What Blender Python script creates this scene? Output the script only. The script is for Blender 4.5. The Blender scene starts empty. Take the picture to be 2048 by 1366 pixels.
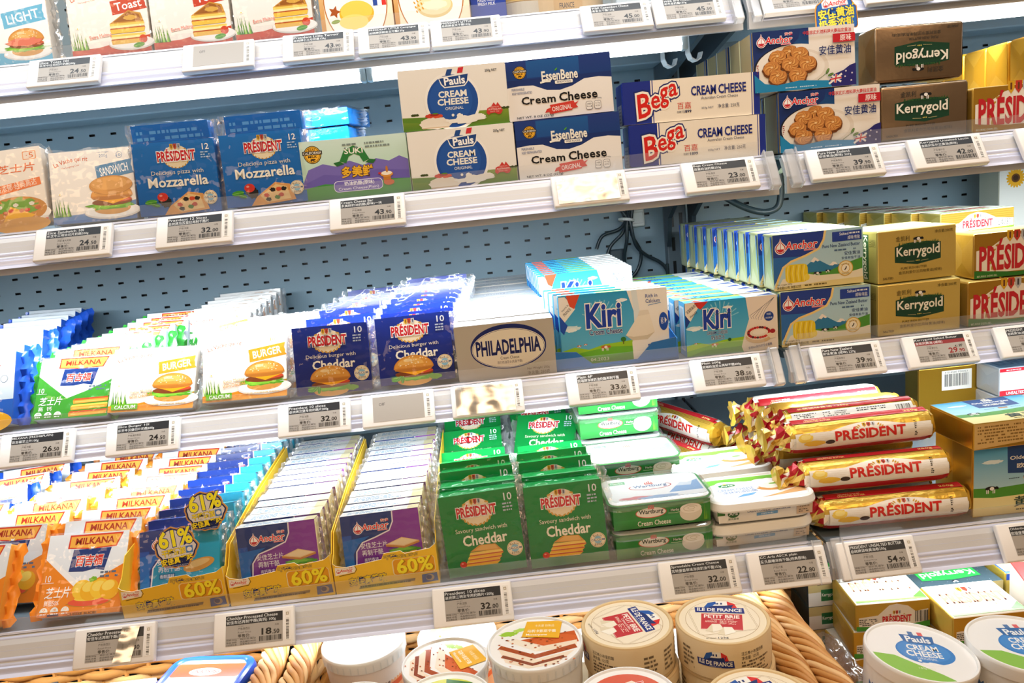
import bpy, bmesh, math, random
from mathutils import Vector, Matrix, Euler, noise
from mathutils.geometry import tessellate_polygon
S = bpy.context.scene
C = S.collection
PI = math.pi
R = math.radians
random.seed(7)

# ------------------------------------------------------------------ camera
cam = bpy.data.cameras.new('camera'); cam_o = bpy.data.objects.new('camera', cam); C.objects.link(cam_o)
cam.sensor_width = 36; cam.lens = 1590 / 2048 * 36; cam.clip_start = .05; cam.clip_end = 60
_p, _y, _r = .1899, .0216, .1034
_f = Vector((math.sin(_y)*math.cos(_p), math.cos(_y)*math.cos(_p), -math.sin(_p)))
_rt = Vector((math.cos(_y), -math.sin(_y), 0)); _dn = _f.cross(_rt)
_r2 = _rt*math.cos(_r) + _dn*math.sin(_r); _d2 = -_rt*math.sin(_r) + _dn*math.cos(_r)
cam_o.matrix_world = Matrix(((_r2.x, -_d2.x, -_f.x, 0), (_r2.y, -_d2.y, -_f.y, -1.0), (_r2.z, -_d2.z, -_f.z, 1.45), (0, 0, 0, 1)))
S.camera = cam_o

# ------------------------------------------------------------------ look
S.view_settings.view_transform = 'Standard'; S.view_settings.look = 'None'
S.view_settings.gamma = 1; S.view_settings.use_curve_mapping = False
S.view_settings.exposure = -0.08
cy = S.cycles
cy.max_bounces = 8; cy.diffuse_bounces = 3; cy.glossy_bounces = 4; cy.transmission_bounces = 4; cy.transparent_max_bounces = 24
cy.caustics_reflective = False; cy.caustics_refractive = False; cy.sample_clamp_indirect = 4

# ------------------------------------------------------------------ light: warm store ambience in front, cool LED strips under every shelf
W = bpy.data.worlds.new('store'); S.world = W; W.use_nodes = True
W.node_tree.nodes['Background'].inputs[0].default_value = (1.0, .70, .44, 1)
W.node_tree.nodes['Background'].inputs[1].default_value = .22

def area(name, loc, rot, sx, sy, power, col, spread=180):
    l = bpy.data.lights.new(name, 'AREA'); l.shape = 'RECTANGLE'; l.size = sx; l.size_y = sy
    l.energy = power; l.color = col; l.spread = R(spread)
    o = bpy.data.objects.new(name, l); C.objects.link(o); o.location = loc; o.rotation_euler = rot
    return o
COOL = (.86, .94, 1.0)
WARM = (1.0, .68, .40)
# LED strip lamps: under shelf one, two, three, four (left run and right run), and the canopy above shelf one
LED = [(.150, 1.606, 7.5, 30, 118), (.055, 1.418, 6.8, 28, 122), (.030, 1.171, 6.4, 22, 136), (-.110, .965, 1.7, 0, 150)]
for i, (y, z, p, a, sp) in enumerate(LED):
    area('led_lamp', (-.40, y, z), (R(a), 0, 0), 1.4, .014, p, COOL, sp)
    area('led_lamp', (.80, y, z), (R(a), 0, 0), .80, .014, p*.57, COOL, sp)
area('canopy_lamp', (0, -.10, 2.12), (R(10), 0, 0), 2.4, .06, 12.5, COOL)
# ceiling lamps of the aisle behind the viewer
area('aisle_lamp', (-1.9, -2.7, 2.95), (R(48), 0, R(-25)), 1.0, .7, 10, WARM)
area('aisle_lamp', (.36, -.78, 2.95), (R(20), 0, 0), .6, .4, 4, WARM)
area('aisle_lamp', (.2, -1.6, 2.95), (R(42), 0, 0), .9, .7, 11, WARM)
area('aisle_lamp', (1.4, -2.0, 2.95), (R(42), 0, 0), 1.0, .6, 11, WARM)
# added fill light, standing in for an unseen chiller across the aisle
area('front_fill', (0, -2.9, .80), (R(90), 0, 0), 3.2, 1.2, 6, (1.0, .72, .44))

# ------------------------------------------------------------------ helpers
def lin(u):
    return u/12.92 if u <= .04045 else ((u+.055)/1.055)**2.4
_hc = {}
def hx(s):
    """'rrggbb' -> linear colour; a trailing * makes it metal foil, *5 half metal"""
    if not isinstance(s, str): return s
    if s not in _hc:
        a = 1.0
        if '*' in s: a = 1 - (float(s[7:])/10 if len(s) > 7 else 1)
        _hc[s] = tuple(lin(int(s[i:i+2], 16)/255) for i in (0, 2, 4)) + (a,)
    return _hc[s]

class MB:
    """collects coloured faces for ONE mesh object"""
    def __init__(s): s.v = []; s.f = []; s.c = []; s.m = []
    def add(s, vs, fs, col='ffffff', mi=0):
        b = len(s.v); s.v += [tuple(v) for v in vs]
        c = hx(col) if isinstance(col, (str, tuple)) else None
        for i, f in enumerate(fs):
            s.f.append(tuple(b+k for k in f)); s.m.append(mi)
            s.c.append(c if c is not None else col[i])
    def bm(s, bm, col='ffffff', mi=0, mat=None):
        if mat is not None: bmesh.ops.transform(bm, matrix=mat, verts=bm.verts)
        bm.verts.index_update()
        s.add([v.co for v in bm.verts], [[v.index for v in f.verts] for f in bm.faces], [hx(col(f)) for f in bm.faces] if callable(col) else col, mi)
        bm.free()
    def box(s, x0, x1, y0, y1, z0, z1, col='ffffff', r=0, seg=2, mi=0, mat=None):
        bm = bmesh.new(); bmesh.ops.create_cube(bm, size=1)
        for v in bm.verts: v.co = Vector((x0+(v.co.x+.5)*(x1-x0), y0+(v.co.y+.5)*(y1-y0), z0+(v.co.z+.5)*(z1-z0)))
        if r: bmesh.ops.bevel(bm, geom=bm.edges[:], offset=r, segments=seg, affect='EDGES', profile=.5)
        bmesh.ops.recalc_face_normals(bm, faces=bm.faces)
        s.bm(bm, col, mi, mat)
    def lathe(s, prof, n=48, col='ffffff', mi=0, cx=0, cy=0, a0=0, a1=2*PI, cols=None):
        full = abs(a1-a0-2*PI) < 1e-6; k = n if full else n+1; vs = []
        for r, z in prof:
            for i in range(k):
                a = a0+(a1-a0)*i/n; vs.append((cx+r*math.cos(a), cy+r*math.sin(a), z))
        fs = []; cl = []
        for j in range(len(prof)-1):
            for i in range(n):
                i2 = (i+1) % k; fs.append((j*k+i, j*k+i2, (j+1)*k+i2, (j+1)*k+i)); cl.append(hx(cols[j] if cols else col))
        s.add(vs, fs, cl, mi)
    def tube(s, pts, r, col='ffffff', n=8, mi=0, caps=True):
        pts = [Vector(p) for p in pts]; vs = []; up = Vector((.13, .31, .94))
        for i, p in enumerate(pts):
            t = (pts[min(i+1, len(pts)-1)]-pts[max(i-1, 0)]).normalized()
            a = t.cross(up)
            if a.length < .05: a = t.cross(Vector((1, 0, 0)))
            a.normalize(); b = a.cross(t); up = b
            rr = r[i] if isinstance(r, (list, tuple)) else r
            for k in range(n): vs.append(p+a*(rr*math.cos(2*PI*k/n))+b*(rr*math.sin(2*PI*k/n)))
        fs = [(i*n+k, i*n+(k+1) % n, (i+1)*n+(k+1) % n, (i+1)*n+k) for i in range(len(pts)-1) for k in range(n)]
        if caps: fs += [tuple(range(n-1, -1, -1)), tuple(range((len(pts)-1)*n, len(pts)*n))]
        s.add(vs, fs, col, mi)
    def prism(s, prof, x0, x1, col='ffffff', mi=0):
        """profile of (y, z) points extruded along x"""
        n = len(prof); vs = [(x0, y, z) for y, z in prof]+[(x1, y, z) for y, z in prof]
        s.add(vs, [(i, i+n, (i+1) % n+n, (i+1) % n) for i in range(n)]+[tuple(range(n)), tuple(range(2*n-1, n-1, -1))], col, mi)
    def obj(s, name, mats, parent=None, smooth=None):
        me = bpy.data.meshes.new(name); me.from_pydata(s.v, [], s.f)
        at = me.color_attributes.new('Col', 'FLOAT_COLOR', 'CORNER'); buf = []
        for f, c in zip(s.f, s.c):
            if isinstance(c[0], (tuple, list)):
                for q in c: buf.extend(q)
            else: buf.extend(c*len(f))
        at.data.foreach_set('color', buf)
        me.polygons.foreach_set('material_index', s.m)
        for m in (mats if isinstance(mats, (list, tuple)) else [mats]): me.materials.append(m)
        if smooth is not None:
            me.polygons.foreach_set('use_smooth', [True]*len(s.f)); me.set_sharp_from_angle(angle=R(smooth))
        me.update()
        o = bpy.data.objects.new(name, me); C.objects.link(o)
        if parent is not None: o.parent = parent
        return o

# ---- flat vector printing
_gl = {}
def glyphs(t, bold=0., res=2):
    k = (t, bold, res)
    if k not in _gl:
        c = bpy.data.curves.new('t', 'FONT'); c.body = t; c.size = 1; c.offset = bold; c.resolution_u = res
        o = bpy.data.objects.new('t', c); C.objects.link(o)
        me = o.evaluated_get(bpy.context.evaluated_depsgraph_get()).to_mesh()
        vs = [(v.co.x, v.co.y) for v in me.vertices]; fs = [tuple(p.vertices) for p in me.polygons]
        # drop specks
        bpy.data.objects.remove(o); bpy.data.curves.remove(c)
        _gl[k] = (vs, fs)
    return _gl[k]

class Art:
    """printing: coloured polygons laid on a face, each call a hair above the last. Units millimetres."""
    def __init__(s, mb, mp=None, mi=0, z0=8e-5, dz=1.2e-5, maxd=0, ax=0):
        s.maxd = maxd; s.ax = ax; s.mb = mb; s.z = z0; s.dz = dz; s.mi = mi; s.T = None
        s.mp = mp or (lambda x, y, z: (x/1000, -z, y/1000))
    def _put(s, vs, fs, col):
        s.z += s.dz
        if s.T: vs = [s.T(*v) for v in vs]
        if s.maxd:
            vs = list(vs); out = []
            for fi, f in enumerate(fs):
                tr = [f] if len(f) == 3 else [tuple(f[k] for k in t) for t in tessellate_polygon([[Vector((*vs[k], 0)) for k in f]])]
                while tr:
                    a, b, c = tr.pop(); L = [(abs(vs[p][s.ax]-vs[q][s.ax]), p, q, r_) for p, q, r_ in ((a, b, c), (b, c, a), (c, a, b))]; m = max(L)
                    if m[0] <= s.maxd: out.append((a, b, c)); continue
                    _, p, q, r_ = m; vs.append(((vs[p][0]+vs[q][0])/2, (vs[p][1]+vs[q][1])/2)); k = len(vs)-1; tr += [(p, k, r_), (k, q, r_)]
            fs = out
            if not isinstance(col, (str, tuple)): col = hx(col[0][0] if isinstance(col[0][0], tuple) else col[0])
        s.mb.add([s.mp(x, y, s.z) for x, y in vs], fs, col, s.mi)
    def at(s, cx, cy, rot=0, sc=1., sx=None):
        ca, sa = math.cos(R(rot)), math.sin(R(rot)); sx = sx or sc
        s.T = lambda x, y: (cx+(x*ca*sx-y*sa*sc), cy+(x*sa*sx+y*ca*sc)); return s
    def off(s): s.T = None; return s
    def poly(s, pts, col): s._put(pts, [tuple(range(len(pts)))], col)
    def rect(s, x0, y0, x1, y1, col): s.poly([(x0, y0), (x1, y0), (x1, y1), (x0, y1)], col)
    def sheet(s, x0, y0, x1, y1, col, nx=1, ny=1):
        vs = [(x0+(x1-x0)*i/nx, y0+(y1-y0)*j/ny) for j in range(ny+1) for i in range(nx+1)]
        s._put(vs, [(j*(nx+1)+i, j*(nx+1)+i+1, (j+1)*(nx+1)+i+1, (j+1)*(nx+1)+i) for j in range(ny) for i in range(nx)], col)
    def grad(s, x0, y0, x1, y1, c0, c1, horiz=False):
        a, b = hx(c0), hx(c1)
        s._put([(x0, y0), (x1, y0), (x1, y1), (x0, y1)], [(0, 1, 2, 3)], [(a, b, b, a) if horiz else (a, a, b, b)])
    def ell(s, cx, cy, rx, ry, col, n=28, a0=0, a1=360, rot=0):
        pts = []; ca, sa = math.cos(R(rot)), math.sin(R(rot)); k = n+1 if a1-a0 < 360 else n
        for i in range(k):
            a = R(a0+(a1-a0)*i/n); x, y = rx*math.cos(a), ry*math.sin(a); pts.append((cx+x*ca-y*sa, cy+x*sa+y*ca))
        s.poly(pts, col)
    def ring(s, cx, cy, rx, ry, t, col, n=40, a0=0, a1=360):
        vs = []; k = n+1
        for i in range(k):
            a = R(a0+(a1-a0)*i/n); vs += [(cx+rx*math.cos(a), cy+ry*math.sin(a)), (cx+(rx-t)*math.cos(a), cy+(ry-t)*math.sin(a))]
        s._put(vs, [(2*i, 2*i+2, 2*i+3, 2*i+1) for i in range(n)], col)
    def blob(s, cx, cy, rx, ry, col, seed=0, amp=.18, n=26, k=3.):
        pts = []
        for i in range(n):
            a = 2*PI*i/n; q = 1+amp*noise.noise(Vector((k*math.cos(a)+seed*7.3, k*math.sin(a)-seed*3.1, seed*.7)))*2
            pts.append((cx+rx*q*math.cos(a), cy+ry*q*math.sin(a)))
        s.poly(pts, col)
    def line(s, pts, w, col, taper=False):
        vs = []; n = len(pts)
        for i, (x, y) in enumerate(pts):
            xa, ya = pts[max(i-1, 0)]; xb, yb = pts[min(i+1, n-1)]; l = math.hypot(xb-xa, yb-ya) or 1
            ww = w*(math.sin(PI*i/(n-1))*.9+.1 if taper else 1)/2; nx, ny = -(yb-ya)/l*ww, (xb-xa)/l*ww
            vs += [(x+nx, y+ny), (x-nx, y-ny)]
        s._put(vs, [(2*i, 2*i+1, 2*i+3, 2*i+2) for i in range(n-1)], col)
    def rrect(s, x0, y0, x1, y1, r, col):
        pts = []
        for cx, cy, a in ((x1-r, y0+r, -90), (x1-r, y1-r, 0), (x0+r, y1-r, 90), (x0+r, y0+r, 180)):
            pts += [(cx+r*math.cos(R(a+t)), cy+r*math.sin(R(a+t))) for t in (0, 30, 60, 90)]
        s.poly(pts, col)
    def star(s, cx, cy, r, col, n=5, q=.42):
        s.poly([(cx+(r if i % 2 == 0 else r*q)*math.sin(PI*i/n), cy+(r if i % 2 == 0 else r*q)*math.cos(PI*i/n)) for i in range(2*n)], col)
    def text(s, t, x0, y0, x1, y1, col, bold=0., ital=0., rot=0, out=None, arc=0, keep=True):
        """text stretched into its box; arc = degrees bent over the box width"""
        bold *= .55
        for b, c in ([(bold+out[1]*.75, out[0])] if out else [])+[(bold, col)]:
            v0, _ = glyphs(t, 0.)
            if not v0: return
            ax, bx = min(v[0] for v in v0), max(v[0] for v in v0); ay, by = min(v[1] for v in v0), max(v[1] for v in v0)
            vs, fs = glyphs(t, b)
            kx, ky = (x1-x0)/max(bx-ax, 1e-6), (y1-y0)/max(by-ay, 1e-6); mx, my = (x0+x1)/2, (y0+y1)/2
            o = []; ca, sa = math.cos(R(rot)), math.sin(R(rot))
            for x, y in vs:
                X, Y = (x-(ax+bx)/2)*kx, (y-(ay+by)/2)*ky
                X += Y*ital
                if arc:
                    rad = (x1-x0)/R(arc); th = X/rad; X, Y = (rad+Y)*math.sin(th), (rad+Y)*math.cos(th)-rad
                o.append((mx+X*ca-Y*sa, my+X*sa+Y*ca))
            s._put(o, fs, c)
    def fine(s, x0, y0, x1, y1, n, col, seed=1, dens=.7):
        """lines of print too small to read"""
        rn = random.Random(seed); h = (y1-y0)/n; vs = []; fs = []
        for j in range(n):
            x = x0; end = x1-(x1-x0)*rn.random()*.25; y = y1-(j+1)*h+h*.25
            while x < end:
                w = h*(.3+rn.random()*1.3)*.8
                if rn.random() < dens+.15:
                    b = len(vs); vs += [(x, y), (min(x+w, end), y), (min(x+w, end), y+h*.5), (x, y+h*.5)]; fs.append((b, b+1, b+2, b+3))
                x += w+h*.25
        if fs: s._put(vs, fs, col)
    def bars(s, x0, y0, x1, y1, col='101010', seed=3, n=26, horiz=False):
        rn = random.Random(seed); u = [0]
        for i in range(2*n): u.append(u[-1]+rn.choice((1, 1, 2, 3)))
        vs = []; fs = []
        for i in range(0, 2*n, 2):
            a, b2 = u[i]/u[-1], u[i+1]/u[-1]; b = len(vs)
            vs += ([(x0, y0+(y1-y0)*a), (x1, y0+(y1-y0)*a), (x1, y0+(y1-y0)*b2), (x0, y0+(y1-y0)*b2)] if horiz else
                   [(x0+(x1-x0)*a, y0), (x0+(x1-x0)*b2, y0), (x0+(x1-x0)*b2, y1), (x0+(x1-x0)*a, y1)]); fs.append((b, b+1, b+2, b+3))
        s._put(vs, fs, col)

# ---- materials
def mat(name, rough=.45, bump=0., bscale=60., spec=.5, coat=0., col=None, metal=None, bdist=.001, stretch=None, emit=None):
    m = bpy.data.materials.new(name); m.use_nodes = True; nt = m.node_tree; b = nt.nodes['Principled BSDF']; L = nt.links
    b.inputs['Roughness'].default_value = rough; b.inputs['Specular IOR Level'].default_value = spec; b.inputs['Coat Weight'].default_value = coat
    b.inputs['Coat Roughness'].default_value = .08
    if col is None:
        a = nt.nodes.new('ShaderNodeVertexColor'); a.layer_name = 'Col'; L.new(a.outputs['Color'], b.inputs['Base Color'])
        i = nt.nodes.new('ShaderNodeMath'); i.operation = 'SUBTRACT'; i.inputs[0].default_value = 1; L.new(a.outputs['Alpha'], i.inputs[1])
        L.new(i.outputs[0], b.inputs['Metallic'])
    else: b.inputs['Base Color'].default_value = hx(col)[:3]+(1,)
    if metal is not None and col is not None: b.inputs['Metallic'].default_value = metal
    if bump:
        t = nt.nodes.new('ShaderNodeTexCoord'); n = nt.nodes.new('ShaderNodeTexNoise'); n.inputs['Scale'].default_value = bscale; n.inputs['Detail'].default_value = 3
        if stretch:
            mpn = nt.nodes.new('ShaderNodeMapping'); mpn.inputs['Scale'].default_value = stretch; L.new(t.outputs['Object'], mpn.inputs[0]); L.new(mpn.outputs[0], n.inputs['Vector'])
        else: L.new(t.outputs['Object'], n.inputs['Vector'])
        u = nt.nodes.new('ShaderNodeBump'); u.inputs['Strength'].default_value = bump; u.inputs['Distance'].default_value = bdist
        L.new(n.outputs['Fac'], u.inputs['Height']); L.new(u.outputs[0], b.inputs['Normal'])
    return m
CARD = mat('printed_card', .42, spec=.3)
GLOSS = mat('printed_film', .22, bump=.25, bscale=35, bdist=.002)
FOIL = mat('foil_paper', .30, bump=.35, bscale=55, bdist=.0015)
CRUMPLE = mat('crumpled_foil', .26, bump=.5, bscale=70, bdist=.002)
PLASTIC = mat('moulded_plastic', .35)
MATTE = mat('matte_paint', .6)
STEEL = mat('painted_steel', .38, bump=.05, bscale=300)

def clear(name, refl=.10, rough=.06, edge=None, bump=0., bscale=40., bdist=.002, tint=(1, 1, 1), milk=0., milkcol=(.9, .92, .95)):
    """thin clear plastic: mostly see-through, mirrors more at a slant; milk adds a whitish body"""
    m = bpy.data.materials.new(name); m.use_nodes = True; nt = m.node_tree; L = nt.links; nt.nodes.remove(nt.nodes['Principled BSDF'])
    out = nt.nodes['Material Output']; tr = nt.nodes.new('ShaderNodeBsdfTransparent'); tr.inputs[0].default_value = (*tint, 1)
    gl = nt.nodes.new('ShaderNodeBsdfGlossy'); gl.inputs['Roughness'].default_value = rough
    fr = nt.nodes.new('ShaderNodeLayerWeight'); fr.inputs['Blend'].default_value = .35
    mr = nt.nodes.new('ShaderNodeMapRange'); mr.inputs[3].default_value = refl; mr.inputs[4].default_value = edge or min(1, refl*2.5+.25)
    L.new(fr.outputs['Facing'], mr.inputs[0])
    base = tr.outputs[0]
    if milk:
        df = nt.nodes.new('ShaderNodeBsdfDiffuse'); df.inputs[0].default_value = (*milkcol, 1); mm = nt.nodes.new('ShaderNodeMixShader'); mm.inputs[0].default_value = milk
        L.new(tr.outputs[0], mm.inputs[1]); L.new(df.outputs[0], mm.inputs[2]); base = mm.outputs[0]
    mx = nt.nodes.new('ShaderNodeMixShader'); L.new(mr.outputs[0], mx.inputs[0]); L.new(base, mx.inputs[1]); L.new(gl.outputs[0], mx.inputs[2]); L.new(mx.outputs[0], out.inputs[0])
    if bump:
        t = nt.nodes.new('ShaderNodeTexCoord'); n = nt.nodes.new('ShaderNodeTexNoise'); n.inputs['Scale'].default_value = bscale; n.inputs['Detail'].default_value = 2
        L.new(t.outputs['Object'], n.inputs['Vector'])
        u = nt.nodes.new('ShaderNodeBump'); u.inputs['Strength'].default_value = bump; u.inputs['Distance'].default_value = bdist
        L.new(n.outputs['Fac'], u.inputs['Height']); L.new(u.outputs[0], gl.inputs['Normal'])
    return m
FILM = clear('clear_film', .026, .10, edge=.30, bump=.8, bscale=30, bdist=.010)
LIPMAT = clear('clear_lip', .04, .12, milk=.06)
SEAL = clear('crinkled_film', .16, .12, milk=.22, bump=.8, bscale=60, bdist=.006)
CLEARP = clear('clear_plastic', .08, .08, milk=.06)
MILKY = clear('milky_plastic', .10, .15, milk=.35)

# ---- things
ORD = ['front', 'second', 'third', 'fourth', 'fifth', 'sixth', 'seventh', 'eighth', 'ninth', 'tenth', 'eleventh', 'twelfth', 'thirteenth', 'fourteenth', 'fifteenth']
def tag(o, label, cat, group=None):
    o['label'] = label; o['category'] = cat
    if group: o['group'] = group
    return o
def thing(name, label, cat, group=None, loc=(0, 0, 0), rot=(0, 0, 0)):
    o = bpy.data.objects.new(name, None); C.objects.link(o); o.empty_display_size = .02
    pose(o, loc, rot); return tag(o, label, cat, group)
def pose(o, loc, rot=(0, 0, 0)):
    """rot = lean back, roll, turn in degrees"""
    le, ro, tz = rot
    o.location = loc
    o.rotation_mode = 'XYZ'
    m = Matrix.Rotation(R(tz), 3, 'Z') @ Matrix.Rotation(R(ro), 3, 'Y') @ Matrix.Rotation(-R(le), 3, 'X')
    o.rotation_euler = m.to_euler('XYZ')
    return o
def dup(src, label, loc, rot=(0, 0, 0), group=None):
    r = src.copy(); C.objects.link(r)
    for ch in src.children:
        c = ch.copy(); C.objects.link(c); c.parent = r
        for g in ch.children:
            d = g.copy(); C.objects.link(d); d.parent = c
    r['label'] = label
    if group: r['group'] = group
    return pose(r, loc, rot)
def struct(o): o['kind'] = 'structure'; return o
# ================================================================== the refrigerated display: back wall, uprights, shelves
SH = {1: (.11, 1.676), 2: (0., 1.459), 3: (0., 1.208), 4: (-.14, 1.0025)}   # where the top edge of the price tags runs: y, z
JOINT = {1: (.374, .382), 2: (.373, .383), 3: (.369, .379), 4: (.361, .367)}
XL, XR = -1.2, 1.25
YB = .56
BLUE = '88a0ac'

# perforated back wall, real slots
b = MB(); xs = []; x = XL-.002
px, pz, sw, sh = .0395, .0278, .0105, .0042
nx, nz = 62, 38; z0 = .86
for i in range(nx):
    for j in range(nz):
        x0 = XL+i*px; zz = z0+j*pz; ax, bx = x0+(px-sw)/2, x0+(px+sw)/2; az, bz = zz+(pz-sh)/2, zz+(pz+sh)/2; Y = YB
        # seam column of the joint carries no slots
        if .315 < x0 < .40:
            b.add([(x0, Y, zz), (x0+px, Y, zz), (x0+px, Y, zz+pz), (x0, Y, zz+pz)], [(0, 1, 2, 3)], BLUE); continue
        o = [(x0, Y, zz), (x0+px, Y, zz), (x0+px, Y, zz+pz), (x0, Y, zz+pz)]; i_ = [(ax, Y, az), (bx, Y, az), (bx, Y, bz), (ax, Y, bz)]
        d_ = [(q[0], Y+.012, q[2]) for q in i_]
        b.add(o+i_, [(0, 1, 5, 4), (1, 2, 6, 5), (2, 3, 7, 6), (3, 0, 4, 7)], BLUE)
        b.add(i_+d_, [(0, 1, 5, 4), (1, 2, 6, 5), (2, 3, 7, 6), (3, 0, 4, 7), (4, 5, 6, 7)], '0a0c0e')
struct(b.obj('wall_back', STEEL))
# slotted post where the two shelf runs meet
b = MB(); b.box(.352, .392, .535, .559, .86, 1.92, '5d6a73', r=.002)
for k in range(22):
    for xx in (.361, .378): b.box(xx, xx+.006, .5335, .5352, .885+k*.046, .885+k*.046+.026, '0b0d0f')
struct(b.obj('trim_1', STEEL))
b = MB(); b.box(XL, XR, -1.6, .6, -.02, 0, '8d8578'); struct(b.obj('floor', MATTE))
# lower well of the case: sloped floor under the baskets and the front panel
b = MB(); b.box(XL, XR, -.55, .56, .60, .66, '46535c', r=.003); b.box(XL, XR, -.60, -.55, 0, .70, '4a5258', r=.004); b.box(XL, XR, .50, .56, .0, .88, '5b6a73')
struct(b.obj('trim_2', STEEL))

def ribs(y0, z0, y1, z1, n, d):
    """cross-section of a ribbed strip from top to bottom, then back"""
    pts = []; L = math.hypot(y1-y0, z1-z0); ny, nz_ = -(z0-z1)/L, (y0-y1)/L
    prof = [0, .9, 1, .25, 0, .6, .6, 0, 1, .7, 0, .3, .9, .9, 0, .5, .1, 1, .8, 0, 0]
    for i, q in enumerate(prof):
        t = i/(len(prof)-1); pts.append((y0+(y1-y0)*t+ny*d*q, z0+(z1-z0)*t+nz_*d*q))
    return pts
RIB = mat('ribbed_plastic', .22, coat=.6)
NAMES = {1: 'topmost', 2: 'second', 3: 'third', 4: 'lowest'}
def shelf(k, side):
    yt, zt = SH[k]; x0, x1 = (XL, JOINT[k][0]) if side == 'l' else (JOINT[k][1], XR)
    where = 'left run of' if side == 'l' else 'right run of'
    t = thing('display_shelf', f'grey steel shelf with clear ribbed price rail, {where} the {NAMES[k]} tier', 'shelf', 'tiers of the chilled case')
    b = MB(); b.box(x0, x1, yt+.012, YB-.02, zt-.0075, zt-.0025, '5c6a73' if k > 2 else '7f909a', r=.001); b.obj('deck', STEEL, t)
    fb = zt-(.051 if k < 3 else .0445)
    b = MB(); b.prism([(yt+.012, zt-.0035), (yt+.005, zt-.012), (yt-.004, zt-.030), (yt-.004, fb), (yt+.004, fb), (yt+.004, zt-.03), (yt+.02, zt-.0076)], x0, x1, 'cfd0d2'); b.obj('nose', STEEL, t)
    # channel that stiffens the underside, and the back fold
    b = MB(); b.prism([(yt+.06, zt-.0076), (yt+.07, zt-.022), (YB-.16, zt-.022), (YB-.15, zt-.0076)], x0+.03, x1-.03, '98a9b2')
    b.obj('underside', STEEL, t)
    b = MB(); b.box(x0+.03, x1-.035, YB-.13, YB-.06, zt-.040, zt-.0085, '74858f', r=.003); b.obj('back_channel', STEEL, t)
    a0, a1 = (yt+.0125, zt-.004), (yt-.0098, zt-.0398)
    ex = .014
    rx0, rx1 = (x0, x1-ex) if side == 'l' else (x0+ex, x1)
    b = MB(); pr = ribs(*a0, *a1, 20, .0016); b.prism(pr+[(a1[0]+.0022, a1[1]-.0006), (a0[0]+.002, a0[1]+.0005)], rx0, rx1, 'd2d8f0')
    b.prism([(a1[0]+.001, a1[1]+.0005), (a1[0]-.001, a1[1]-.0005), (a1[0]-.004, a1[1]-.003), (a1[0]+.002, a1[1]-.0035)], rx0, rx1, 'dde1f6')
    b.prism([(a0[0]+.001, a0[1]), (a0[0]-.001, a0[1]+.0015), (a0[0], a0[1]+.0035), (a0[0]+.003, a0[1]+.003)], rx0, rx1, 'e6eafa')
    rail = b.obj('price_rail', RIB, t, smooth=40)
    b = MB(); b.box(rx0+.003, rx1-.003, yt+.0118, yt+.0134, zt-.003, zt+.0165, 'ffffff'); b.obj('clear_lip', LIPMAT, t)
    # moulded clear end cap at the joint
    cx = (x1-ex, x1-.002) if side == 'l' else (x0+.002, x0+ex)
    b = MB(); m = Matrix.Translation((0, yt+.011, zt-.004)) @ Matrix.Rotation(-R(32), 4, 'X')
    b.box(cx[0], cx[1], -.009, .003, -.047, .004, 'ffffff', r=.002, mat=m)
    b.box(cx[0]-.002 if side == 'l' else cx[1], cx[0] if side == 'l' else cx[1]+.002, -.012, .003, -.047, .004, 'ffffff', r=.0007, mat=m); b.obj('end_cap', MILKY, rail)
    return t
for k in (1, 2, 3, 4):
    shelf(k, 'l'); shelf(k, 'r')

# LED tubes clipped under the front of every tier
EM = bpy.data.materials.new('led_glow'); EM.use_nodes = True
_b = EM.node_tree.nodes['Principled BSDF']; _b.inputs['Emission Color'].default_value = (.93, .97, 1, 1); _b.inputs['Emission Strength'].default_value = 7; _b.inputs['Base Color'].default_value = (.9, .9, .9, 1)
TUBES = {1: [(-1.18, -.1345), (-.1345, .305), (.50, 1.22)], 2: [(-1.18, .335), (.40, 1.22)], 3: [(-1.18, .335), (.40, 1.22)], 4: [(-1.18, .32), (.375, 1.22)]}
for k, runs in TUBES.items():
    yt, zt = SH[k]; Y, Z = yt+(.026 if k == 1 else .034), zt-(.0570 if k == 1 else .029)
    for i, (x0, x1) in enumerate(runs):
        t = thing('led_tube', f'glowing white LED tube under the {NAMES[k]} tier, '+('right run' if x0 > .37 else 'left run' if k > 1 else ('left run, left of the clip', 'left run, right of the clip')[i]), 'lamp', 'LED tubes under the tiers')
        b = MB(); b.tube([(x0+.008, Y, Z), (x1-.008, Y, Z)], .0085 if k == 1 else .0075, 'ffffff', n=14); b.obj('glowing_tube', EM, t, smooth=50)
        for q, (a, c) in enumerate(((x0, x0+.009), (x1-.009, x1))):
            b = MB(); b.box(a, c, Y-.009, Y+.009, Z-.009, Z+.013, '9fb3bd', r=.003); b.obj('end_socket', PLASTIC, t)
        b = MB(); b.box(x0+.01, x1-.01, Y-.004, Y+.012, Z+.0085, Z+(.034 if k == 1 else .0105), 'c4ccd2', r=.001); b.obj('batten', STEEL, t)

# shelf arms at the joint: grey steel brackets under each deck
def bracket(x, k, side):
    yt, zt = SH[k]
    t = MB(); pr = [(.532, zt-.009), (.532, zt-.135), (.522, zt-.150), (.512, zt-.135), (.50, zt-.095), (.44, zt-.066), (yt+.06, zt-.026), (yt+.04, zt-.018), (yt+.04, zt-.009)]
    t.prism(pr, x-.004, x+.004, '36434b')
    o = t.obj('shelf_bracket', STEEL)
    return tag(o, f'dark grey curved steel arm carrying the {side} run of the {NAMES[k]} tier', 'bracket', 'shelf arms at the post')
for k in (1, 2, 3):
    bracket(.352, k, 'left'); bracket(.398, k, 'right')

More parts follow.
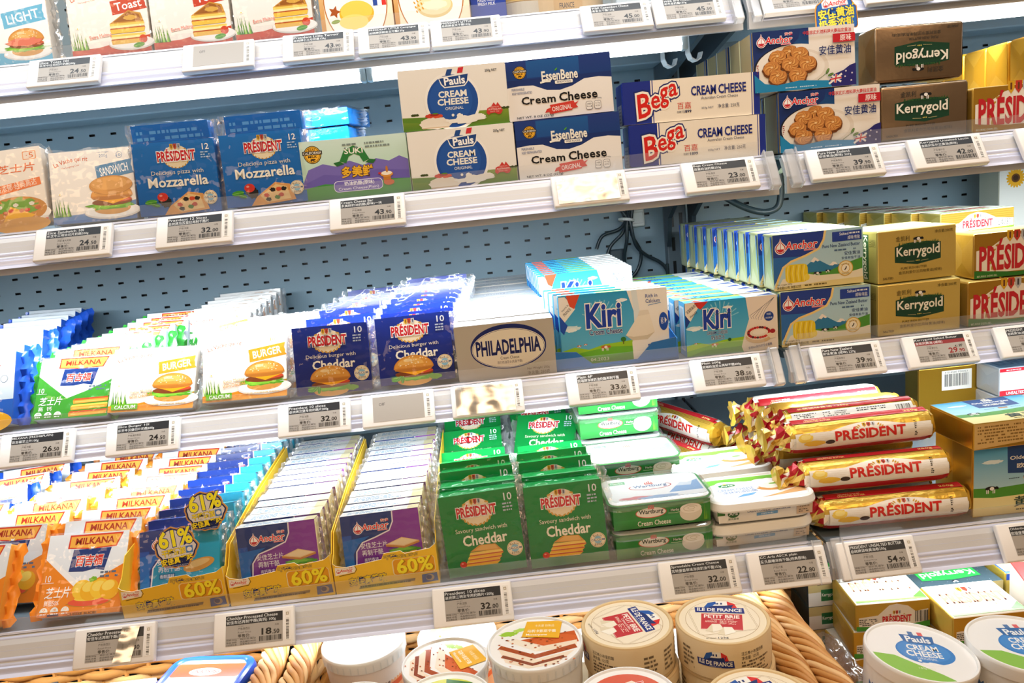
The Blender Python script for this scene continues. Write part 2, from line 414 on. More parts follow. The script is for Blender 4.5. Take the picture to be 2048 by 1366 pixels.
# ------------------------------------------------------------------ electronic price tags
def price_tag(k, X, l1, l2, pr, dx='', w=.093, glare=0, off=False, red=None, label='', dz=0, turn=0, back=0.):
    yt, zt = SH[k]
    t = thing('price_tag', label, 'price tag', 'electronic price tags')
    pose(t, (X, yt-.0233+back, zt-.0373+dz), (32, 0, turn))
    H = .044; b = MB(); b.box(0, w, 0, .0085, 0, H, 'f1efec', r=.0022, seg=3); hous = b.obj('housing', PLASTIC, t, smooth=40)
    mm = w*1000; b = MB(); a = Art(b, z0=2e-4); s0, s1, t0, t1 = 14.5, mm-13, 6.5, 39.5
    a.rect(s0, t0, s1, t1, 'a7a199')
    ink = '17191c'
    if off: a.text('OFF', s0+8, t1-12, s0+15.5, t1-8, '3c3b3a')
    else:
        hd = t1-10.5
        a.rect(s0, hd, s1, t1, '22262c')
        a.text(l1, s0+.8, t1-4.6, s0+.8+min(len(l1)*2.45, s1-s0-2), t1-1.2, 'dfe3e4', bold=.01)
        n = sum(1.0 if ord(c) > 255 else .55 for c in l2)
        if red: a.rect(s0, hd, s1, hd+5, '8b2a30')
        a.text(l2, s0+.8, hd+.7, s0+.8+min(n*4.1, s1-s0-3), hd+4.9, 'dfe3e4', bold=.01)
        a.text('Origin', s0+14, hd-2.6, s0+21, hd-1, '6d6a66'); a.text('产地:'+dx, s0+14, hd-6, s0+20+2.6*len(dx), hd-3.2, '3b3a39')
        a.text('Retail Price', s0+14, hd-9.4, s0+29, hd-7.4, '6d6a66'); a.text('零售价:', s0+14, hd-14, s0+28, hd-10.4, ink, bold=.015)
        a.text('元/盒', s1-9, hd-4.6, s1-4.5, hd-2.6, '55524f')
        if red: a.text('41.90', s1-15, hd-6.6, s1-6, hd-3.4, ink, bold=.01)
        pc = '8e2026' if red else '0d0e10'; big, small = pr.split('.')
        a.text(big, s1-24, hd-13.4, s1-13.2, hd-6.6, pc, bold=.045); a.text('.'+small, s1-12, hd-13.4, s1-4, hd-8.8, pc, bold=.03)
        a.bars(s1-27, t0+2.2, s1-1, t0+7.6, '1c1c1e', seed=int(X*1e4) % 97, n=24)
        a.rect(s0+.5, hd-14.8, s0+33, hd-14.6, '66635f')
        for q, (u, v, tx) in enumerate(((0, 5.4, '规格:200g'), (16, 5.4, '物价员:美华'), (0, 2.8, '等级:合格'), (16, 2.8, '商品编码:00251'), (0, .3, '计价单位:盒'), (16, .3, '监督电话:12315'))):
            a.text(tx, s0+.8+u, t0+v+.2, s0+.8+u+(12 if u == 0 else 18), t0+v+2.1, '4c4946')
    scr = b.obj('screen', PLASTIC, t)
    b = MB(); a = Art(b, z0=2.5e-4); a.rect(mm-10.5, 7, mm-4, 39, 'efece6'); a.rect(mm-9.2, 34.2, mm-6, 37.4, '9a8f7a'); a.rect(mm-8.6, 34.8, mm-6.6, 36.8, 'ded6c5')
    a.bars(mm-9.2, 8, mm-5.8, 31.5, '37332e', seed=int(X*1e4) % 89+3, n=22, horiz=True); b.obj('barcode_sticker', PLASTIC, hous)
    if glare:
        b = MB(); n = 14; vs = []
        for j in range(n+1):
            for i in range(2*n+1):
                x, z = (.006+(w-.012)*i/(2*n)*.93 if glare < 3 else w*(.50+.22*i/(2*n)+.10*j/n)), .003+(H-.006)*j/n
                vs.append((x, -.0009-.0011*(noise.noise(Vector((x*60+glare, z*90, glare*3.3)))+.6), z))
        b.add(vs, [(j*(2*n+1)+i, j*(2*n+1)+i+1, (j+1)*(2*n+1)+i+1, (j+1)*(2*n+1)+i) for j in range(n) for i in range(2*n)], 'ffffff')
        b.obj('loose_film', GLARE, scr, smooth=30)
    return t
GLARE = clear('glary_film', .62, .20, milk=.12, milkcol=(.95, .85, .65))
TG = [
 (1, -.5641, 'Slice Toast 10I', '乐芝牛吐司切片奶酪200g', '24.50', '波兰', {}, 'white price tag reading 24.50 on the topmost rail'),
 (1, -.3645, '', '', '0.0', '', dict(off=True), 'white price tag with a blank screen reading OFF on the topmost rail'),
 (1, -.2345, 'President Little Terroir', '总统牌小土坊奶酪125g', '43.90', '法国', {}, 'leftmost of the three tags reading 43.90 on the topmost rail'),
 (1, -.1359, 'PRESIDENT LITTLE Campagne', '总统牌田园金文干酪125g', '43.90', '法国', {}, 'middle one of the three tags reading 43.90 on the topmost rail'),
 (1, -.0405, 'PRESIDENT LITTLE', '总统牌金文干酪125g', '43.90', '法国', {}, 'rightmost of the three tags reading 43.90 on the topmost rail'),
 (1, .1580, 'W&K Camembert Cheese', '诺金文干酪125g', '45.00', '法国', {}, 'white price tag reading 45.00 on the topmost rail'),
 (1, .2540, 'W&K Brie Cheese', '诺布里奶酪125g', '45.50', '法国', {}, 'white price tag reading 45.50 at the end of the topmost rail'),
 (1, .3960, 'Anchor Pure', '安佳黄油227g', '39.80', '新西兰', {}, 'white price tag behind the hanging blue badge on the topmost rail'),
 (1, .5330, 'Kerrygold', '金凯利黄油250g', '42.00', '爱尔兰', {}, 'white price tag cut by the upper picture edge, next to the blue badge'),
 (2, -.5420, 'Slice Sandwich 10I', '乐芝牛三明治切片奶酪200g', '24.50', '澳大利亚', {}, 'white price tag reading 24.50 on the second rail below blank-fronted sandwich packs'),
 (2, -.3951, 'President 12 Slices', '总统牌马苏里拉再制干酪片', '32.00', '法国', {}, 'white price tag reading 32.00 under the blue pizza cheese packs'),
 (2, -.1845, 'Cream Cheese Bar', '多美鲜奶油奶酪(原味)一块', '43.90', '美国', {}, 'white price tag reading 43.90 under the green and purple carton'),
 (2, .0895, 'Cream Cheese', '奶油奶酪', '32.80', '美国', dict(glare=1), 'price tag covered in wrinkled glaring film on the second rail'),
 (2, .2516, 'Bega Cream Cheese', '百嘉奶油奶酪250g', '23.00', '澳洲', {}, 'white price tag reading 23.00 beside the clear rail end'),
 (2, .4080, 'Pure New Zealand', '安佳黄油(原味) 227g', '39.90', '新西兰', {}, 'white price tag reading 39.90 under the cookie-picture cartons'),
 (2, .5370, 'Kerrygold Unsalted Lactic', '金凯利爱尔兰黄油(原味)', '42.00', '爱尔兰', {}, 'white price tag reading 42.00 under the dark bronze packs'),
 (2, .6750, 'PRESIDENT', '总统黄油', '46.00', '法国', {}, 'price tag cut by the right picture edge on the second rail'),
 (3, -.6390, 'MILKANA (FRESH&PLAIN)', '百吉福芝士片100g', '26.50', '中国', {}, 'price tag reading 26.50 on the third rail at the far left'),
 (3, -.5050, 'Slice Burger 10I', '乐芝牛汉堡切片奶酪200g', '24.50', '澳大利亚', {}, 'price tag reading 24.50 on the third rail under burger-picture packs'),
 (3, -.2869, 'President 10 slices', '总统牌汉堡专用奶酪片200g', '32.00', '法国', {}, 'price tag reading 32.00 on the third rail under dark blue packs'),
 (3, -.1790, '', '', '0.0', '', dict(off=True), 'grey price tag with a blank screen reading OFF on the third rail'),
 (3, -.0640, 'Philadelphia', '菲力奶油奶酪', '54.90', '澳洲', dict(glare=2), 'price tag covered in glaring film under the silver-grey carton'),
 (3, .0854, 'Plain 6P', '凯瑞牌涂抹奶油奶酪再制干酪', '33.60', '法国', {}, 'price tag reading 33.60 on the third rail under the light blue carton'),
 (3, .2480, 'Plain 200g', '凯瑞奶油芝士再制干酪200g', '38.50', '法国', {}, 'price tag reading 38.50 beside the clear rail end'),
 (3, .4060, 'Pure New Zealand', '安佳黄油 (咸味) 227g', '39.90', '新西兰', {}, 'price tag reading 39.90 on the third rail below butter with a mountain picture'),
 (3, .5280, 'Kerrygold Salted Butter', '金凯利黄油 (咸味)', '29.90', '爱尔兰', dict(red=1), 'price tag with the red sale price 29.90'),
 (3, .6500, 'PRESIDENT', '总统黄油(咸味)', '38.80', '法国', {}, 'price tag cut by the right picture edge on the third rail'),
 (4, -.5180, 'Cheddar Processed Cheese', '安佳车达再制干酪(原味)', '16.30', '新西兰', dict(glare=3), 'price tag reading 16.30 with peeling glaring film on the lowest rail'),
 (4, -.3580, 'Cheddar Processed Cheese', '安佳车达再制干酪(高钙) 100g', '18.50', '新西兰', {}, 'price tag reading 18.50 on the lowest rail'),
 (4, -.1049, 'President 10 slices', '总统牌三明治专用奶酪片+200g', '32.00', '法国', {}, 'price tag reading 32.00 on the lowest rail under green packs'),
 (4, .1610, 'Spreadable Cream Cheese', '瓦特堡香草味涂抹奶油干酪150g', '32.00', '德国', dict(dz=.001), 'price tag reading 32.00 on the lowest rail under the clear-lidded tubs'),
 (4, .2660, 'CC Arla ASCX plain', '爱氏晨曦涂抹干酪(经典原味)', '22.80', '丹麦', {}, 'price tag reading 22.80 at the end of the lowest rail'),
 (4, .3730, 'PRESIDENT UNSALTED BUTTER', '总统牌淡味黄油卷250g', '54.90', '法国', {}, 'price tag reading 54.90 under the golden butter rolls'),
 (4, .5650, 'Oldenburger', '欧德堡黄油', '39.90', '德国', {}, 'price tag cut by the right picture edge on the lowest rail'),
]
for k, X, l1, l2, pr, dx, kw, lab in TG:
    price_tag(k, X, l1, l2, pr, dx, label=lab, **kw)
# ================================================================== packaging: shared printing
SER = {'P': ((.12,), (.1,)), 'R': ((.12, .9), (.1,)), 'É': ((.12,), ()), 'E': ((.12,), (.12,)), 'I': ((.5,), (.5,)), 'D': ((.12,), (.12,)), 'N': ((.1,), (.1, .9)), 'T': ((.5,), ()),
       'h': ((.1, .9), (.1,)), 'm': ((.07, .5, .93), (.07,)), 'r': ((.2,), (.12,)), 'a': ((.92,), ()), 'K': ((.1, .9), (.1, .9)), 'U': ((), (.1, .9)), 'M': ((.08, .92), (.08, .92)), 'L': ((.12,), (.12,)), 'A': ((.08, .92), ()), 'H': ((.1, .9), (.1, .9))}
def serif(a, t, x0, y0, x1, y1, col, bold=.03, out=None, slab=.16, rot=0):
    """letters with small slab feet"""
    adv = []; X = 0
    for c in t:
        if c == ' ': X += .3; continue
        v, f = glyphs(c, 0.); w = max(q[0] for q in v)-min(q[0] for q in v); adv.append((c, X, w, min(q[0] for q in v))); X += w+.11
    tot = X-.11; cap = glyphs('E', 0.)[0]; ch = max(q[1] for q in cap)
    k = (x1-x0)/tot; ky = (y1-y0)/ch; mx, my = (x0+x1)/2, (y0+y1)/2; ca, sa = math.cos(R(rot)), math.sin(R(rot))
    for ob, cc in ([(out[1], out[0])] if out else [])+[(0, col)]:
        V = []; F = []
        for c, px_, w, mn in adv:
            v, f = glyphs(c, bold+ob); b = len(V); V += [(x0+(px_+q[0]-mn)*k, y0+q[1]*ky) for q in v]; F += [tuple(b+i for i in g) for g in f]
            bt, tp = SER.get(c, ((), ()))
            top = ch if c not in 'rma' else .47; s2 = slab/2+ob; e = .035+ob
            for fr, yy, d in [(q, 0, 1) for q in bt]+[(q, top, -1) for q in tp]:
                cx = px_+fr*w; b = len(V)
                V += [(x0+(cx-s2)*k, y0+(yy-e*d)*ky), (x0+(cx+s2)*k, y0+(yy-e*d)*ky), (x0+(cx+s2*.45)*k, y0+(yy+(.09+ob)*d)*ky), (x0+(cx-s2*.45)*k, y0+(yy+(.09+ob)*d)*ky)]; F.append((b, b+1, b+2, b+3))
        V = [(mx+(x-mx)*ca-(y-my)*sa, my+(x-mx)*sa+(y-my)*ca) for x, y in V]
        a._put(V, F, cc)
def wreath(a, cx, cy, rx, ry, col='c9962e', n=9, fill='f3e3bd', rr=1.6):
    if fill: a.ell(cx, cy, rx, ry, fill, 36)
    for s_ in (-1, 1):
        for i in range(n):
            t = R(-82+i*(140/n)); x, y = cx+s_*rx*.97*math.cos(t), cy+ry*.97*math.sin(t)
            a.ell(x, y, rr, rr*.42, col, 8, rot=math.degrees(math.atan2(ry*math.cos(t), -s_*rx*math.sin(t)))+s_*28)
def president(a, cx, cy, w, col='d0202c', out=('ffffff', .05), wr=True, rot=0, crest=True, fill='f3e3bd', gold='c9962e', hs=.24):
    h = w*hs
    if wr: wreath(a, cx, cy-h*.1, w*.36, w*.30, gold, rr=w*.034, fill=fill)
    if crest:
        hh = h; h = min(h, w*.21)
        for dx, c in ((-w*.095, 'd8a625'), (0, 'c33a2c'), (w*.095, 'b9bcc4')):
            a.poly([(cx+dx-w*.042, cy+hh*.5+h*.95), (cx+dx-w*.042, cy+hh*.5+h*.5), (cx+dx, cy+hh*.5+h*.22), (cx+dx+w*.042, cy+hh*.5+h*.5), (cx+dx+w*.042, cy+hh*.5+h*.95)], c)
            a.rect(cx+dx-w*.012, cy+hh*.5+h*.45, cx+dx+w*.012, cy+hh*.5+h*.85, '6d3a1d' if dx <= 0 else '3d3f45')
    if crest: h = hh
    serif(a, 'PRÉSIDENT', cx-w/2, cy-h/2, cx+w/2, cy+h/2, col, bold=.035, out=out, rot=rot)
def drop(a, cx, cy, h, white='ffffff', red='c8202f'):
    """round drop emblem with a boat"""
    r = h*.36
    for k, c in ((1.14, white), (1., red), (.80, white)):
        a.poly([(cx+r*k*math.cos(R(t)), cy-h*.14+r*k*math.sin(R(t))) for t in range(-210, 31, 15)]+[(cx+r*.2*k, cy+h*.3*k), (cx, cy+h*.52*k), (cx-r*.2*k, cy+h*.3*k)], c)
    a.ell(cx, cy-h*.14, r*.72, r*.72, red, 20, 190, 350); a.rect(cx-h*.02, cy-h*.3, cx+h*.025, cy+h*.3, red); a.poly([(cx-r*.5, cy-h*.1), (cx-h*.03, cy-h*.1), (cx-h*.03, cy+h*.2)], white)
def anchor(a, x, y, w, col='e5202e', out=('ffffff', .055), cn=True, rot=0, red='c8202f'):
    """drop emblem and the word; x, y the left end and middle"""
    h = w*.34; drop(a, x+h*.35, y, h, red=red)
    a.text('Anchor', x+h*.72, y-h*.26, x+w, y+h*.27, col, bold=.035, ital=.16, out=out, rot=rot)
    if cn: a.text('安佳', x+w*.80, y+h*.30, x+w*1.02, y+h*.55, col, bold=.02, out=out)
    a.rect(x+w*.68, y-h*.44, x+w*.97, y-h*.32, 'e8909a')
def cows(a, x, y, w, c1='15171a', c2='f4f2ee'):
    a.ell(x, y, w*.5, w*.2, c1, 16); a.ell(x+w*.1, y-w*.02, w*.2, w*.17, c2, 12); a.ell(x+w*.55, y+w*.02, w*.17, w*.12, c1, 12, rot=-40)
    for d in (-.36, -.22, .2, .34): a.rect(x+w*d-w*.04, y-w*.45, x+w*d+w*.04, y-w*.1, c2)
def grass(a, x, y, w, h, seed=0, n=14):
    rn = random.Random(seed)
    for i in range(n):
        px_ = x+w*i/n; t = (rn.random()-.5)*w*.35; hh = h*(.45+.55*rn.random())
        a.poly([(px_, y), (px_+w*.07, y), (px_+t, y+hh)], rn.choice(('4c9a1e', '77c22a', '2f7d17', '93d13f')))
def leaf(a, x, y, l, rot, c='3f9a28'):
    a.ell(x, y, l, l*.42, c, 14, rot=rot); ca, sa = math.cos(R(rot)), math.sin(R(rot)); a.line([(x-l*ca, y-l*sa), (x+l*ca, y+l*sa)], l*.08, '8ecb5a')
def burger(a, cx, cy, w, plate=True, seed=1):
    rn = random.Random(seed)
    if plate: a.ell(cx, cy-w*.32, w*.62, w*.17, 'e2ddd6', 30); a.ell(cx, cy-w*.30, w*.60, w*.15, 'fbfaf7', 30)
    a.ell(cx, cy-w*.26, w*.40, w*.13, 'd79a4a', 26)
    a.blob(cx, cy-w*.19, w*.50, w*.085, '5aa52a', seed, .25, 40, 9); a.blob(cx-w*.1, cy-w*.2, w*.34, w*.05, '86c83c', seed+3, .3, 40, 9)
    a.ell(cx, cy-w*.11, w*.44, w*.085, '7c3f1d', 26); a.ell(cx+w*.12, cy-w*.075, w*.32, w*.055, 'cf4a2c', 22)
    a.poly([(cx-w*.44, cy-w*.02), (cx+w*.42, cy-w*.03), (cx+w*.3, cy-w*.07), (cx+w*.02, cy-w*.16), (cx-w*.2, cy-w*.08)], 'f6a81c')
    a.ell(cx, cy+w*.0, w*.44, w*.07, 'b8712a', 26); a.ell(cx, cy+w*.01, w*.46, w*.30, 'c9802f', 26, 0, 180); a.ell(cx, cy+w*.035, w*.43, w*.26, 'd9943d', 26, 0, 180); a.ell(cx-w*.06, cy+w*.10, w*.30, w*.15, 'e6ad58', 24, 0, 180); a.ell(cx-w*.12, cy+w*.2, w*.10, w*.035, 'f3d39a', 14)
    vs = []
    for i in range(26):
        x, y = cx+(rn.random()-.5)*w*.66, cy+w*(.08+rn.random()*.2)
        if ((x-cx)/(w*.42))**2+((y-cy)/(w*.28))**2 < 1: a.ell(x, y, w*.017, w*.01, 'fbe7bd', 6)
def toastie(a, cx, cy, w):
    """cut toasted sandwich stack on a plate"""
    a.ell(cx+w*.05, cy-w*.36, w*.56, w*.17, 'dcd8d0', 28); a.ell(cx+w*.05, cy-w*.34, w*.54, w*.15, 'faf8f4', 28)
    for i, (dy, c, e) in enumerate(((-.38, 'e9b53a', 'c9862a'), (-.12, 'efc14a', 'cf9230'))):
        y = cy+w*dy
        a.poly([(cx-w*.42, y), (cx+w*.38, y+w*.02), (cx+w*.42, y+w*.12), (cx-w*.44, y+w*.10)], c); a.poly([(cx-w*.44, y+w*.10), (cx+w*.42, y+w*.12), (cx+w*.40, y+w*.15), (cx-w*.42, y+w*.14)], 'b8562e'); a.poly([(cx-w*.42, y+w*.13), (cx+w*.40, y+w*.15), (cx+w*.40, y+w*.2), (cx-w*.43, y+w*.19)], 'fbe9a8'); a.poly([(cx-w*.43, y+w*.185), (cx+w*.41, y+w*.2), (cx+w*.40, y+w*.25), (cx-w*.43, y+w*.24)], 'f2cd5f')
    a.poly([(cx-w*.44, cy+w*.12), (cx+w*.40, cy+w*.13), (cx+w*.34, cy+w*.34), (cx+w*.05, cy+w*.42)], 'c98f35'); a.poly([(cx-w*.36, cy+w*.15), (cx+w*.34, cy+w*.16), (cx+w*.30, cy+w*.31), (cx+w*.05, cy+w*.39)], '9a5a1f'); a.blob(cx+w*.08, cy+w*.24, w*.16, w*.06, 'd9a748', 4)
    a.ell(cx+w*.34, cy-w*.28, w*.10, w*.10, 'd4452a', 16); leaf(a, cx+w*.22, cy-w*.42, w*.14, 10)
def cookie(a, cx, cy, r, seed=0):
    a.blob(cx, cy-r*.16, r*1.12, r*.95, '6a3812', seed, .10, 20); a.blob(cx, cy, r, r*.82, 'c98443', seed, .10, 20)
    for i in range(7):
        t = i*360/7+seed*23; pts = [(cx+r*(.12+.8*q)*math.cos(R(t+q*75)), cy+r*.8*(.12+.8*q)*math.sin(R(t+q*75))) for q in (0, .25, .5, .75, 1)]
        a.line(pts, r*.20, 'e2a65c' if i % 2 else 'dd9c52', True); a.line([(x+r*.10, y-r*.07) for x, y in pts], r*.07, 'a5642c', True)
    a.ell(cx-r*.05, cy+r*.15, r*.17, r*.12, 'f1c486', 10)
def toast(a, cx, cy, w):
    """layered cheese sandwich"""
    a.blob(cx, cy-w*.34, w*.36, w*.07, 'd8402c', 3, .2); 
    a.poly([(cx-w*.40, cy-w*.22), (cx+w*.36, cy-w*.20), (cx+w*.40, cy-w*.02), (cx-w*.36, cy-w*.04)], 'f4a51d'); a.poly([(cx-w*.33, cy-w*.24), (cx+w*.42, cy-w*.25), (cx+w*.34, cy-w*.10), (cx, cy-w*.05)], 'f8b935')
    a.blob(cx+w*.02, cy-w*.03, w*.47, w*.08, '4f9c26', 5, .25, 44, 10); a.blob(cx-w*.06, cy-w*.01, w*.36, w*.05, '85c63e', 8, .3, 40, 9)
    a.poly([(cx-w*.52, cy+w*.13), (cx+w*.02, cy+w*.02), (cx+w*.50, cy+w*.14), (cx+w*.50, cy+w*.2), (cx+w*.02, cy+w*.09), (cx-w*.52, cy+w*.19)], 'd08a3c'); a.poly([(cx-w*.52, cy+w*.19), (cx+w*.02, cy+w*.08), (cx+w*.50, cy+w*.2), (cx-w*.02, cy+w*.36)], 'f1c98c'); a.poly([(cx-w*.42, cy+w*.2), (cx+w*.02, cy+w*.11), (cx+w*.42, cy+w*.21), (cx-w*.02, cy+w*.33)], 'f6dcae')
def sticks(a, cx, cy, w):
    """toasted sandwich wedges with cheese"""
    for i in range(3):
        y = cy-w*.22+i*w*.10; d = i*w*.05
        a.poly([(cx-w*.46+d, y), (cx+w*.34+d, y-w*.03), (cx+w*.44+d, y+w*.05), (cx-w*.42+d, y+w*.07)], 'f2b52c'); a.poly([(cx-w*.42+d, y+w*.05), (cx+w*.44+d, y+w*.04), (cx+w*.42+d, y+w*.08), (cx-w*.42+d, y+w*.09)], 'c8502c'); a.poly([(cx-w*.44+d, y+w*.08), (cx+w*.43+d, y+w*.07), (cx+w*.40+d, y+w*.14), (cx-w*.40+d, y+w*.15)], 'f6cf63')
    a.poly([(cx-w*.30, cy+w*.15), (cx+w*.50, cy+w*.11), (cx+w*.36, cy+w*.28), (cx-w*.05, cy+w*.30)], 'd99a45'); a.poly([(cx-w*.2, cy+w*.17), (cx+w*.42, cy+w*.14), (cx+w*.34, cy+w*.26), (cx, cy+w*.28)], 'e7b260')
    a.ell(cx-w*.52, cy-w*.16, w*.09, w*.085, 'd23a26', 16); a.ell(cx-w*.54, cy-w*.13, w*.03, w*.02, 'f0a090', 8)
def calcium(a, cx, cy, r):
    a.ell(cx, cy, r, r, 'f1e4c8', 26); a.ring(cx, cy, r*.94, r*.94, r*.06, 'c9a55a', 26); a.ell(cx, cy, r*.5, r*.5, '8fc0d8', 20)
    a.text('Rich in', cx-r*.55, cy+r*.48, cx+r*.55, cy+r*.78, '4a3a20', arc=60); a.rect(cx-r*.92, cy-r*.16, cx+r*.92, cy+r*.18, 'f1e4c8'); a.text('CALCIUM', cx-r*.85, cy-r*.12, cx+r*.85, cy+r*.14, '1f4f86', bold=.03); a.text('富含钙质', cx-r*.5, cy-r*.75, cx+r*.5, cy-r*.45, '4a3a20')
def seal(a, cx, cy, r):
    a.ell(cx, cy, r, r, '231a10', 28); a.ell(cx, cy, r*.92, r*.92, 'f2b632', 28); a.ring(cx, cy, r*.84, r*.84, r*.05, '231a10', 28)
    a.text('REAL', cx-r*.42, cy+r*.45, cx+r*.42, cy+r*.72, '231a10', bold=.02, arc=40); a.rect(cx-r*1.12, cy-r*.02, cx+r*1.12, cy+r*.42, '231a10'); a.text('CALIFORNIA', cx-r*1.04, cy+r*.05, cx+r*1.04, cy+r*.35, 'f7efdc', bold=.02)
    a.text('MILK', cx-r*.5, cy-r*.34, cx+r*.5, cy-r*.08, '231a10', bold=.03); cows(a, cx-r*.05, cy-r*.55, r*.5, '231a10', '231a10')
def banner(a, x0, y0, x1, y1, t, col, tc='ffffff', rot=8, rag=True):
    cx, cy = (x0+x1)/2, (y0+y1)/2; a.at(cx, cy, rot); w, h = (x1-x0)/2, (y1-y0)/2
    rn = random.Random(5); L = [(-w+(rn.random()*w*.10), -h+2*h*i/5) for i in range(6)]; Rr = [(w-(rn.random()*w*.10), h-2*h*i/5) for i in range(6)]
    a.poly(Rr+L, col) if 0 else a.poly(L+Rr, col)
    a.text(t, -w*.72, -h*.55, w*.72, h*.6, tc, bold=.025); a.off()

# ---- package bodies; all stand with the lower front left corner at their origin
def face_cols(front, side, top):
    def f(fc):
        n = fc.normal
        return side if abs(n.x) > .6 else top if abs(n.z) > .6 else front
    return f
def carton(W, D, H, front, side, top, art, m=None, r=.0009, side_art=None, top_art=None):
    """folded card box: returns the parts (name, MB, material)"""
    b = MB(); b.box(0, W, 0, D, 0, H, face_cols(front, side, top), r=r)
    art(Art(b), W*1000, H*1000)
    if top_art: top_art(Art(b, lambda x, y, z: (x/1000, y/1000, H+z)), W*1000, D*1000)
    L = MB()
    L.box(-.0006, 0, .002, D-.002, .002, H-.002, side, r=.0002)
    if side_art: side_art(Art(L, lambda x, y, z: (-.0006-z, D-x/1000, y/1000)), D*1000, H*1000)
    Rr = MB(); Rr.box(W, W+.0006, .002, D-.002, .002, H-.002, side, r=.0002)
    m = m or CARD
    return [('carton', b, m), ('end_flap', L, m), ('end_flap', Rr, m)]
def brick(W, D, H, front, side, top, art, m=None, top_art=None, fold='b8912a*', line='7d6220*', r=.0028, back=None):
    """butter block in folded paper: body plus an envelope fold at either end"""
    b = MB(); b.box(0, W, 0, D, 0, H, face_cols(front, side, top), r=r, seg=3)
    art(Art(b), W*1000, H*1000)
    if top_art: top_art(Art(b, lambda x, y, z: (x/1000, y/1000, H+z)), W*1000, D*1000)
    out = [('wrapper', b, m or FOIL)]
    for s_ in (0, 1):
        q = MB(); X = -.0012 if s_ == 0 else W+.0012; x0 = .0 if s_ == 0 else W
        A, B, C_, D_ = (x0, .002, .003), (x0, D-.002, .003), (x0, D-.002, H-.003), (x0, .002, H-.003)
        m1, m2, c = (X, D*.5, H*.34), (X, D*.5, H*.62), (X, D*.5, H*.5)
        q.add([A, B, C_, D_, m1, m2], [(0, 1, 4), (2, 3, 5), (0, 4, 5, 3), (1, 2, 5, 4)] if s_ else [(1, 0, 4), (3, 2, 5), (4, 0, 3, 5), (2, 1, 4, 5)], [hx(fold), hx(fold), hx(side), hx(side)])
        out.append(('end_fold', q, m or FOIL))
    return out
def crimp(x, side, H, D, w, col, n=12, y=None, seed=0, alpha=1):
    """crinkled sealing fin at one end"""
    b = MB(); rn = random.Random(seed); y = D*.5 if y is None else y; vs = []; k = 5
    for i in range(n+1):
        z = H*(-.01+1.02*i/n)
        for j in range(k):
            u = j/(k-1); vs.append((x+side*w*u*(1+.12*((i % 2)*2-1)*(u == 1)), y+(D*.5*(1-u)**2)*((-1)**i)*.25+.0022*u*math.sin(i*1.9+j*1.3+seed)+.004*u*(noise.noise(Vector((i*.5, u*2, seed*3.7)))), z+.0015*u*math.sin(i*2.1+seed)))
    b.add(vs, [(i*k+j, i*k+j+1, (i+1)*k+j+1, (i+1)*k+j) for i in range(n) for j in range(k-1)], col)
    return b
def pillow(W, D, H, puff, n=10, seed=0, amp=.0012):
    """loose film skin round a block, wrinkled"""
    b = MB(); bm = bmesh.new(); bmesh.ops.create_cube(bm, size=1); bmesh.ops.subdivide_edges(bm, edges=bm.edges[:], cuts=n, use_grid_fill=True)
    for v in bm.verts:
        p = v.co*2; q = Vector((W*(p.x+1)/2, D*(p.y+1)/2, H*(p.z+1)/2)); d = Vector((p.x, p.y, p.z))
        q += Vector((d.x*puff, d.y*puff, d.z*puff)); q += d*(amp*noise.noise(Vector((q.x*70+seed, q.y*70, q.z*70+seed*2)))+amp*.7*noise.noise(Vector((q.x*160, q.y*160+seed, q.z*160))))
        v.co = (q.x, q.y, max(q.z, .0002))
    b.bm(bm, 'ffffff'); return b
def slices(W, D, H, front, side, top, art, film=True, seal=None, sealw=.012, seed=0, m=None, r=.003, top_art=None, left_seal=True):
    """flat pack of cheese slices in film"""
    b = MB(); b.box(0, W, 0, D, 0, H, face_cols(front, side, top), r=r, seg=3); art(Art(b, z0=3e-4), W*1000, H*1000)
    if top_art: top_art(Art(b, lambda x, y, z: (x/1000, y/1000, H+z), z0=3e-4), W*1000, D*1000)
    out = [('printed_wrapper', b, m or GLOSS)]
    if film: out.append(('clear_film', pillow(W, D, H, .0016, 13, seed, .0018), FILM))
    for s_ in ((-1, 1) if left_seal else (1,)):
        out.append(('end_seal', crimp(0 if s_ < 0 else W, s_, H, D, sealw, seal or 'eef2f4', seed=seed+s_), (m or GLOSS) if seal else SEAL))
    return out
_proto = {}
def make(name, parts, label, cat, group=None, loc=(0, 0, 0), rot=(0, 0, 0)):
    t = thing(name, label, cat, group, loc, rot)
    for p in parts:
        o = p[1].obj(p[0], p[2], t, smooth=35 if p[0] in ('clear_film', 'tub', 'lid', 'jar', 'wrapper', 'printed_wrapper', 'end_seal', 'crumpled_end') else None)
        if len(p) > 3 and p[3]: o['label'] = p[3]
    return t
def row(src, n, step, label, loc, rot=(0, 0, 0), jit=0., start=1, seed=0, dz=0, group=None, lean_step=0):
    """the copies standing behind the front one, each with its own label"""
    rn = random.Random(seed+n)
    for i in range(start, n):
        j = lambda s_: (rn.random()-.5)*2*s_
        dup(src, label % ORD[i], (loc[0]+step[0]*i+j(jit), loc[1]+step[1]*i, loc[2]+step[2]*i+j(jit*.5)+dz), (rot[0]+j(jit*350)*.5+lean_step*i, rot[1]+j(jit*180), rot[2]+j(jit*250)), group)
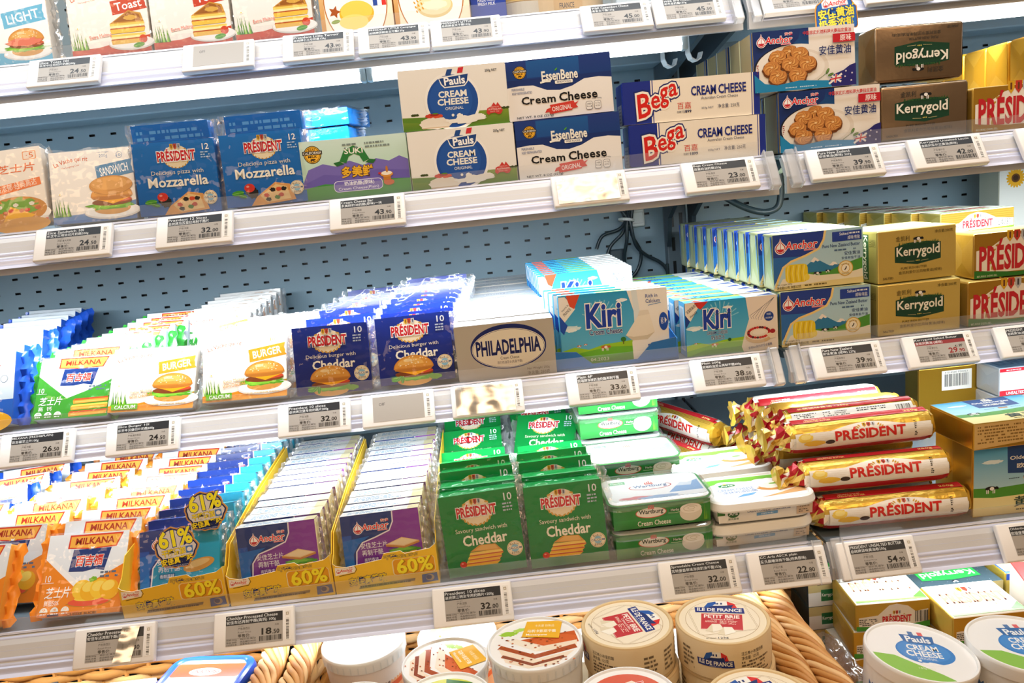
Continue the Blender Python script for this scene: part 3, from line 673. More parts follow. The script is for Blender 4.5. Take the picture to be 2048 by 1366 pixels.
# ================================================================== tier two
D2 = 1.4572; F2 = .020
def art_mozz(a, W, H):
    a.grad(0, 0, W, H, '0c62b0', '1272c4')
    president(a, W*.53, H*.80, W*.46, out=('ffffff', .07))
    a.text('12', W*.86, H*.86, W*.94, H*.94, 'ffffff', bold=.02); a.fine(W*.83, H*.74, W*.96, H*.84, 3, 'b9d4ef', 2)
    a.text('Delicious pizza with', W*.2, H*.535, W*.84, H*.61, 'e8e2cf'); a.text('Mozzarella', W*.15, H*.385, W*.88, H*.515, 'fbf6e6', bold=.04)
    a.blob(W*.33, H*.18, W*.08, H*.07, '1a1a1d', 2); a.ell(W*.30, H*.25, W*.065, H*.06, 'd5342a', 20); a.ell(W*.28, H*.27, W*.02, H*.015, 'f29a8c', 8); leaf(a, W*.15, H*.19, W*.075, 5); leaf(a, W*.2, H*.15, W*.06, -20, '2f7f1f')
    a.poly([(W*.38, H*.12), (W*.62, H*.30), (W*.80, H*.26), (W*.86, H*.04), (W*.46, 0), (W*.3, 0)], 'e0a05a'); a.poly([(W*.42, H*.13), (W*.63, H*.27), (W*.76, H*.23), (W*.80, H*.06), (W*.5, H*.03)], 'efc98a')
    for x, y, c in ((.5, .13, 'c23a28'), (.58, .2, '241f1c'), (.68, .12, 'c23a28'), (.63, .09, '3f7d2a'), (.72, .2, '241f1c'), (.52, .07, '241f1c'), (.66, .2, 'd8502f')): a.blob(W*x, H*y, W*.035, H*.028, c, int(x*90))
    calcium(a, W*.885, H*.2, W*.085)
def back_fine(a, W, H):
    a.sheet(0, 0, W, H, '0f6bbd'); a.fine(W*.06, H*.62, W*.94, H*.95, 5, '5fa6df', 4)
mz = slices(.100, .026, .0885, '1070c2', '1272c4', '0e66b4', art_mozz, seed=1, sealw=.010)
g = 'blue pizza cheese packs on the second tier'
m1 = make('cheese_slice_pack', mz, 'blue clear-wrapped pizza cheese pack, left one of the two', 'cheese pack', g, (-.4215, F2, D2+.004), (3, 1.2, 0))
dup(m1, 'blue clear-wrapped pizza cheese pack, right one, beside the green and purple carton', (-.3135, F2, D2+.0038), (4, .4, 0))
mzb = slices(.098, .024, .118, '0f6bbd', '1272c4', '1272c4', back_fine, seed=3, sealw=.012)
m2 = make('cheese_slice_pack', mzb, 'blue pack turned back to front behind the left pizza cheese pack', 'cheese pack', g, (-.4360, F2+.056, D2+.001), (-3, .5, 0))
dup(m2, 'blue pack turned back to front behind the right pizza cheese pack', (-.3165, F2+.054, D2+.001), (-2, .4, 0))
mzl = slices(.100, .095, .024, '0f6bbd', '1272c4', '1470c0', back_fine, seed=5, sealw=.012)
zz = D2+.001
m3 = None
for i in range(5):
    lab = 'blue pack lying flat behind the green and purple carton, %s of its pile' % ('lowest', 'second', 'third', 'fourth', 'topmost')[i]
    if m3 is None: m3 = make('cheese_slice_pack', mzl, lab, 'cheese pack', 'blue packs lying in a pile', (-.292, .22, zz), (0, 0, 4))
    else: dup(m3, lab, (-.292+.004*i, .22+.003*i, zz), (0, .6*(i == 4), 4-4*i))
    zz += .0272
def art_A(a, W, H):
    a.grad(0, 0, W, H, 'f2e4d2', 'f7efe4'); a.rrect(W*.80, H*.84, W*.95, H*.95, 1.5, 'f0a06a'); a.rrect(W*.81, H*.85, W*.94, H*.94, 1.2, 'f7e6d6'); a.text('·5', W*.84, H*.86, W*.92, H*.93, 'e4702a')
    a.ring(W*.40, H*.72, 7, 7, .6, 'e98a50'); a.text('芝士', W*.36, H*.72, W*.44, H*.76, 'e4702a'); a.text('美味', W*.36, H*.67, W*.44, H*.71, 'e4702a')
    a.text('芝士片', W*.50, H*.69, W*.92, H*.80, 'e4622a', bold=.02, ital=.1); a.poly([(W*.34, H*.52), (W*.96, H*.60), (W*.97, H*.50), (W*.36, H*.40)], 'ee7433'); a.text('醇香浓郁·经典高达', W*.40, H*.47, W*.92, H*.56, 'fbe3cf', bold=.01, rot=7)
    a.poly([(0, 0), (W, 0), (W, H*.06), (0, H*.14)], 'd84c30')
    a.ell(W*.66, H*.14, W*.38, H*.14, 'f4ede2', 30); a.ell(W*.66, H*.2, W*.34, H*.18, 'c98436', 30); a.blob(W*.64, H*.25, W*.27, H*.1, '6aa32c', 3, .3, 40, 9); a.poly([(W*.5, H*.06), (W*.6, H*.26), (W*.86, H*.12), (W*.7, H*.0)], 'f2b22e')
    for i in range(9): a.blob(W*(.42+.06*i), H*(.22+.05*math.sin(i*2)), W*.03, H*.025, ('d8432c', 'e9dfcc', 'c2562c')[i % 3], i)
    a.ell(W*.72, H*.0, W*.3, H*.1, 'd99a44', 24)
pa = slices(.112, .024, .096, 'f4e9da', 'efe3d3', 'f3ece2', art_A, seed=7, sealw=.008)
make('cheese_slice_pack', pa, 'cream cheese-slice pack with an orange ribbon, at the left end of the second tier', 'cheese pack', 'cream slice packs on the second tier', (-.646, F2, D2+.006), (12, -2, 0))
def vache(kind, col, col2, food, extra):
    """white slice pack: title arc, coloured corner, food photo, grass (the cartoon head is left out)"""
    def art(a, W, H):
        a.grad(0, 0, W, H, 'f3ece2', 'f8f5f0'); a.poly([(0, 0), (W, 0), (W, H*.26), (W*.7, H*.2), (W*.35, H*.12), (0, H*.10)], col); a.poly([(0, 0), (W, 0), (W, H*.05), (0, H*.03)], col2)
        a.text('La Vache qui rit', W*.05, H*.83, W*.46, H*.91, 'd4562c', bold=.02, rot=8, arc=32); a.text('The Laughing Cow', W*.14, H*.77, W*.36, H*.80, 'd4562c', rot=8)
        a.text('200g', W*.60, H*.87, W*.70, H*.93, extra); a.text('Net Weight', W*.58, H*.94, W*.72, H*.965, extra); a.ring(W*.84, H*.9, 4, 4, .5, extra); a.text('10', W*.81, H*.88, W*.86, H*.92, extra)
        banner(a, W*.53, H*.60, W*1.0, H*.80, kind, col if kind != 'SANDWICH' else '3a86b8')
        grass(a, W*.02, H*.10, W*.2, H*.28, 4, 16); a.ell(W*.1, H*.41, 2.4, 1.5, 'fffdf5', 10); a.ell(W*.1, H*.41, 1, .8, 'f2c21e', 8)
        food(a, W*.735, H*.37, W*.52)
        return a
    return art
def burgart(a, W, H):
    vache('BURGER', 'ee9427', 'f0a23c', burger, 'e59a3c')(a, W, H); a.text('Extra Melting', W*.25, H*.27, W*.5, H*.33, 'e8a050', out=('fff6e8', .04), rot=6); a.text('WITH CHEDDAR', W*.24, H*.21, W*.51, H*.26, 'e8a050', bold=.02, rot=6)
    a.rrect(W*.04, H*.03, W*.35, H*.12, 1.5, '6db32c'); a.text('CALCIUM', W*.08, H*.045, W*.32, H*.10, 'ffffff', bold=.03); a.fine(W*.5, H*.07, W*.95, H*.10, 1, 'f6c88a', 3)
def sandart(a, W, H):
    vache('SANDWICH', '4f86c4', '3f74b4', lambda a, x, y, w: (burger(a, x-2, y-4, w*1.05, True, 5), a.ell(x-2, y+w*.2, w*.5, w*.22, 'cf8c3c', 26), a.ell(x-4, y+w*.24, w*.42, w*.15, 'dfa052', 24)), '5f8fbf')(a, W, H)
pb = slices(.103, .022, .0900, 'f4eee5', 'efe6da', 'f6f2ec', sandart, seed=8, sealw=.006)
make('cheese_slice_pack', pb, 'cream slice pack with a blue banner and a long roll sandwich, second tier', 'cheese pack', 'cream slice packs on the second tier', (-.5290, F2, D2+.005), (12, .8, 0))

def art_suki(a, W, H):
    a.grad(0, 0, W, H, 'a9cfae', 'cfe6da'); a.poly([(0, H*.30), (W*.06, H*.52), (W*.2, H*.60), (W*.32, H*.54), (W*.45, H*.62), (W*.58, H*.52), (W*.7, H*.62), (W*.82, H*.56), (W*.92, H*.63), (W, H*.56), (W, H*.18), (0, H*.16)], '7669b4'); a.poly([(0, H*.28), (W*.2, H*.42), (W*.45, H*.36), (W*.7, H*.44), (W, H*.38), (W, H*.1), (0, H*.1)], '6a5dab')
    a.poly([(0, H*.20), (W*.2, H*.26), (W*.5, H*.2), (W*.8, H*.26), (W, H*.24), (W, 0), (0, 0)], '3f8f3c'); a.grad(0, 0, W, H*.1, '2e7a33', '3f8f3c')
    seal(a, W*.115, H*.77, W*.082)
    a.poly([(W*.36, H*.62), (W*.41, H*.80), (W*.5, H*.865), (W*.59, H*.80), (W*.64, H*.62), (W*.58, H*.58), (W*.55, H*.69), (W*.5, H*.73), (W*.45, H*.69), (W*.42, H*.58)], '2c7a38'); a.poly([(W*.36, H*.62), (W*.30, H*.60), (W*.33, H*.54), (W*.40, H*.57)], '246a30'); a.poly([(W*.64, H*.62), (W*.70, H*.60), (W*.67, H*.54), (W*.6, H*.57)], '246a30')
    serif(a, 'SUKI', W*.415, H*.735, W*.585, H*.825, 'f6f3e6', bold=.02)
    a.text('多美鲜', W*.37, H*.34, W*.66, H*.52, 'efb52c', bold=.05, out=('5a3a12', .05)); a.fine(W*.40, H*.80, W*.86, H*.92, 2, '7d8c86', 5)
    a.rrect(W*.28, H*.10, W*.74, H*.29, 5, 'e9e4f4'); a.rrect(W*.285, H*.11, W*.735, H*.28, 4.6, '7669b4'); a.text('奶油奶酪(原味)', W*.38, H*.19, W*.66, H*.27, 'ffffff', bold=.02); a.text('Cream Cheese(Plain)', W*.32, H*.115, W*.70, H*.175, 'f1eefa', bold=.01)
    a.rect(W*.75, H*.22, W*.82, H*.34, 'c27a2e'); a.ell(W*.785, H*.34, W*.06, H*.05, 'd9923e', 20); a.ell(W*.785, H*.355, W*.05, H*.035, 'f5ead2', 18); a.ell(W*.79, H*.42, W*.012, H*.06, 'c27a2e', 8); a.ell(W*.80, H*.2, W*.05, H*.05, 'c8612c', 14); a.ell(W*.72, H*.36, W*.015, H*.02, 'c2302c', 8)
make('cheese_carton', carton(.1327, .045, .0725, 'cfe6da', 'b9d8c4', 'cfe6da', art_suki), 'pale green and purple carton with a yellow round seal and green ribbon', 'carton', None, (-.2165, F2, D2+.0022), (3, .5, 0))

def art_pauls(a, W, H):
    a.sheet(0, 0, W, H, 'f3f0e8'); a.poly([(0, 0), (W, 0), (W, H*.27), (W*.8, H*.245), (W*.55, H*.25), (W*.25, H*.21), (0, H*.23)], '7e9a34'); a.grad(0, 0, W, H*.2, '4f7a26', '7e9a34'); a.poly([(0, H*.15), (W*.5, H*.08), (W*.5, H*.2), (0, H*.22)], '5f8a2c')
    for x in (.12, .14, .1, .93, .96, .99): a.blob(W*x, H*.26, W*.018, H*.02, '3c4a1c', int(x*100))
    a.ell(W*.485, H*.44, W*.262, W*.262, 'f8f6f0', 44); a.ell(W*.485, H*.44, W*.238, W*.238, '1d4f9e', 44); a.ell(W*.47, H*.46, W*.2, W*.2, '2257a8', 40)
    a.poly([(W*.37, H*.84), (W*.66, H*.885), (W*.645, H*.74), (W*.61, H*.67), (W*.42, H*.66), (W*.39, H*.72)], 'f6f4ee'); a.poly([(W*.38, H*.82), (W*.65, H*.865), (W*.635, H*.745), (W*.605, H*.69), (W*.425, H*.68), (W*.40, H*.73)], '1c4484')
    a.poly([(W*.44, H*.87), (W*.49, H*.87), (W*.51, H*.96), (W*.46, H*.96)], '1f4a8c'); a.poly([(W*.55, H*.885), (W*.60, H*.89), (W*.615, H*.98), (W*.565, H*.975)], 'd8303a')
    a.text('Pauls', W*.425, H*.71, W*.615, H*.835, 'ffffff', bold=.05, rot=2)
    a.text('CREAM', W*.36, H*.51, W*.62, H*.61, 'f7f4ea', bold=.06); a.text('CHEESE', W*.345, H*.385, W*.63, H*.485, 'f7f4ea', bold=.06); a.text('ORIGINAL', W*.41, H*.30, W*.58, H*.35, 'eef0f0', bold=.01)
    a.text('250g NET', W*.81, H*.86, W*.92, H*.91, '3a3a3c', bold=.03)
    a.blob(W*.30, H*.10, W*.14, H*.10, 'efe7d9', 3, .08); a.poly([(W*.17, H*.03), (W*.19, H*.17), (W*.40, H*.16), (W*.46, H*.08), (W*.42, H*.02)], 'efe6d6'); a.rect(W*.18, H*.02, W*.43, H*.04, 'd9bfa0')
    a.blob(W*.26, H*.225, W*.045, H*.035, 'd0402c', 4); a.blob(W*.33, H*.215, W*.05, H*.03, 'd8502f', 5); a.blob(W*.30, H*.24, W*.04, H*.02, '9a2a1e', 6); a.ell(W*.31, H*.26, W*.03, H*.012, '4f8a2c', 8)
    a.blob(W*.60, H*.12, W*.15, H*.07, 'f6f3ea', 8, .25); a.blob(W*.54, H*.17, W*.03, H*.06, 'f6f3ea', 9, .2); a.ell(W*.475, H*.21, W*.013, W*.013, 'f6f3ea', 12); a.blob(W*.72, H*.15, W*.06, H*.05, 'f6f3ea', 10)
    a.poly([(W*.79, H*.20), (W*.80, H*.27), (W*.84, H*.30), (W*.865, H*.36), (W*.885, H*.31), (W*.90, H*.36), (W*.93, H*.28), (W*.945, H*.22), (W*.925, H*.165), (W*.90, H*.16), (W*.87, H*.19), (W*.83, H*.185), (W*.81, H*.16)], 'cf3a34'); a.text('PREMIUM', W*.83, H*.275, W*.91, H*.295, 'f3c4bc'); a.text('AUSTRALIAN', W*.81, H*.235, W*.93, H*.262, 'f7d9d2', bold=.02); a.text('SINCE 1932', W*.825, H*.2, W*.91, H*.22, 'f3c4bc')
pl = carton(.1320, .045, .0725, 'f3f0e8', 'eae6dc', 'f3f0e8', art_pauls)
g = 'white cream cheese cartons with a blue disc'
p_ = make('cheese_carton', pl, 'lower white carton with a large blue disc and meadow picture, standing on the shelf', 'carton', g, (-.0815, F2, D2+.0003), (0, .2, 0))
dup(p_, 'upper white carton with a large blue disc and meadow picture, stacked on its twin', (-.0845, F2+.003, D2+.0737), (-1, .6, 0))

def art_ess(a, W, H):
    a.sheet(0, 0, W, H, 'f3efe9'); a.poly([(0, H*.56), (W*.12, H*.58), (W*.25, H*.57), (W*.38, H*.47), (W*.5, H*.45), (W*.62, H*.50), (W*.74, H*.60), (W*.88, H*.61), (W, H*.58), (W, H), (0, H)], '15306e'); a.grad(0, H*.68, W, H, '153a7c', '203a80'); a.grad(W*.2, H*.70, W*.7, H*.98, '1a4f92', '1d5a9c')
    seal(a, W*.135, H*.80, W*.060)
    a.text('EssenBene', W*.34, H*.625, W*.68, H*.78, 'f6f2e6', bold=.05); a.line([(W*.32, H*.60), (W*.37, H*.615), (W*.42, H*.61)], 2.2, 'f6f2e6'); leaf(a, W*.48, H*.80, 2.2, 40); a.rrect(W*.46, H*.555, W*.63, H*.61, 1.2, 'f6f2e6'); a.text('FINE FOODS', W*.48, H*.568, W*.61, H*.597, '15306e', bold=.02)
    a.text('PERISHABLE', W*.045, H*.505, W*.165, H*.545, '3b4f86'); a.text('KEEP REFRIGERATED', W*.045, H*.44, W*.235, H*.48, '3b4f86')
    serif(a, 'Cream', W*.13, H*.265, W*.45, H*.385, '121214', bold=.024, slab=.15); serif(a, 'Cheese', W*.49, H*.265, W*.85, H*.40, '121214', bold=.024, slab=.15)
    a.poly([(W*.36, H*.15), (W*.40, H*.17), (W*.39, H*.215), (W*.62, H*.25), (W*.63, H*.21), (W*.67, H*.235), (W*.64, H*.18), (W*.66, H*.13), (W*.61, H*.12), (W*.60, H*.095), (W*.39, H*.06), (W*.38, H*.10), (W*.34, H*.09)], 'd63c30'); a.text('ORIGINAL', W*.41, H*.11, W*.60, H*.19, 'fff3ee', bold=.02, rot=4)
    for x, t1, t2 in ((.735, '1480', 'kJ'), (.815, '6.7g', 'PROTEIN')): a.rrect(W*x, H*.07, W*(x+.065), H*.21, 2.2, '4a4a52'); a.rrect(W*x+.4, H*.07+.4, W*(x+.065)-.4, H*.21-.4, 1.9, 'f3efe9'); a.text(t1, W*(x+.012), H*.15, W*(x+.053), H*.18, '33333a'); a.text(t2, W*(x+.012), H*.11, W*(x+.053), H*.135, '33333a')
    a.text('PER 100g', W*.80, H*.235, W*.89, H*.26, '4a4a52'); a.text('NET WT. 8 OZ (227g)', W*.07, H*.02, W*.42, H*.065, '33333a', bold=.02)
es = carton(.1310, .045, .0715, 'f3efe9', '1d3a80', '1d3a80', art_ess)
g = 'navy and white cream cheese cartons'
p_ = make('cheese_carton', es, 'lower navy and white carton with a red ribbon, its foot behind the clear lip', 'carton', g, (.0530, F2, D2+.0008), (0, -.2, 0))
dup(p_, 'upper navy and white carton with a red ribbon, stacked on its twin', (.0483, F2+.006, D2+.0733), (0, -.3, 0))

def art_bega(a, W, H):
    a.sheet(0, 0, W, H, 'f4ead8'); a.rect(0, 0, W*.205, H, '1c2f8a'); a.rect(W*.215, 0, W*.222, H, '1c2f8a'); a.rect(W*.955, 0, W, H, '1c2f8a'); a.rect(W*.94, 0, W*.946, H, '1c2f8a')
    for q, c in ((.24, '17276e'), (.15, 'fbf4e4'), (.03, 'd9231c')):
        for ch, x0, y0, x1, y1 in (('B', .108, .16, .200, .70), ('e', .206, .34, .268, .63), ('g', .272, .34, .332, .80), ('a', .338, .60, .398, .88)): a.text(ch, W*x0, H*y0, W*x1, H*y1, c, bold=q, ital=.14, rot=10)
    a.text('百嘉', W*.395, H*.27, W*.495, H*.43, 'd6402f', bold=.0); a.text('创建于', W*.39, H*.18, W*.435, H*.235, '3b3b46'); a.text('1899', W*.44, H*.175, W*.495, H*.24, '17204e', bold=.05)
    a.text('CREAM', W*.50, H*.57, W*.68, H*.78, '1d2b7c', bold=.05); a.text('CHEESE', W*.70, H*.57, W*.90, H*.78, '1d2b7c', bold=.05); a.text('Australian Cream Cheese', W*.57, H*.46, W*.84, H*.53, '4a4a60')
    a.text('250g NET', W*.57, H*.22, W*.66, H*.28, '55556a'); a.text('净含量: 250克', W*.69, H*.22, W*.85, H*.32, '4a4a60')
bg = carton(.1725, .044, .0512, 'f4ead8', '2038a0', 'f0e4d0', art_bega, side_art=lambda a, W, H: (a.rect(W*.2, 0, W*.8, H*.5, 'd9dce8'), a.fine(W*.25, H*.05, W*.75, H*.45, 5, '8a90a8')))
g = 'long blue-ended cream cheese cartons'
p_ = make('cheese_carton', bg, 'lower long cream carton with blue ends and big red letters', 'carton', g, (.1945, F2, D2+.0026), (0, .8, 0))
dup(p_, 'upper long cream carton with blue ends and big red letters, lying on its twin', (.1900, F2+.003, D2+.0549), (0, .9, 0))

def art_bisc(a, W, H):
    a.sheet(0, 0, W, H, 'efe8de'); a.grad(0, H*.12, W*.55, H, '1b75ac', '14306e'); a.poly([(0, H), (W*.47, H), (W*.45, H*.84), (W*.38, H*.74), (W*.2, H*.70), (W*.05, H*.52), (0, H*.3)], '14306c')
    a.ell(W*.40, H*.36, W*.40, H*.40, '1a1c2c', 44); a.ell(W*.42, H*.37, W*.40, H*.385, 'efe9df', 44); a.ell(W*.42, H*.36, W*.32, H*.32, 'e3d9cb', 44); a.ell(W*.43, H*.37, W*.27, H*.27, 'efe8dd', 40)
    for i, (x, y) in enumerate(((.36, .62), (.24, .56), (.46, .58), (.18, .38), (.36, .43), (.53, .42), (.23, .24), (.43, .24))): cookie(a, W*x, H*y, W*.084, i)
    anchor(a, W*.04, H*.84, W*.34, out=('ffffff', .06)); a.text('中国家庭烘焙料理大赛指定黄油', W*.49, H*.88, W*.96, H*.945, 'c8322c', bold=.03)
    a.rect(W*.78, H*.72, W, H*.86, 'c41f2c'); a.text('原味', W*.85, H*.74, W*.96, H*.84, 'fbeee9', bold=.02); a.text('安佳黄油', W*.645, H*.53, W*.955, H*.68, '1c2a66', bold=.02)
    a.poly([(W*.22, H*.10), (W*.44, H*.15), (W*.72, H*.11), (W*.78, H*.08), (W*.78, 0), (0, 0), (0, H*.3), (W*.1, H*.14)], '1d84b4'); a.fine(W*.3, H*.03, W*.7, H*.06, 1, 'c9e2ee', 2)
    a.poly([(W*.76, 0), (W*.73, H*.10), (W*.78, H*.20), (W*.88, H*.26), (W*.94, H*.33), (W, H*.36), (W, 0)], '26246e'); a.poly([(W*.73, H*.05), (W*.76, H*.19), (W*.86, H*.2), (W*.85, H*.08)], '283a8c')
    a.line([(W*.73, H*.05), (W*.86, H*.20)], 2.4, 'efe8de'); a.line([(W*.75, H*.19), (W*.85, H*.07)], 2.4, 'efe8de'); a.line([(W*.745, H*.12), (W*.855, H*.14)], 3, 'efe8de'); a.line([(W*.805, H*.20), (W*.79, H*.06)], 3, 'efe8de'); a.line([(W*.745, H*.12), (W*.855, H*.14)], 1.6, 'cc2a3a'); a.line([(W*.805, H*.20), (W*.79, H*.06)], 1.6, 'cc2a3a')
    for x, y in ((.90, .24), (.96, .20), (.89, .15), (.95, .08)): a.star(W*x, H*y, 1.5, 'e8e0ee')
    leaf(a, W*.72, H*.26, 4, 60, '5d7a3f'); leaf(a, W*.75, H*.2, 4, 20, '4f6a34'); a.line([(W*.62, H*.13), (W*.73, H*.25)], .6, '4f6a34')
    a.fine(W*.025, H*.3, W*.045, H*.46, 5, 'a03a30'); a.rect(W*.02, 0, W*.02+.1, H*.02, 'efe8de')
bc = carton(.1285, .050, .0735, 'efe8de', 'a08a5c*4', 'efe8de', art_bisc, side_art=lambda a, W, H: (a.rect(0, 0, 4, H, 'e9d9a0*6'), a.rect(W-6, 0, W-2, H, '1c4f8c'), a.rect(4, 0, 5, H, '20304f')))
g = 'butter cartons with a picture of piped cookies'
p_ = make('butter_carton', bc, 'lower carton with piped cookies and a red corner tab, standing on the shelf', 'carton', g, (.3852, F2, D2+.0010), (0, .3, 0))
dup(p_, 'upper carton with piped cookies and a red corner tab, under the hanging badge', (.3570, F2+.004, D2+.0772), (2, .6, 0))
for i in range(1, 5):
    dup(p_, 'lower cookie-picture carton, %s from the front of its row' % ORD[i], (.3852, F2+.0535*i, D2+.0006), (0, .2, 0)); 
    dup(p_, 'upper cookie-picture carton, %s from the front of its row' % ORD[i], (.3590+.002*(i % 2), F2+.004+.0535*i, D2+.0772), (0, .2, 0))

def kerry(base, dark, green='13402c', salted='SALTED', cn='净含量:200克', bot='PURE IRISH BUTTER', wide=True):
    def art(a, W, H):
        gw0, gw1 = (.215, .80) if wide else (.16, .78)
        a.poly([(W*gw0, H*.38), (W*.5, H*.31), (W*gw1, H*.38), (W*gw1, H*.70), (W*.63, H*.735), (W*.38, H*.735), (W*gw0, H*.68)], green); rn = random.Random(4)
        for i in range(40): x = W*(.24+.52*rn.random()); a.poly([(x, H*.70), (x+1, H*.70), (x+.5+rn.random(), H*(.74+.03*rn.random()))], '2c5a2c')
        a.text('Kerrygold', W*(gw0+.02), H*.44, W*(gw1-.02), H*.66, 'f4efe0', bold=.035); a.line([(W*(gw1-.05), H*.66), (W*(gw1-.015), H*.685)], 1, 'f4efe0')
        a.line([(W*.36, H*.385), (W*.46, H*.375)], .4, 'd6c890'); a.line([(W*.54, H*.375), (W*.64, H*.385)], .4, 'd6c890'); [a.ell(W*.5+d, H*.385, .8, .8, 'd6c25a', 8) for d in (-2, 0, 2)]
        cows(a, W*.5, H*.80, W*.11); a.text('金凯利', W*.225, H*.775, W*.40, H*.875, dark, bold=.0)
        a.text(bot, W*.29, H*.235, W*.62, H*.28, dark); a.text('金凯利爱尔兰风味黄油(咸味)', W*.26, H*.135, W*.81, H*.205, dark, bold=.0); a.text(salted, W*.06, H*.075, W*.19, H*.115, dark, bold=.02); a.text(cn, W*.72, H*.87, W*.95, H*.93, dark)
    return art
kd = brick(.1125, .046, .0680, '9a8268*9', 'a88f72*9', '9a8268*9', kerry('', '3a3630', salted='UNSALTED', cn='', wide=False), fold='a8947a*9', r=.004)
g = 'bronze foil butter bricks'
p_ = make('butter_brick', kd, 'lower bronze foil butter brick, right way up with a green badge', 'butter', g, (.5148, F2, D2+.0014), (0, .5, 0))
o = dup(p_, 'upper bronze foil butter brick turned upside down', (.5103+.1125, F2+.002, D2+.0722+.068), (0, 181, 0))
def art_presbig(a, W, H, low='2f7a2c'):
    a.sheet(1, 1, W-1, H-1, 'b8892c*5'); a.ell(W*.5, H*.45, W*.52, H*.38, 'f2ece0', 40) if 0 else a.poly([(W*.03, H*.2), (W*.03, H*.62), (W*.2, H*.68), (W*.35, H*.86), (W*.5, H*.93), (W*.65, H*.86), (W*.8, H*.68), (W*.97, H*.62), (W*.97, H*.2), (W*.7, H*.12), (W*.3, H*.12)], 'f1ebdf')
    president(a, W*.5, H*.44, W*.86, col='c3222c', out=None, rot=0, fill=None, hs=.30, gold='b8922c'); a.poly([(1, 1), (W-1, 1), (W-1, H*.13), (W*.5, H*.1), (1, H*.19)], low); a.text('BEURRE DEMI-SEL', W*.04, H*.04, W*.28, H*.08, 'dfe8cf'); a.text('200g', W*.84, H*.03, W*.95, H*.09, 'f1ebdf')
pg = brick(.1180, .048, .0560, 'e0b450*5', 'e0b450*5', 'e8c878*6', lambda a, W, H: art_presbig(a, W, H, 'b8892c*5'), fold='d2a440*5', r=.004)
g = 'gold and white butter bricks'
p_ = make('butter_brick', pg, 'gold and white butter brick beside the bronze foil bricks, cut by the picture edge', 'butter', g, (.6330, F2, D2+.001), (0, .3, 0))
pw = brick(.1150, .050, .0640, 'd79a26*6', 'dc9f2a*6', 'e2ac3c*6', lambda a, W, H: a.sheet(4, 4, W-4, H-4, 'dba02e*6'), fold='e6ac3a*6', r=.004)
q_ = make('butter_brick', pw, 'plain yellow foil brick standing on end of the upper row, front of the row', 'butter', 'yellow foil bricks at the right edge', (.757, .085, D2+.0590), (0, -.8, 0))
for i in range(1, 5): dup(q_, 'plain yellow foil brick, %s from the front of the upper row' % ORD[i], (.757, .085+.053*i, D2+.0585), (0, .8*(-1)**i, 0))
for i in range(0, 4): dup(p_, 'gold and white butter brick, %s from the front of the lower row' % ORD[i+1], (.700, F2+.055+.053*i, D2+.0006), (0, 0, 0))

# ================================================================== tier one: only the feet of the goods are in sight
D1 = SH[1][1]-.0018; F1 = SH[1][0]+.021
def art_toast(a, W, H):
    vache('Toast', 'c8402c', 'b83428', toastie, 'e07a5a')(a, W, H); a.text('Extra Melting', W*.24, H*.24, W*.52, H*.31, 'e2502f', out=('fff3ec', .05), rot=7)
    a.poly([(0, 0), (W, 0), (W, H*.2), (W*.5, H*.16), (0, H*.07)], 'c8402c') if 0 else None
def art_light(a, W, H):
    a.grad(0, 0, W, H, 'f4f4f0', 'ffffff'); a.poly([(0, 0), (W, 0), (W, H*.18), (W*.5, H*.16), (0, H*.22)], '4fb3d6'); banner(a, W*.45, H*.55, W*.98, H*.78, 'LIGHT', '5fb8dc'); burger(a, W*.72, H*.32, W*.46); a.blob(W*.7, H*.3, W*.2, H*.06, 'e0705a', 3)
tp = slices(.104, .024, .090, 'f4eee5', 'efe6da', 'f6f2ec', art_toast, seed=11, sealw=.007)
g = 'toast cheese packs on the topmost tier'
p_ = make('cheese_slice_pack', tp, 'toasted-sandwich cheese pack with red foot, leftmost of three', 'cheese pack', g, (-.5165, F1, D1+.003), (6, 1, 0))
dup(p_, 'toasted-sandwich cheese pack with red foot, middle one of three', (-.4085, F1, D1+.003), (6, .6, 0)); dup(p_, 'toasted-sandwich cheese pack with red foot, rightmost of three', (-.2995, F1, D1+.003), (5, .4, 0))
make('cheese_slice_pack', slices(.112, .026, .090, 'f6f4f0', 'efe6da', 'f6f2ec', art_light, seed=12, sealw=.009), 'white and blue ham-burger slice pack at the far left of the topmost tier', 'cheese pack', None, (-.655, F1, D1+.003), (7, 0, 0))
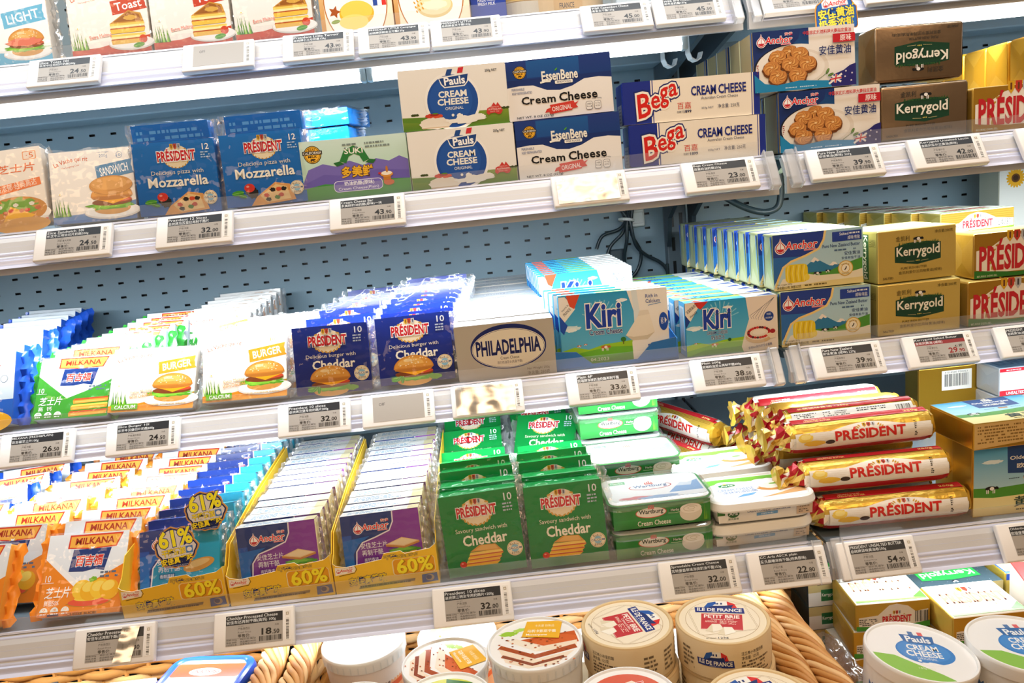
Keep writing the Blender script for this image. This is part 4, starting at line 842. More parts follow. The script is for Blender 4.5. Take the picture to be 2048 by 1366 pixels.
def art_terr(kind):
    def art(a, W, H):
        a.grad(0, 0, W, H, 'f6e2c0', 'fbf3e4'); a.ell(W*.5, H*.42, W*.44, H*.60, 'b8702a', 40); a.ell(W*.5, H*.42, W*.425, H*.585, 'fcf8ee', 40)
        if kind: a.text('Le Terroir', W*.16, H*.50, W*.82, H*.64, '7e1f26', bold=.03, ital=.15); a.ell(W*.5, H*.26, W*.24, H*.17, 'e8b52a', 30); a.ell(W*.5, H*.29, W*.22, H*.14, 'f3cd55', 30); a.ell(W*.45, H*.15, W*.2, H*.1, 'f6d978', 24); [a.poly([(W*.2+4*math.cos(t)*(1 if i % 2 else 2.1), H*.30+4*math.sin(t)*(1 if i % 2 else 2.1)) for i, t in enumerate([k*PI/5 for k in range(10)])], 'a8521f'), leaf(a, W*.2, H*.17, 6, 10, '8a9a3a')]
        else:
            a.ell(W*.54, H*.26, W*.24, H*.16, 'e0c78a', 30); a.ell(W*.54, H*.28, W*.22, H*.14, 'f0deb0', 30); a.blob(W*.54, H*.27, W*.16, H*.07, 'f7ecce', 4)
            for i in range(3): [a.ell(W*(.24+.04*i)+q*1.2, H*(.5-.06*q)+i*2, 2, 1, 'd99a2c', 8, rot=-60) for q in range(6)]
        for i, c in enumerate(('2a4a9c', 'fdfdfb', 'd8342c')): a.rect(W*(.74+.06*i), H*.34, W*(.80+.06*i), H*.44, c)
        a.fine(W*.72, H*.46, W*.92, H*.52, 2, '8a7a5a'); a.grad(0, 0, W*.06, H, 'c98a40', 'e8c890')
    return art
make('cheese_carton', carton(.0965, .04, .095, 'f8ead0', 'c98a40', 'f8ead0', art_terr(1)), 'cream carton with dark red script, a yellow cheese and an orange leaf', 'carton', None, (-.1850, F1, D1), (1, .4, 0))
make('cheese_carton', carton(.1005, .04, .095, 'f8ead0', 'c9702a', 'f8ead0', art_terr(0)), 'cream carton with wheat ears and a pale cheese on the topmost tier', 'carton', None, (-.0865, F1, D1), (1, .4, 0))
def art_bluebox(a, W, H): a.sheet(0, 0, W, H, '2a45a0'); a.ell(W*.45, H*.45, W*.36, H*.1, 'b9c8e8', 24); a.ell(W*.45, H*.45, W*.32, H*.08, '2a45a0', 24); a.text('MADE FROM', W*.2, H*.27, W*.7, H*.31, 'e8ecf6', bold=.02); a.text('FRESH MILK', W*.2, H*.22, W*.7, H*.26, 'e8ecf6', bold=.02)
make('cheese_carton', carton(.047, .045, .095, '2a45a0', '24398a', '2a45a0', art_bluebox), 'narrow royal blue carton on the topmost tier', 'carton', None, (.0165, F1+.012, D1), (0, 0, 0))
def wheel(r, h, side, top, band=None):
    b = MB(); b.lathe([(0, 0), (r*.97, 0), (r, .003), (r, h*.7), (r*.97, h*.72), (r*1.0, h*.74), (r*1.0, h-.002), (r*.98, h), (0, h)], 48, side, cols=[side]*3+[top]*5)
    out = [('wooden_box', b, CARD)]
    return out
g = 'round cheeses on the topmost tier'
p_ = make('round_cheese', wheel(.052, .034, 'c8bfae', 'e0c07a'), 'small round cheese with a pale grey side, lower one, next to the blue carton', 'cheese', g, (.092, F1+.075, D1))
dup(p_, 'small round cheese stacked on the grey-sided one', (.090, F1+.077, D1+.0345))
def wheel2():
    o = wheel(.056, .036, 'd9b98a', 'e9d6b0'); b = MB(); a = Art(b, lambda x, y, z: ((.0562+z)*math.cos(-PI/2+x/56.2), (.0562+z)*math.sin(-PI/2+x/56.2), y/1000)); a.sheet(-20, 3, 20, 24, 'd0aa74', 16, 1); a.text('FRANCE', -12, 7, 8, 14, '3a3a42', bold=.02); a.ell(-2, 20, 6, 5, '4a3a2a', 20, 0, 180); return o+[('side_label', b, CARD)]
p_ = make('round_cheese', wheel2(), 'kraft-coloured round cheese box with dark lettering, behind the clear lip', 'cheese', g, (.148, F1+.066, D1))
def art_w(a, W, H): a.grad(0, 0, W, H, 'cfe0ea', 'eef4f7'); a.ell(W*.5, H*.42, W*.34, H*.2, 'e9cf9a', 30); a.ell(W*.5, H*.44, W*.28, H*.16, 'f5e6c4', 30)
make('cheese_carton', carton(.064, .04, .09, 'dfeaf0', 'bcd0dc', 'dfeaf0', art_w), 'pale blue carton with a cream oval behind the clear lip of the topmost tier', 'carton', None, (.212, F1, D1))
def art_w2(a, W, H): a.sheet(0, 0, W, H, '2b3138'); a.bars(W*.1, H*.4, W*.6, H*.62, 'c8ccd0', 4, 12)
make('cheese_carton', carton(.045, .04, .09, '2b3138', '1d2126', '2b3138', art_w2), 'dark carton with a barcode at the upper picture edge', 'carton', None, (.282, F1+.01, D1))

# hanging die-cut badge
def badge():
    W, H = 56, 41; pts = [(2, 0), (54, 0), (56, 3), (56, 27), (52, 31), (50, 36), (42, 38), (38, 43), (14, 43), (10, 38), (3, 34), (1, 27), (0, 3)]
    b = MB(); n = len(pts)
    b.add([(x/1000, 0, y/1000) for x, y in pts]+[(x/1000, .0012, y/1000) for x, y in pts], [tuple(range(n)), tuple(range(2*n-1, n-1, -1))]+[(i, i+n, (i+1) % n+n, (i+1) % n) for i in range(n)], 'd99a3c')
    a = Art(b); k = lambda s_: [(28+(x-28)*s_, 21+(y-21)*s_) for x, y in pts]; a.poly(k(.95), '1c3f8c'); a.poly(k(.92), '2a6ab8')
    a.poly([(11, 29), (45, 30), (44, 36), (38, 40), (14, 40), (10, 36)], 'eef4fb'); anchor(a, 12, 34.5, 31, rot=4); a.text('安佳黄油', 5, 16, 51, 28, 'f6e24a', bold=.06, rot=2, out=('183a7c', .06)); a.text('奶香浓郁', 5, 3, 51, 15, 'f6e24a', bold=.06, rot=2, out=('183a7c', .06)); leaf(a, 51, 30, 2.4, 50, 'f0d030')
    s = MB(); s.box(.022, .034, .0012, .018, .028, .0288, 'e8eef2', r=.0002)
    return [('printed_card', b, CARD), ('hanger_strip', s, CLEARP)]
make('hanging_badge', badge(), 'blue die-cut badge with yellow characters hanging from the topmost price rail', 'sign', None, (.4560, .068, 1.6055), (4, -2.5, 0))
# white hooks for spare tubes on the underside of tier one
def hook():
    b = MB(); pts = [(0, 0, .046), (0, 0, .012), (0, .004, .004), (0, .012, .0), (0, .020, .004), (0, .023, .012)]
    vs = []
    for x in (-.006, .006):
        for k in (0, .0022): vs += [(x, p[1]+(0 if j < 2 else 0), p[2]-k) for j, p in enumerate(pts)]
    n = len(pts); f = []
    for i in range(n-1): f += [(i, i+1, 2*n+i+1, 2*n+i), (n+i+1, n+i, 3*n+i, 3*n+i+1), (i+1, i, n+i, n+i+1), (2*n+i, 2*n+i+1, 3*n+i+1, 3*n+i)]
    f += [(0, 2*n, 3*n, n), (n-1, 2*n-1, 4*n-1, 3*n-1)]; b.add(vs, f, 'eef0ef'); return b
for i, (x, y, z) in enumerate(((.305, .28, 1.609), (.332, .235, 1.609))):
    tag(pose(hook().obj('lamp_hook', PLASTIC), (x, y, z), (0, 0, -70)), 'white plastic lamp hook under the topmost tier, %s' % ('left one of the pair', 'right one of the pair')[i], 'hook', 'lamp hooks')
# ================================================================== tier three
D3 = SH[3][1]-.0018; F3 = .020
# --- blue sealed packs at the far left
def art_milkblue(a, W, H):
    a.grad(0, 0, W, H, 'bcd9ee', 'eef5fa'); a.rect(0, 0, W, H*.34, '1c5fc0'); a.ell(W*.5, H*.05, W*.5, H*.17, 'f2b52c', 26); a.text('MILKANA', W*.2, H*.80, W*.8, H*.9, 'd8502c', bold=.03); a.fine(W*.1, H*.45, W*.8, H*.6, 3, '8a9bb0', 3); a.ring(W*.86, H*.62, 5, 5, .5, '4a5a70')
mbp = slices(.100, .024, .098, 'e6eef5', '2a62c4', 'e9f0f6', art_milkblue, seal='2257c8', sealw=.016, seed=21)
g = 'white and blue sealed slice packs'
p_ = make('cheese_slice_pack', mbp, 'white and blue slice pack with a royal blue seam, front of its row', 'cheese pack', g, (-.7330, F3+.004, D3+.011), (24, 0, -4))
for i, y in enumerate((.05, .10, .17, .23, .28, .33, .38, .43)):
    dup(p_, 'white and blue slice pack with royal blue seams, %s in the far left row' % ORD[i+1], (-.733-.28*y+(.012 if i % 2 else 0)*(i < 3), F3+y, D3+.012+.02*y), (24-2*(i % 3), 1.5*(i % 2), -5))
# --- green and white sealed packs
def milkana(band, base, food, d):
    def art(a, W, H):
        a.grad(0, 0, W, H, 'dfe9f5', 'eef4fa'); a.poly([(0, 0), (W, 0), (W, H*.60), (W*.66, H*.42), (W*.42, H*.32), (W*.22, H*.50), (0, H*.70)], base); a.poly([(0, H*.70), (W*.22, H*.50), (W*.42, H*.32), (W*.47, H*.37), (W*.2, H*.60), (0, H*.78)], 'f7f9fb'); a.poly([(W*.42, H*.32), (W*.66, H*.42), (W, H*.60), (W, H*.66), (W*.62, H*.49), (W*.45, H*.38)], 'e9eff4')
        a.poly([(W*.26, H*.985), (W*.93, H*.985), (W*.86, H*.81), (W*.62, H*.80), (W*.56, H*.765), (W*.50, H*.80), (W*.25, H*.815)], 'd8402c'); a.poly([(W*.275, H*.965), (W*.905, H*.965), (W*.845, H*.825), (W*.62, H*.815), (W*.56, H*.785), (W*.5, H*.815), (W*.27, H*.83)], 'f6b44a'); a.text('MILKANA', W*.34, H*.86, W*.82, H*.94, 'a8301f', bold=.05, ital=.08)
        a.poly([(W*.33, H*.80), (W*.80, H*.80), (W*.74, H*.52), (W*.62, H*.545), (W*.48, H*.52), (W*.30, H*.53)], '16387c'); a.poly([(W*.545, H*.80), (W*.575, H*.80), (W*.59, H*.83), (W*.56, H*.82), (W*.53, H*.83)], 'ffffff'); a.text('百吉福', W*.375, H*.59, W*.705, H*.72, 'd8342c', bold=.05, out=('ffffff', .06), ital=.1)
        a.fine(W*.70, H*.42, W*.95, H*.52, 2, '5a6a80', 3)
        food(a, W, H)
        a.text('10', W*.03, H*.42, W*.10, H*.50, 'ffffff'); a.rect(W*.0, H*.405, W*.14, H*.41, 'ffffff'); a.text('芝士片', W*.06, H*.22, W*.36, H*.35, 'ffffff', bold=.02, ital=.12); a.text(d, W*.06, H*.13, W*.24, H*.20, 'ffffff')
        for i, t in enumerate(('9', '4', '100')): a.ell(W*(.07+.13*i), H*.06, W*.05, H*.055, 'f6f8f4', 16, 0, 180); a.text(t, W*(.05+.13*i), H*.07, W*(.09+.13*i), H*.10, base); a.fine(W*(.03+.13*i), H*.02, W*(.12+.13*i), H*.05, 1, 'ffffff', i)
    return art
def f_sand(a, W, H):
    for i in range(3): y = H*(.02+.1*i); a.poly([(W*.48+i*2, y), (W*.98, y+2), (W*.99, y+H*.075), (W*.47+i*2, y+H*.055)], 'e6a23c'); a.poly([(W*.47+i*2, y+H*.055), (W*.99, y+H*.075), (W*.98, y+H*.1), (W*.49+i*2, y+H*.085)], 'c4552c' if i % 2 == 0 else 'f4cf5c'); a.poly([(W*.5+i*2, y+H*.02), (W*.95, y+H*.03), (W*.95, y+H*.05), (W*.5+i*2, y+H*.04)], 'f0bd62')
mg = slices(.096, .020, .086, 'e6eef6', 'dfe8f2', 'e9f1f8', milkana('', '3f9a34', f_sand, '高  钙'), seal='35a03a', sealw=.012, seed=23)
g = 'green and white sealed slice packs'
p_ = make('cheese_slice_pack', mg, 'green and white slice pack with a stacked sandwich, front of its row', 'cheese pack', g, (-.6085, F3, D3+.012), (34, 2.6, 0))
row(p_, 9, (.0035, .037, .0012), 'green and white navy-patched slice pack, %s from the front of its row', (-.6085, F3, D3+.012), (30, 1.5, 0), jit=.003, seed=3)
# --- white burger packs
bp = slices(.110, .020, .088, 'f4eee5', 'efe6da', 'f6f2ec', burgart, seed=25, sealw=.007)
g = 'white slice packs with a hamburger picture'
p_ = make('cheese_slice_pack', bp, 'white hamburger-picture pack with a green CALCIUM tab beside the green and white pack', 'cheese pack', g, (-.5115, F3, D3+.011), (33, 2.8, 0))
q_ = dup(p_, 'white hamburger-picture pack beside the dark blue hamburger packs, front of its row', (-.3880, F3, D3+.010), (28, .8, 0))
for i, y in enumerate((.24, .27, .30, .335, .37, .405, .44)): dup(p_, 'white hamburger-picture pack, %s from the front of the row beside the green packs' % ORD[i+1], (-.500+.0006*i, F3+y, D3+.012+.0015*i), (22-i, .6*(i % 2), 1))
row(q_, 5, (.006, .034, .001), 'white hamburger-picture pack, %s from the front of the row beside the dark blue packs', (-.3880, F3, D3+.010), (24, .5, 0), jit=.002)
# --- dark blue burger cheddar
def art_presb(line1, line2, food, c0, c1, n10='10'):
    def art(a, W, H):
        a.grad(0, 0, W, H, c0, c1); wreath(a, W*.46, H*.77, W*.2, H*.165, 'd8a648', 9, 'f3e3c4', 2.6); president(a, W*.46, H*.78, W*.50, out=('ffffff', .07), wr=False)
        a.text(n10, W*.83, H*.86, W*.93, H*.95, 'e8eef4', bold=.02); a.fine(W*.80, H*.72, W*.95, H*.84, 3, 'b9c8dc', 2)
        a.text(line1, W*.16, H*.515, W*.82, H*.585, 'ece6d4', rot=0); a.text(line2, W*.24, H*.365, W*.80, H*.49, 'f7f1e0', bold=.045); food(a, W, H); calcium(a, W*.88, H*.26, W*.10)
    return art
def f_burg(a, W, H): burger(a, W*.46, H*.21, W*.58, False, 2); [leaf(a, W*(.2+.05*i), H*(.06+.02*(i % 2)), W*.05, 40*i) for i in range(3)]; a.blob(W*.74, H*.06, W*.08, H*.04, '6aa02c', 4)
pbk = slices(.0985, .020, .089, '152c86', '1a2f84', '1d3a9c', art_presb('Delicious burger with', 'Cheddar', f_burg, '12206a', '16308e'), seed=27, sealw=.013)
g = 'dark blue hamburger cheese packs'
p_ = make('cheese_slice_pack', pbk, 'dark blue film-wrapped hamburger cheese pack, front of the left of two rows', 'cheese pack', g, (-.2650, F3, D3+.0055), (12, .8, 0))
row(p_, 6, (.003, .072, .0008), 'dark blue hamburger cheese pack, %s from the front of the left row', (-.2650, F3, D3+.0055), (16, .3, 0), jit=.002, seed=4)
p_ = dup(p_, 'dark blue film-wrapped hamburger cheese pack beside the silver-grey carton, front of its row', (-.1550, F3, D3+.0068), (15, -.3, 0))
row(p_, 10, (.0022, .031, .0022), 'dark blue hamburger cheese pack, %s from the front of the right row', (-.1550, F3, D3+.0068), (17, .2, 0), jit=.002, seed=5)
# --- silver-grey oval cartons
def art_phil(a, W, H):
    a.sheet(0, 0, W, H, 'c3bcb2'); cx, cy_ = W*.53, H*.54
    a.ell(cx, cy_+H*.03, W*.385, H*.40, '17266e', 52); a.ell(cx, cy_, W*.385, H*.375, '17266e', 52); a.ell(cx, cy_, W*.372, H*.352, 'f3eadb', 52); a.ell(cx, cy_-.2, W*.366, H*.342, '17266e', 52); a.ell(cx, cy_-.2, W*.362, H*.336, 'f3eadb', 52)
    a.text('PHILADELPHIA', cx-W*.325, cy_-H*.10, cx+W*.325, cy_+H*.15, '151c5e', bold=.045, out=('6a78b4', .012)); a.text('Cream Cheese', cx-W*.09, cy_-H*.2, cx+W*.1, cy_-H*.145, '3a2a3a'); a.text('菲力奶油芝士(乳脂干酪)', cx-W*.125, cy_-H*.285, cx+W*.13, cy_-H*.225, '4a3a4a')
    a.text('Net Weight 250g', W*.70, H*.10, W*.93, H*.15, '6a5f58'); a.text('净含量: 250克', W*.70, H*.02, W*.93, H*.085, '6a5f58')
def top_phil(a, W, D):
    a.sheet(0, 0, W, D, 'd6d9dc'); a.ell(W*.46, D*.5, W*.155, D*.26, '8492b4', 28); a.ell(W*.46, D*.5, W*.15, D*.24, 'f4f2ee', 28); a.text('PHILADELPHIA', W*.34, D*.40, W*.58, D*.60, '39477f', bold=.03, rot=180)
ph = carton(.1290, .0385, .0740, 'c3bcb2', 'b9b4ab', 'd6d9dc', art_phil, top_art=top_phil)
g = 'silver-grey cartons with a navy oval'
p_ = make('cheese_carton', ph, 'silver-grey carton with a white oval ringed in navy, front of its row', 'carton', g, (-.0520, F3, D3+.0003), (0, .3, 0))
row(p_, 12, (.0003, .0415, .0006), 'silver-grey carton with an oval on top, %s from the front of its row', (-.0520, F3, D3+.0003), (0, .2, 0), jit=.0012, seed=6)
# --- light blue cream cheese cartons
def kiri_base(a, W, H):
    a.grad(0, 0, W, H, '6cc3e6', '2c9fd6'); 
    for i in range(11): t = R(20+i*14); a.poly([(W*.38, H*.62), (W*.38+26*math.cos(t-.03), H*.62+26*math.sin(t-.03)), (W*.38+26*math.cos(t+.03), H*.62+26*math.sin(t+.03))], '8ad0ec')
    a.blob(W*.10, H*.52, W*.09, H*.04, 'd9f0f8', 3); a.blob(W*.1, H*.5, W*.05, H*.03, 'eef8fb', 5)
def kiri_word(a, W, H, x0, x1, y0, y1):
    for bld, c in ((.13, 'ffffff'), (.06, '1d3fa8')): a.text('Kiri', x0, y0, x1, y1, c, bold=bld, ital=.03, rot=1)
def meadow(a, W, H, x1):
    a.poly([(0, 0), (0, H*.2), (W*.12, H*.25), (W*.25, H*.2), (W*.4, H*.26), (x1, H*.29), (x1, 0)], '9ccf2c'); a.poly([(0, 0), (0, H*.1), (W*.2, H*.17), (W*.45, H*.22), (x1, H*.2), (x1, 0)], '6db52c'); a.poly([(0, 0), (W*.2, H*.1), (x1, H*.12), (x1, 0)], '4f9c2c')
def art_kiri(a, W, H):
    kiri_base(a, W, H); meadow(a, W, H, W*.68)
    a.poly([(W*.63, H), (W, H), (W, 0), (W*.66, 0), (W*.655, H*.25), (W*.69, H*.45), (W*.685, H*.7)], 'f6f3ec'); a.poly([(W*.67, H), (W*.72, H), (W*.74, H*.7), (W*.70, H*.45), (W*.66, H*.25), (W*.685, H*.45), (W*.685, H*.7)], 'e3eef2')
    a.poly([(W*.60, H*.36), (W*.72, H*.62), (W*.83, H*.64), (W*.87, H*.38), (W*.80, H*.28), (W*.66, H*.28)], 'f3ecdc'); a.poly([(W*.60, H*.36), (W*.66, H*.28), (W*.80, H*.28), (W*.87, H*.38), (W*.80, H*.34), (W*.67, H*.33)], 'd9cfb8'); a.poly([(W*.72, H*.62), (W*.83, H*.64), (W*.82, H*.70), (W*.74, H*.7)], 'e9e2d2')
    a.poly([(0, H*.98), (W*.06, H*.98), (W*.15, H*.80), (W*.045, H*.62), (0, H*.72)], 'fbf6ee'); a.poly([(W*.07, H), (W*.2, H), (W*.14, H*.80), (W*.10, H*.84)], 'e2512f'); a.poly([(0, H*.72), (W*.045, H*.62), (W*.07, H*.57), (W*.03, H*.44), (0, H*.5)], '1d4fb4'); a.text('Importé de', W*.015, H*.80, W*.10, H*.84, '3a3a44', rot=42); a.text('FRANCE', W*.03, H*.745, W*.115, H*.785, '3a3a44', bold=.02, rot=42)
    a.blob(W*.58, H*.87, W*.05, H*.025, 'f3fafc', 4); kiri_word(a, W, H, W*.25, W*.56, H*.52, H*.84)
    a.text('Cream Cheese', W*.265, H*.405, W*.57, H*.485, '1c2f7c', bold=.03, out=('e6f3f8', .05))
    for x, y, s_ in ((.16, .265, 5), (.22, .28, 4), (.40, .22, 11)): cows(a, W*x, H*y, s_, 'c2602c', 'f8f2e8')
    a.ell(W*.575, H*.31, 3.6, 3.2, '2f7a2c', 14); a.rect(W*.57, H*.24, W*.578, H*.3, '6a4a20')
    a.text('Rich in', W*.80, H*.875, W*.91, H*.925, '2c4f9c', bold=.01); a.text('Calcium', W*.80, H*.80, W*.93, H*.855, '2c4f9c', bold=.01); a.line([(W*.82, H*.765), (W*.88, H*.78), (W*.94, H*.79)], .6, '2c7fc4')
    a.ell(W*.955, H*.52, W*.042, H*.13, '1c4fb0', 24); a.text('OPEN', W*.915, H*.51, W*.97, H*.545, 'ffffff', bold=.02, rot=90); a.poly([(W*.966, H*.49), (W*.966, H*.58), (W*.985, H*.535)], 'ffffff')
    a.rrect(W*.80, H*.10, W*.995, H*.21, 1, '20479c'); a.text('KEEP REFRIGERATED', W*.81, H*.165, W*.985, H*.195, 'e8f0fa', bold=.02); a.text('BETWEEN 2°C-8°C', W*.81, H*.115, W*.97, H*.15, 'e8f0fa', bold=.02); a.text('04.2023', W*.26, H*.03, W*.43, H*.075, 'e3ecc8')
def top_kiri(a, W, D): a.sheet(0, 0, W, D, '6cc0e2'); a.rect(W*.0, 0, W*.03, D, 'cfe8f2'); a.rect(W*.35, 0, W*.62, D, '9fcf6a'); a.rect(W*.62, 0, W, D, 'f1f3f0'); a.text('Kiri', W*.22, D*.2, W*.33, D*.8, '2450a8', bold=.06)
kr = carton(.1440, .0155, .0930, 'f3f3ee', '4fb0dc', '8fd0e8', art_kiri, top_art=top_kiri, r=.0006)
g = 'light blue cartons with a white triangle of cheese'
p_ = make('cheese_carton', kr, 'light blue carton with a cheese wedge in the blue tray, front of four', 'carton', g, (.0865, F3+.010, D3+.0055), (3, 1.2, 0))
for i in range(1, 4): dup(p_, 'light blue carton with a cheese wedge, %s of the four in the tray' % ORD[i], (.0865-.0048*i, F3+.010+.0168*i, D3+.0055+.001*i), (3, 1.3, 0))
for i in range(9): dup(p_, 'light blue carton with a cheese wedge, %s of the rear stack standing higher' % ORD[i], (.0755-.0012*i, F3+.185+.0175*i, D3+.0155+.001*i), (1, -.2, 0))
b = MB(); b.box(.074, .240, F3+.001, F3+.40, D3+.0002, D3+.0030, '2f6fb0', r=.0004)
f = MB(); f.add([(.076, F3+.0012, D3+.0032), (.238, F3+.0012, D3+.0032), (.238, F3+.0012, D3+.030), (.205, F3+.0012, D3+.026), (.185, F3+.0012, D3+.006), (.125, F3+.0012, D3+.006), (.105, F3+.0012, D3+.024), (.076, F3+.0012, D3+.027)], [tuple(range(8))], '2f74b8')
f.add([(.076, F3+.0022, D3+.0032), (.238, F3+.0022, D3+.0032), (.238, F3+.0022, D3+.030), (.205, F3+.0022, D3+.026), (.185, F3+.0022, D3+.006), (.125, F3+.0022, D3+.006), (.105, F3+.0022, D3+.024), (.076, F3+.0022, D3+.027)], [tuple(range(7, -1, -1))], 'cfd8de')
tr = thing('display_tray', 'blue card tray with cut-down front holding the light blue cartons', 'tray'); b.obj('tray_floor', CARD, tr); f.obj('front_flap', CARD, tr)
for x, nx_ in ((.0742, 'left'), (.2388, 'right')):
    s = MB(); s.prism([(F3+.0012, D3+.003), (F3+.395, D3+.003), (F3+.395, D3+.06), (F3+.16, D3+.055), (F3+.0012, D3+.028)], x, x+.0010, '3a80c0'); s.obj('side_wall', CARD, tr)
def art_kiri2(a, W, H):
    kiri_base(a, W, H); meadow(a, W, H, W*.66)
    a.poly([(W*.66, H), (W, H), (W, 0), (W*.62, 0), (W*.60, H*.1), (W*.64, H*.35), (W*.69, H*.6)], 'f1e6da'); 
    for i in range(5): a.line([(W*.97, H*.96), (W*(.80+.018*i), H*(.80-.02*abs(i-2))), (W*(.70+.03*i), H*(.66-.02*i)), (W*(.72+.025*i), H*(.60-.01*i))], .5, '6a6a74')
    a.poly([(0, H), (W*.1, H), (W*.145, H*.90), (W*.055, H*.66), (0, H*.72)], 'f6ede0'); a.poly([(W*.10, H), (W*.255, H), (W*.17, H*.86), (W*.135, H*.90)], 'd8342c'); a.poly([(0, H*.78), (W*.05, H*.66), (W*.01, H*.55), (0, H*.56)], '1a3f94'); a.text('法国原装进口', W*.0, H*.86, W*.14, H*.92, '3a3a44', bold=.02, rot=38); a.text('FRANCE', W*.045, H*.76, W*.135, H*.80, '3a3a44', bold=.02, rot=38)
    a.blob(W*.46, H*.86, W*.05, H*.025, 'f3fafc', 4); kiri_word(a, W, H, W*.2, W*.485, H*.50, H*.84); a.text('CREAM CHEESE', W*.225, H*.38, W*.45, H*.44, '1c2f7c', bold=.02, out=('e6f3f8', .05)); a.text('奶油芝士', W*.27, H*.28, W*.42, H*.36, '1c2f7c', out=('e6f3f8', .05), bold=.01)
    for x, y, s_ in ((.10, .24, 4), (.30, .19, 8)): cows(a, W*x, H*y, s_, 'c2602c', 'f8f2e8')
    a.ell(W*.47, H*.26, 2.4, 2.2, '1f5a2c', 12); a.ell(W*.905, H*.62, W*.052, W*.052, '1c3f94', 24); a.text('特配', W*.88, H*.64, W*.93, H*.68, 'e6eefa'); a.text('烘焙食谱', W*.868, H*.575, W*.942, H*.61, 'e6eefa')
    a.ell(W*.79, H*.26, W*.145, H*.12, 'd9b888', 28); a.ell(W*.79, H*.32, W*.14, H*.12, 'f6ead8', 28); rn = random.Random(2)
    for i in range(26): t = 2*PI*i/26; a.ell(W*.79+W*.115*math.cos(t), H*.335+H*.095*math.sin(t), 2.0, 1.7, rn.choice(('b3202c', 'd23a34', '5a1c2c', 'c8302c')), 8)
    a.ell(W*.79, H*.34, W*.07, H*.05, 'fbf3e6', 20); a.poly([(W*.86, H*.3), (W*.99, H*.33), (W*.97, H*.22), (W*.92, H*.2)], 'f0dfc4'); a.ell(W*.94, H*.34, 3.6, 3, 'a8242c', 12); a.text('使用Kiri制作的芝士蛋糕', W*.67, H*.06, W*.93, H*.11, '24428c', rot=6)
def top_kiri2(a, W, D): a.sheet(0, 0, W, D, '5fb8de'); a.rect(0, D*.62, W*.66, D, 'a8d45a'); a.rect(W*.66, 0, W, D, 'f3f3ee'); a.poly([(W*.78, D*.2), (W*.98, D*.1), (W*.96, D*.6)], '2a4fb0'); a.text('Kiri', W*.24, D*.1, W*.4, D*.55, '2450a8', bold=.06); a.poly([(W*.06, D*.1), (W*.2, D*.1), (W*.14, D*.5)], 'e2512f')
def side_kiri2(a, W, H): a.sheet(0, 0, W, H, '52aede'); a.rect(W*.15, H*.1, W*.85, H*.92, 'e9f0f4'); [a.rect(W*(.22+.2*i), H*.14, W*(.30+.2*i), H*.88, '8fa6c0') for i in range(3)]
k2 = carton(.1225, .0300, .0725, 'f1e6da', '52aede', '7cc6e4', art_kiri2, top_art=top_kiri2, side_art=side_kiri2)
g = 'blue cartons with a berry cheesecake'
p_ = make('cheese_carton', k2, 'blue carton with a whisk and berry cheesecake, front of its row', 'carton', g, (.2515, F3+.003, D3+.0003), (0, .5, 0))
row(p_, 9, (-.0035, .0325, .0004), 'blue carton with a berry cheesecake, %s from the front of its row', (.2500, F3+.003, D3+.0003), (0, .3, 0), jit=.0015, seed=7)

